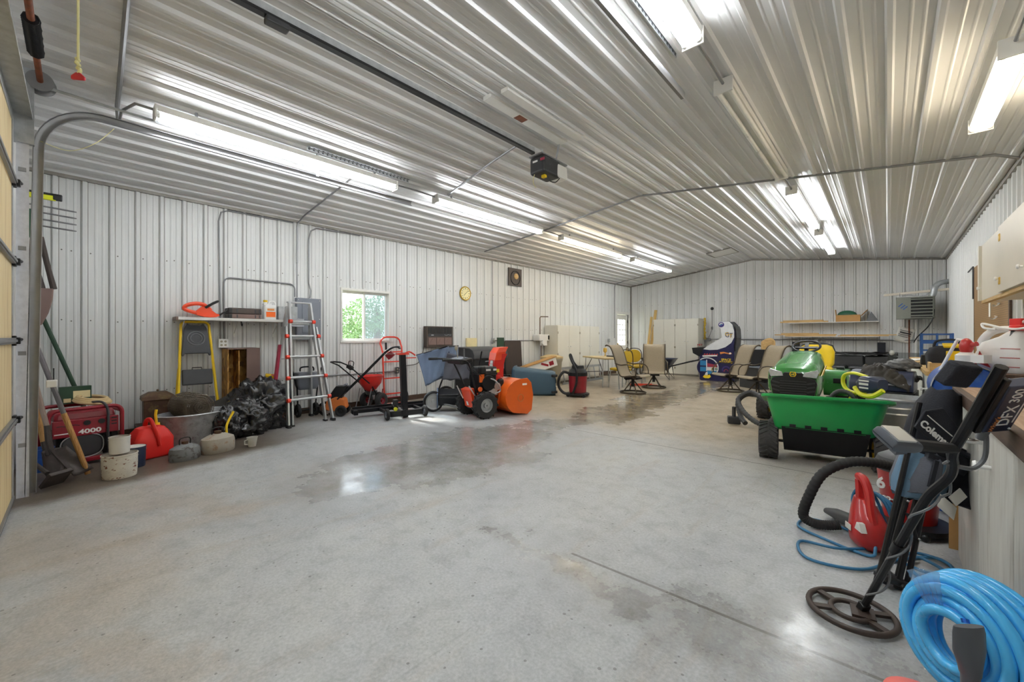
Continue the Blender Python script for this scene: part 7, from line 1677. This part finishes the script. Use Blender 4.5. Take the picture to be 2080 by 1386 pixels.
b = B(); b.box((-.223, -.02, 1.073), (.058, .066, .006), (0, 13, 0)); b.o('screen', 'alu', ch, sm=0)
b = B(); b.box((-.21, -.03, 1.018), (.035, .022, .026)); b.cyl((-.19, -.03, 1.012), (-.155, -.03, 1.005), .004); b.o('trigger', 'wand_grey', ch, sm=30)
b = B(); b.box((-.055, .045, LN-.05), (.08, .04, .075), (0, 14, 0)); b.o('arm_cup', 'camp_black', t, sm=40, bev=.008)
b = B(); b.box((.022, .0, LN-.14), (.018, .034, .2)); b.o('bracket', 'dark_metal', t, sm=0, bev=.003)
b = B(); b.box((.07, 0, LN-.15), (.078, .04, .175)); bx = b.o('battery_box', 'navy', t, sm=0, bev=.004)
def vt(x, z): return Mx.Translation((x, -.0207, z)) @ Mx.Rotation(R(90), 4, 'X') @ Mx.Rotation(R(90), 4, 'Z')
b = B(); b.text('DFX', .048, (0, 0, 0), M=vt(.073, LN-.172), ext=.0008, sx=.86); b.text('300', .04, (0, 0, 0), M=vt(.067, LN-.097), ext=.0008, sx=.86); b.box((.097, -.0207, LN-.16), (.002, .002, .08)); b.o('lettering', 'text_white', bx, sm=0)
b = B(); b.text("White's", .019, (0, 0, 0), M=vt(.05, LN-.205), ext=.0008, ital=.3); b.o('maker_mark', 'text_orange', bx, sm=0)
b = B()
for z in (LN-.225, LN-.075): b.sph((.1, -.021, z), .004, 8, 6)
b.o('screw', 'alu', bx)
# wet/dry vacuum with hose
t = thing('shop_vacuum', 'red wet and dry vacuum with black top behind the camping chair', 'vacuum', (.1, 3.62, 0), -25)
b = B(); b.lathe([(.12, .04), (.125, .06), (.155, .36), (.16, .37), (.16, .38), (.001, .38)], 32); tk = b.o('tank', 'red', t)
b = B(); b.text('6', .1, (0, 0, 0), M=Mx.Rotation(R(-2), 4, 'Z') @ Mx.Translation((-.08, -.132, .28)) @ Mx.Rotation(R(84), 4, 'X'), ext=.003, bold=.003); b.text('shop-vac', .05, (0, 0, 0), M=Mx.Rotation(R(-2), 4, 'Z') @ Mx.Translation((-.03, -.139, .2)) @ Mx.Rotation(R(84), 4, 'X'), ext=.006, bold=.001); b.o('lettering', 'text_white', tk, sm=0)
b = B(); b.lathe([(.165, .37), (.168, .4), (.15, .45), (.1, .48), (.001, .485)], 28); b.o('motor_head', 'dark_grey', t)
b = B(); b.lathe([(.13, .03), (.2, .03), (.2, .06), (.13, .07)], 24, cap=False)
for a in (45, 135, 225, 315): b.sph((.19*math.cos(R(a)), .19*math.sin(R(a)), .025), .025, 10, 7)
b.o('caster_base', 'black_plastic', t)
hose('thick black corrugated vacuum hose looping from the red tank to the floor', 'vacuum_hose', [(.02, 3.48, .41), (-.06, 3.38, .44), (-.18, 3.28, .44), (-.3, 3.2, .36), (-.37, 3.18, .2), (-.4, 3.2, .07), (-.35, 3.2, .035), (-.28, 3.22, .035), (-.22, 3.24, .05)], .03, 'rubber')
# leaf blower
t = thing('leaf_blower', 'red electric leaf blower with dark tube lying on the blue cord', 'leaf blower', (-.08, 3.12, 0), -62)
b = B(); b.loft([[(x, y, z) for x, y in [(cx+a*math.cos(2*PI*k/18), c_*math.sin(2*PI*k/18)) for k in range(18)]] for z, cx, a, c_ in ((.01, .0, .07, .06), (.04, .0, .1, .085), (.1, .0, .11, .09), (.16, -.01, .1, .08), (.2, -.03, .09, .065), (.24, -.05, .07, .05), (.27, -.06, .05, .04))]); b.o('housing', 'red', t, sm=50)
b = B(); b.tube(spl([(.075, -.0, .12), (.05, -.01, .2), (-.0, -.0, .32), (-.05, .0, .38), (-.1, 0, .385)]), .023, 10); b.tube([(-.08, 0, .37), (-.07, 0, .25)], .03, 8, fl=.7); b.o('handle', 'red', t)
b = B(); b.prism([(.03, .12), (.1, .12), (.075, .165), (.05, .165)], .03, 'XZ', -.07); b.box((-.02, -.092, .11), (.06, .004, .035)); b.o('label', 'paper', t, sm=0, bev=.003)
b = B(); b.loft([[(x, y, z) for y, z in rrect(-w, w, z0, z1, .02)] for x, w, z0, z1 in ((-.06, .04, .05, .14), (-.2, .04, .04, .11), (-.42, .05, .02, .06))]); b.o('nozzle_tube', 'dark_grey', t, sm=40)
hose('blue extension lead looped over the floor around the leaf blower and bench', 'extension_lead', [(-.06, 3.06, .1), (-.05, 3.02, .04), (-.08, 2.98, .012), (-.28, 3.05, .012), (-.42, 3.15, .012), (-.38, 3.32, .012), (-.2, 3.3, .012), (-.05, 3.15, .012), (-.2, 2.95, .02), (-.38, 2.92, .012), (-.32, 2.72, .012), (-.1, 2.78, .012), (.05, 3.05, .012), (.2, 3.2, .012), (.26, 3.05, .012), (.16, 2.95, .02), (.05, 3.02, .02), (.12, 3.18, .02), (.24, 3.12, .024), (.22, 2.9, .012), (.1, 2.9, .02), (.12, 3.1, .03), (.26, 2.98, .012), (.24, 2.8, .012), (.1, 2.86, .012), (.2, 2.75, .012), (.26, 2.7, .012), (.25, 2.55, .012)], .008, 'cord_blue', 7, 'cord', False)
hose('blue cord bundle hanging over the leaf blower behind its handle', 'cord_bundle', [(-.1, 3.25, .012), (-.16, 3.28, .2), (-.12, 3.26, .3), (-.02, 3.22, .26), (.03, 3.22, .1), (.0, 3.25, .02), (-.06, 3.28, .16), (-.1, 3.3, .28), (0, 3.26, .24), (.05, 3.25, .06), (.02, 3.3, .012), (-.03, 3.31, .18), (-.06, 3.32, .27), (.04, 3.29, .2), (.07, 3.27, .02)], .008, 'cord_blue', 7, 'cord', False)
t = thing('plug_tail', 'black plug end of the cord lying by the bench foot', 'plug', (.13, 2.78, .012), 20)
b = B(); b.box((0, 0, .008), (.05, .025, .022)); b.tube(spl([(-.03, 0, .008), (-.08, .03, .008), (-.1, .1, .008)]), .006, 6); b.o('plug', 'black_plastic', t, sm=30)
b = B(); b.box((.035, .006, .008), (.02, .002, .006)); b.box((.035, -.006, .008), (.02, .002, .006)); b.o('prong', 'brass', t, sm=0)
# blue hose coil and grey wand
t = thing('hose_coil', 'coil of bright blue air hose standing against the near bench', 'hose', (.166, 1.82, 0))
orient(t, (.166, 1.82, .1165), V((.05, .05, .98)), V((.72, -.69, 0)))
def cl(k, n, R0, d):
    return [(R0*math.cos(2*PI*i/n), d+.006*math.sin(4*PI*i/n+k), .19+R0*math.sin(2*PI*i/n)) for i in range(n)]
k = 0; b = B()
for j, R0 in enumerate((.076, .104, .132, .158)):
    for i in range(3 if j < 2 else 4):
        b.tube(cl(k, 44, R0+.006*i, -.035+.029*i+.012*(j % 2)-.008*(3-j)), .0152, 10, closed=True); k += 1
b.o('hose_loops', 'hose_blue', t, sm=60)
b = B(); b.grid(lambda u, v: V(((.075+.11*v)*math.cos(R(100+32*u)), -.066+.004*math.sin(u*30)-.002*math.sin(v*25), .19+(.075+.11*v)*math.sin(R(100+32*u)))), 16, 12); b.o('wrap_film', 'wrap_clear', t, solid=.001, sm=60)
b = B(); b.tube([(.06, -.085, .275), (.075, -.09, .245)], [.012, .015], 12); b.tube([(.058, -.084, .279), (.053, -.082, .288)], .009, 10); b.o('coupling', 'blue_anod', t)
b = B(); b.tube([(.074, -.09, .247), (.088, -.093, .212), (.094, -.093, .194)], [.016, .015, .011], 12); b.o('strain_relief', 'wand_grey', t)
t = thing('hose_box', 'low dark box on the floor under the blue hose coil', 'box', (.19, 1.78, 0), 0)
b = B(); b.box((0, 0, .045), (.12, .14, .09)); b.o('box', 'dark_grey', t, sm=0, bev=.006)
t = thing('grey_paddle', 'grey plastic paddle with flared head standing in front of the blue hose coil', 'paddle', (.12, 1.62, 0), 0)
orient(t, (.165, 1.58, 0), V((-.02, .03, 1)), CR)
b = B(); b.tube([(0, 0, 0), (0, 0, .36)], .019, 12); b.o('shaft', 'wand_grey', t)
b = B(); b.loft([[(a*math.cos(2*PI*k/16), c_*math.sin(2*PI*k/16), z) for k in range(16)] for z, a, c_ in ((.34, .022, .02), (.36, .027, .02), (.4, .042, .016), (.445, .043, .012), (.462, .04, .009))]); b.o('head', 'wand_grey', t, sm=50)
t = thing('pink_bucket', 'pink round lid peeking up at the bottom edge of the photo', 'bucket', (.07, 1.56, 0))
b = B(); b.lathe([(.07, 0), (.085, .2), (.088, .21), (.08, .235), (.05, .25), (.001, .255)], 28); b.o('tub', 'pink', t)
# red shop vacuum further in
t = thing('wet_dry_vacuum', 'dark red canister vacuum with black hose in front of the tan table', 'vacuum', (-4.72, 7.08, 0), 20)
b = B(); b.lathe([(.17, .05), (.175, .08), (.19, .42), (.195, .44), (.001, .44)], 30); b.o('tank', 'red_dark', t)
b = B(); b.lathe([(.2, .43), (.2, .5), (.17, .54), (.13, .58), (.12, .64), (.001, .65)], 28); b.o('motor_head', 'black_plastic', t)
b = B(); b.lathe([(.17, .05), (.24, .04), (.24, .07), (.17, .09)], 24, cap=False)
for a in (45, 135, 225, 315): b.cyl((.23*math.cos(R(a)), .23*math.sin(R(a))-.02, .035), (.23*math.cos(R(a)), .23*math.sin(R(a))+.02, .035), .035)
b.o('caster_base', 'black_plastic', t)
b = B(); b.tube(spl([(-.16, -.1, .48), (-.27, -.14, .5), (-.36, -.16, .36), (-.36, -.16, .2), (-.26, -.16, .08), (-.1, -.2, .06)]), .028, 8); b.tube(spl([(-.05, -.24, .07), (.03, -.24, .3), (.02, -.22, .55), (-.08, -.15, .72), (-.14, -.1, .84), (-.12, -.1, .86), (-.06, -.12, .72), (.02, -.12, .62)]), .024, 8); b.o('hose', 'black_plastic', t)
# ---------------------------------------------------------------- camera, daylight, view
cam = bpy.data.cameras.new('camera'); co = bpy.data.objects.new('camera', cam); C.objects.link(co)
co.location = (0, 0, 1.22); co.rotation_euler = (PI/2, 0, math.atan(763/820))
cam.sensor_width = 36; cam.lens = 820/2080*36; cam.shift_y = -7/2080; cam.clip_start = .05
bpy.context.scene.camera = co
w = bpy.data.worlds.new('world'); bpy.context.scene.world = w; w.use_nodes = True; nt = w.node_tree
bg = nt.nodes['Background']; sky = nt.nodes.new('ShaderNodeTexSky'); sky.sky_type = 'NISHITA'; sky.sun_disc = False; sky.sun_elevation = R(48); sky.sun_rotation = R(250); sky.air_density = 1.3; sky.dust_density = 3
mixn = nt.nodes.new('ShaderNodeMix'); mixn.data_type = 'RGBA'; mixn.inputs[0].default_value = .55
nt.links.new(sky.outputs[0], mixn.inputs[6]); mixn.inputs[7].default_value = (9, 9.2, 9.4, 1)
nt.links.new(mixn.outputs[2], bg.inputs[0]); bg.inputs[1].default_value = SKY if 'SKY' in globals() else .42
sun = bpy.data.lights.new('sun', 'SUN'); so = bpy.data.objects.new('sun', sun); C.objects.link(so); sun.energy = 9; sun.angle = R(7); sun.color = (1, .97, .92)
so.location = (-14, 3, 9); so.rotation_euler = V((1, .1, -.84)).to_track_quat('-Z', 'Y').to_euler()
sc = bpy.context.scene
sc.view_settings.view_transform = 'Standard'; sc.view_settings.look = 'None'; sc.view_settings.gamma = 1; sc.view_settings.use_curve_mapping = False
sc.view_settings.exposure = .5
sc.cycles.use_denoising = True; sc.cycles.max_bounces = 10; sc.cycles.diffuse_bounces = 6; sc.cycles.glossy_bounces = 5; sc.cycles.transparent_max_bounces = 12
sc.cycles.sample_clamp_indirect = 8; sc.cycles.caustics_reflective = False; sc.cycles.caustics_refractive = False
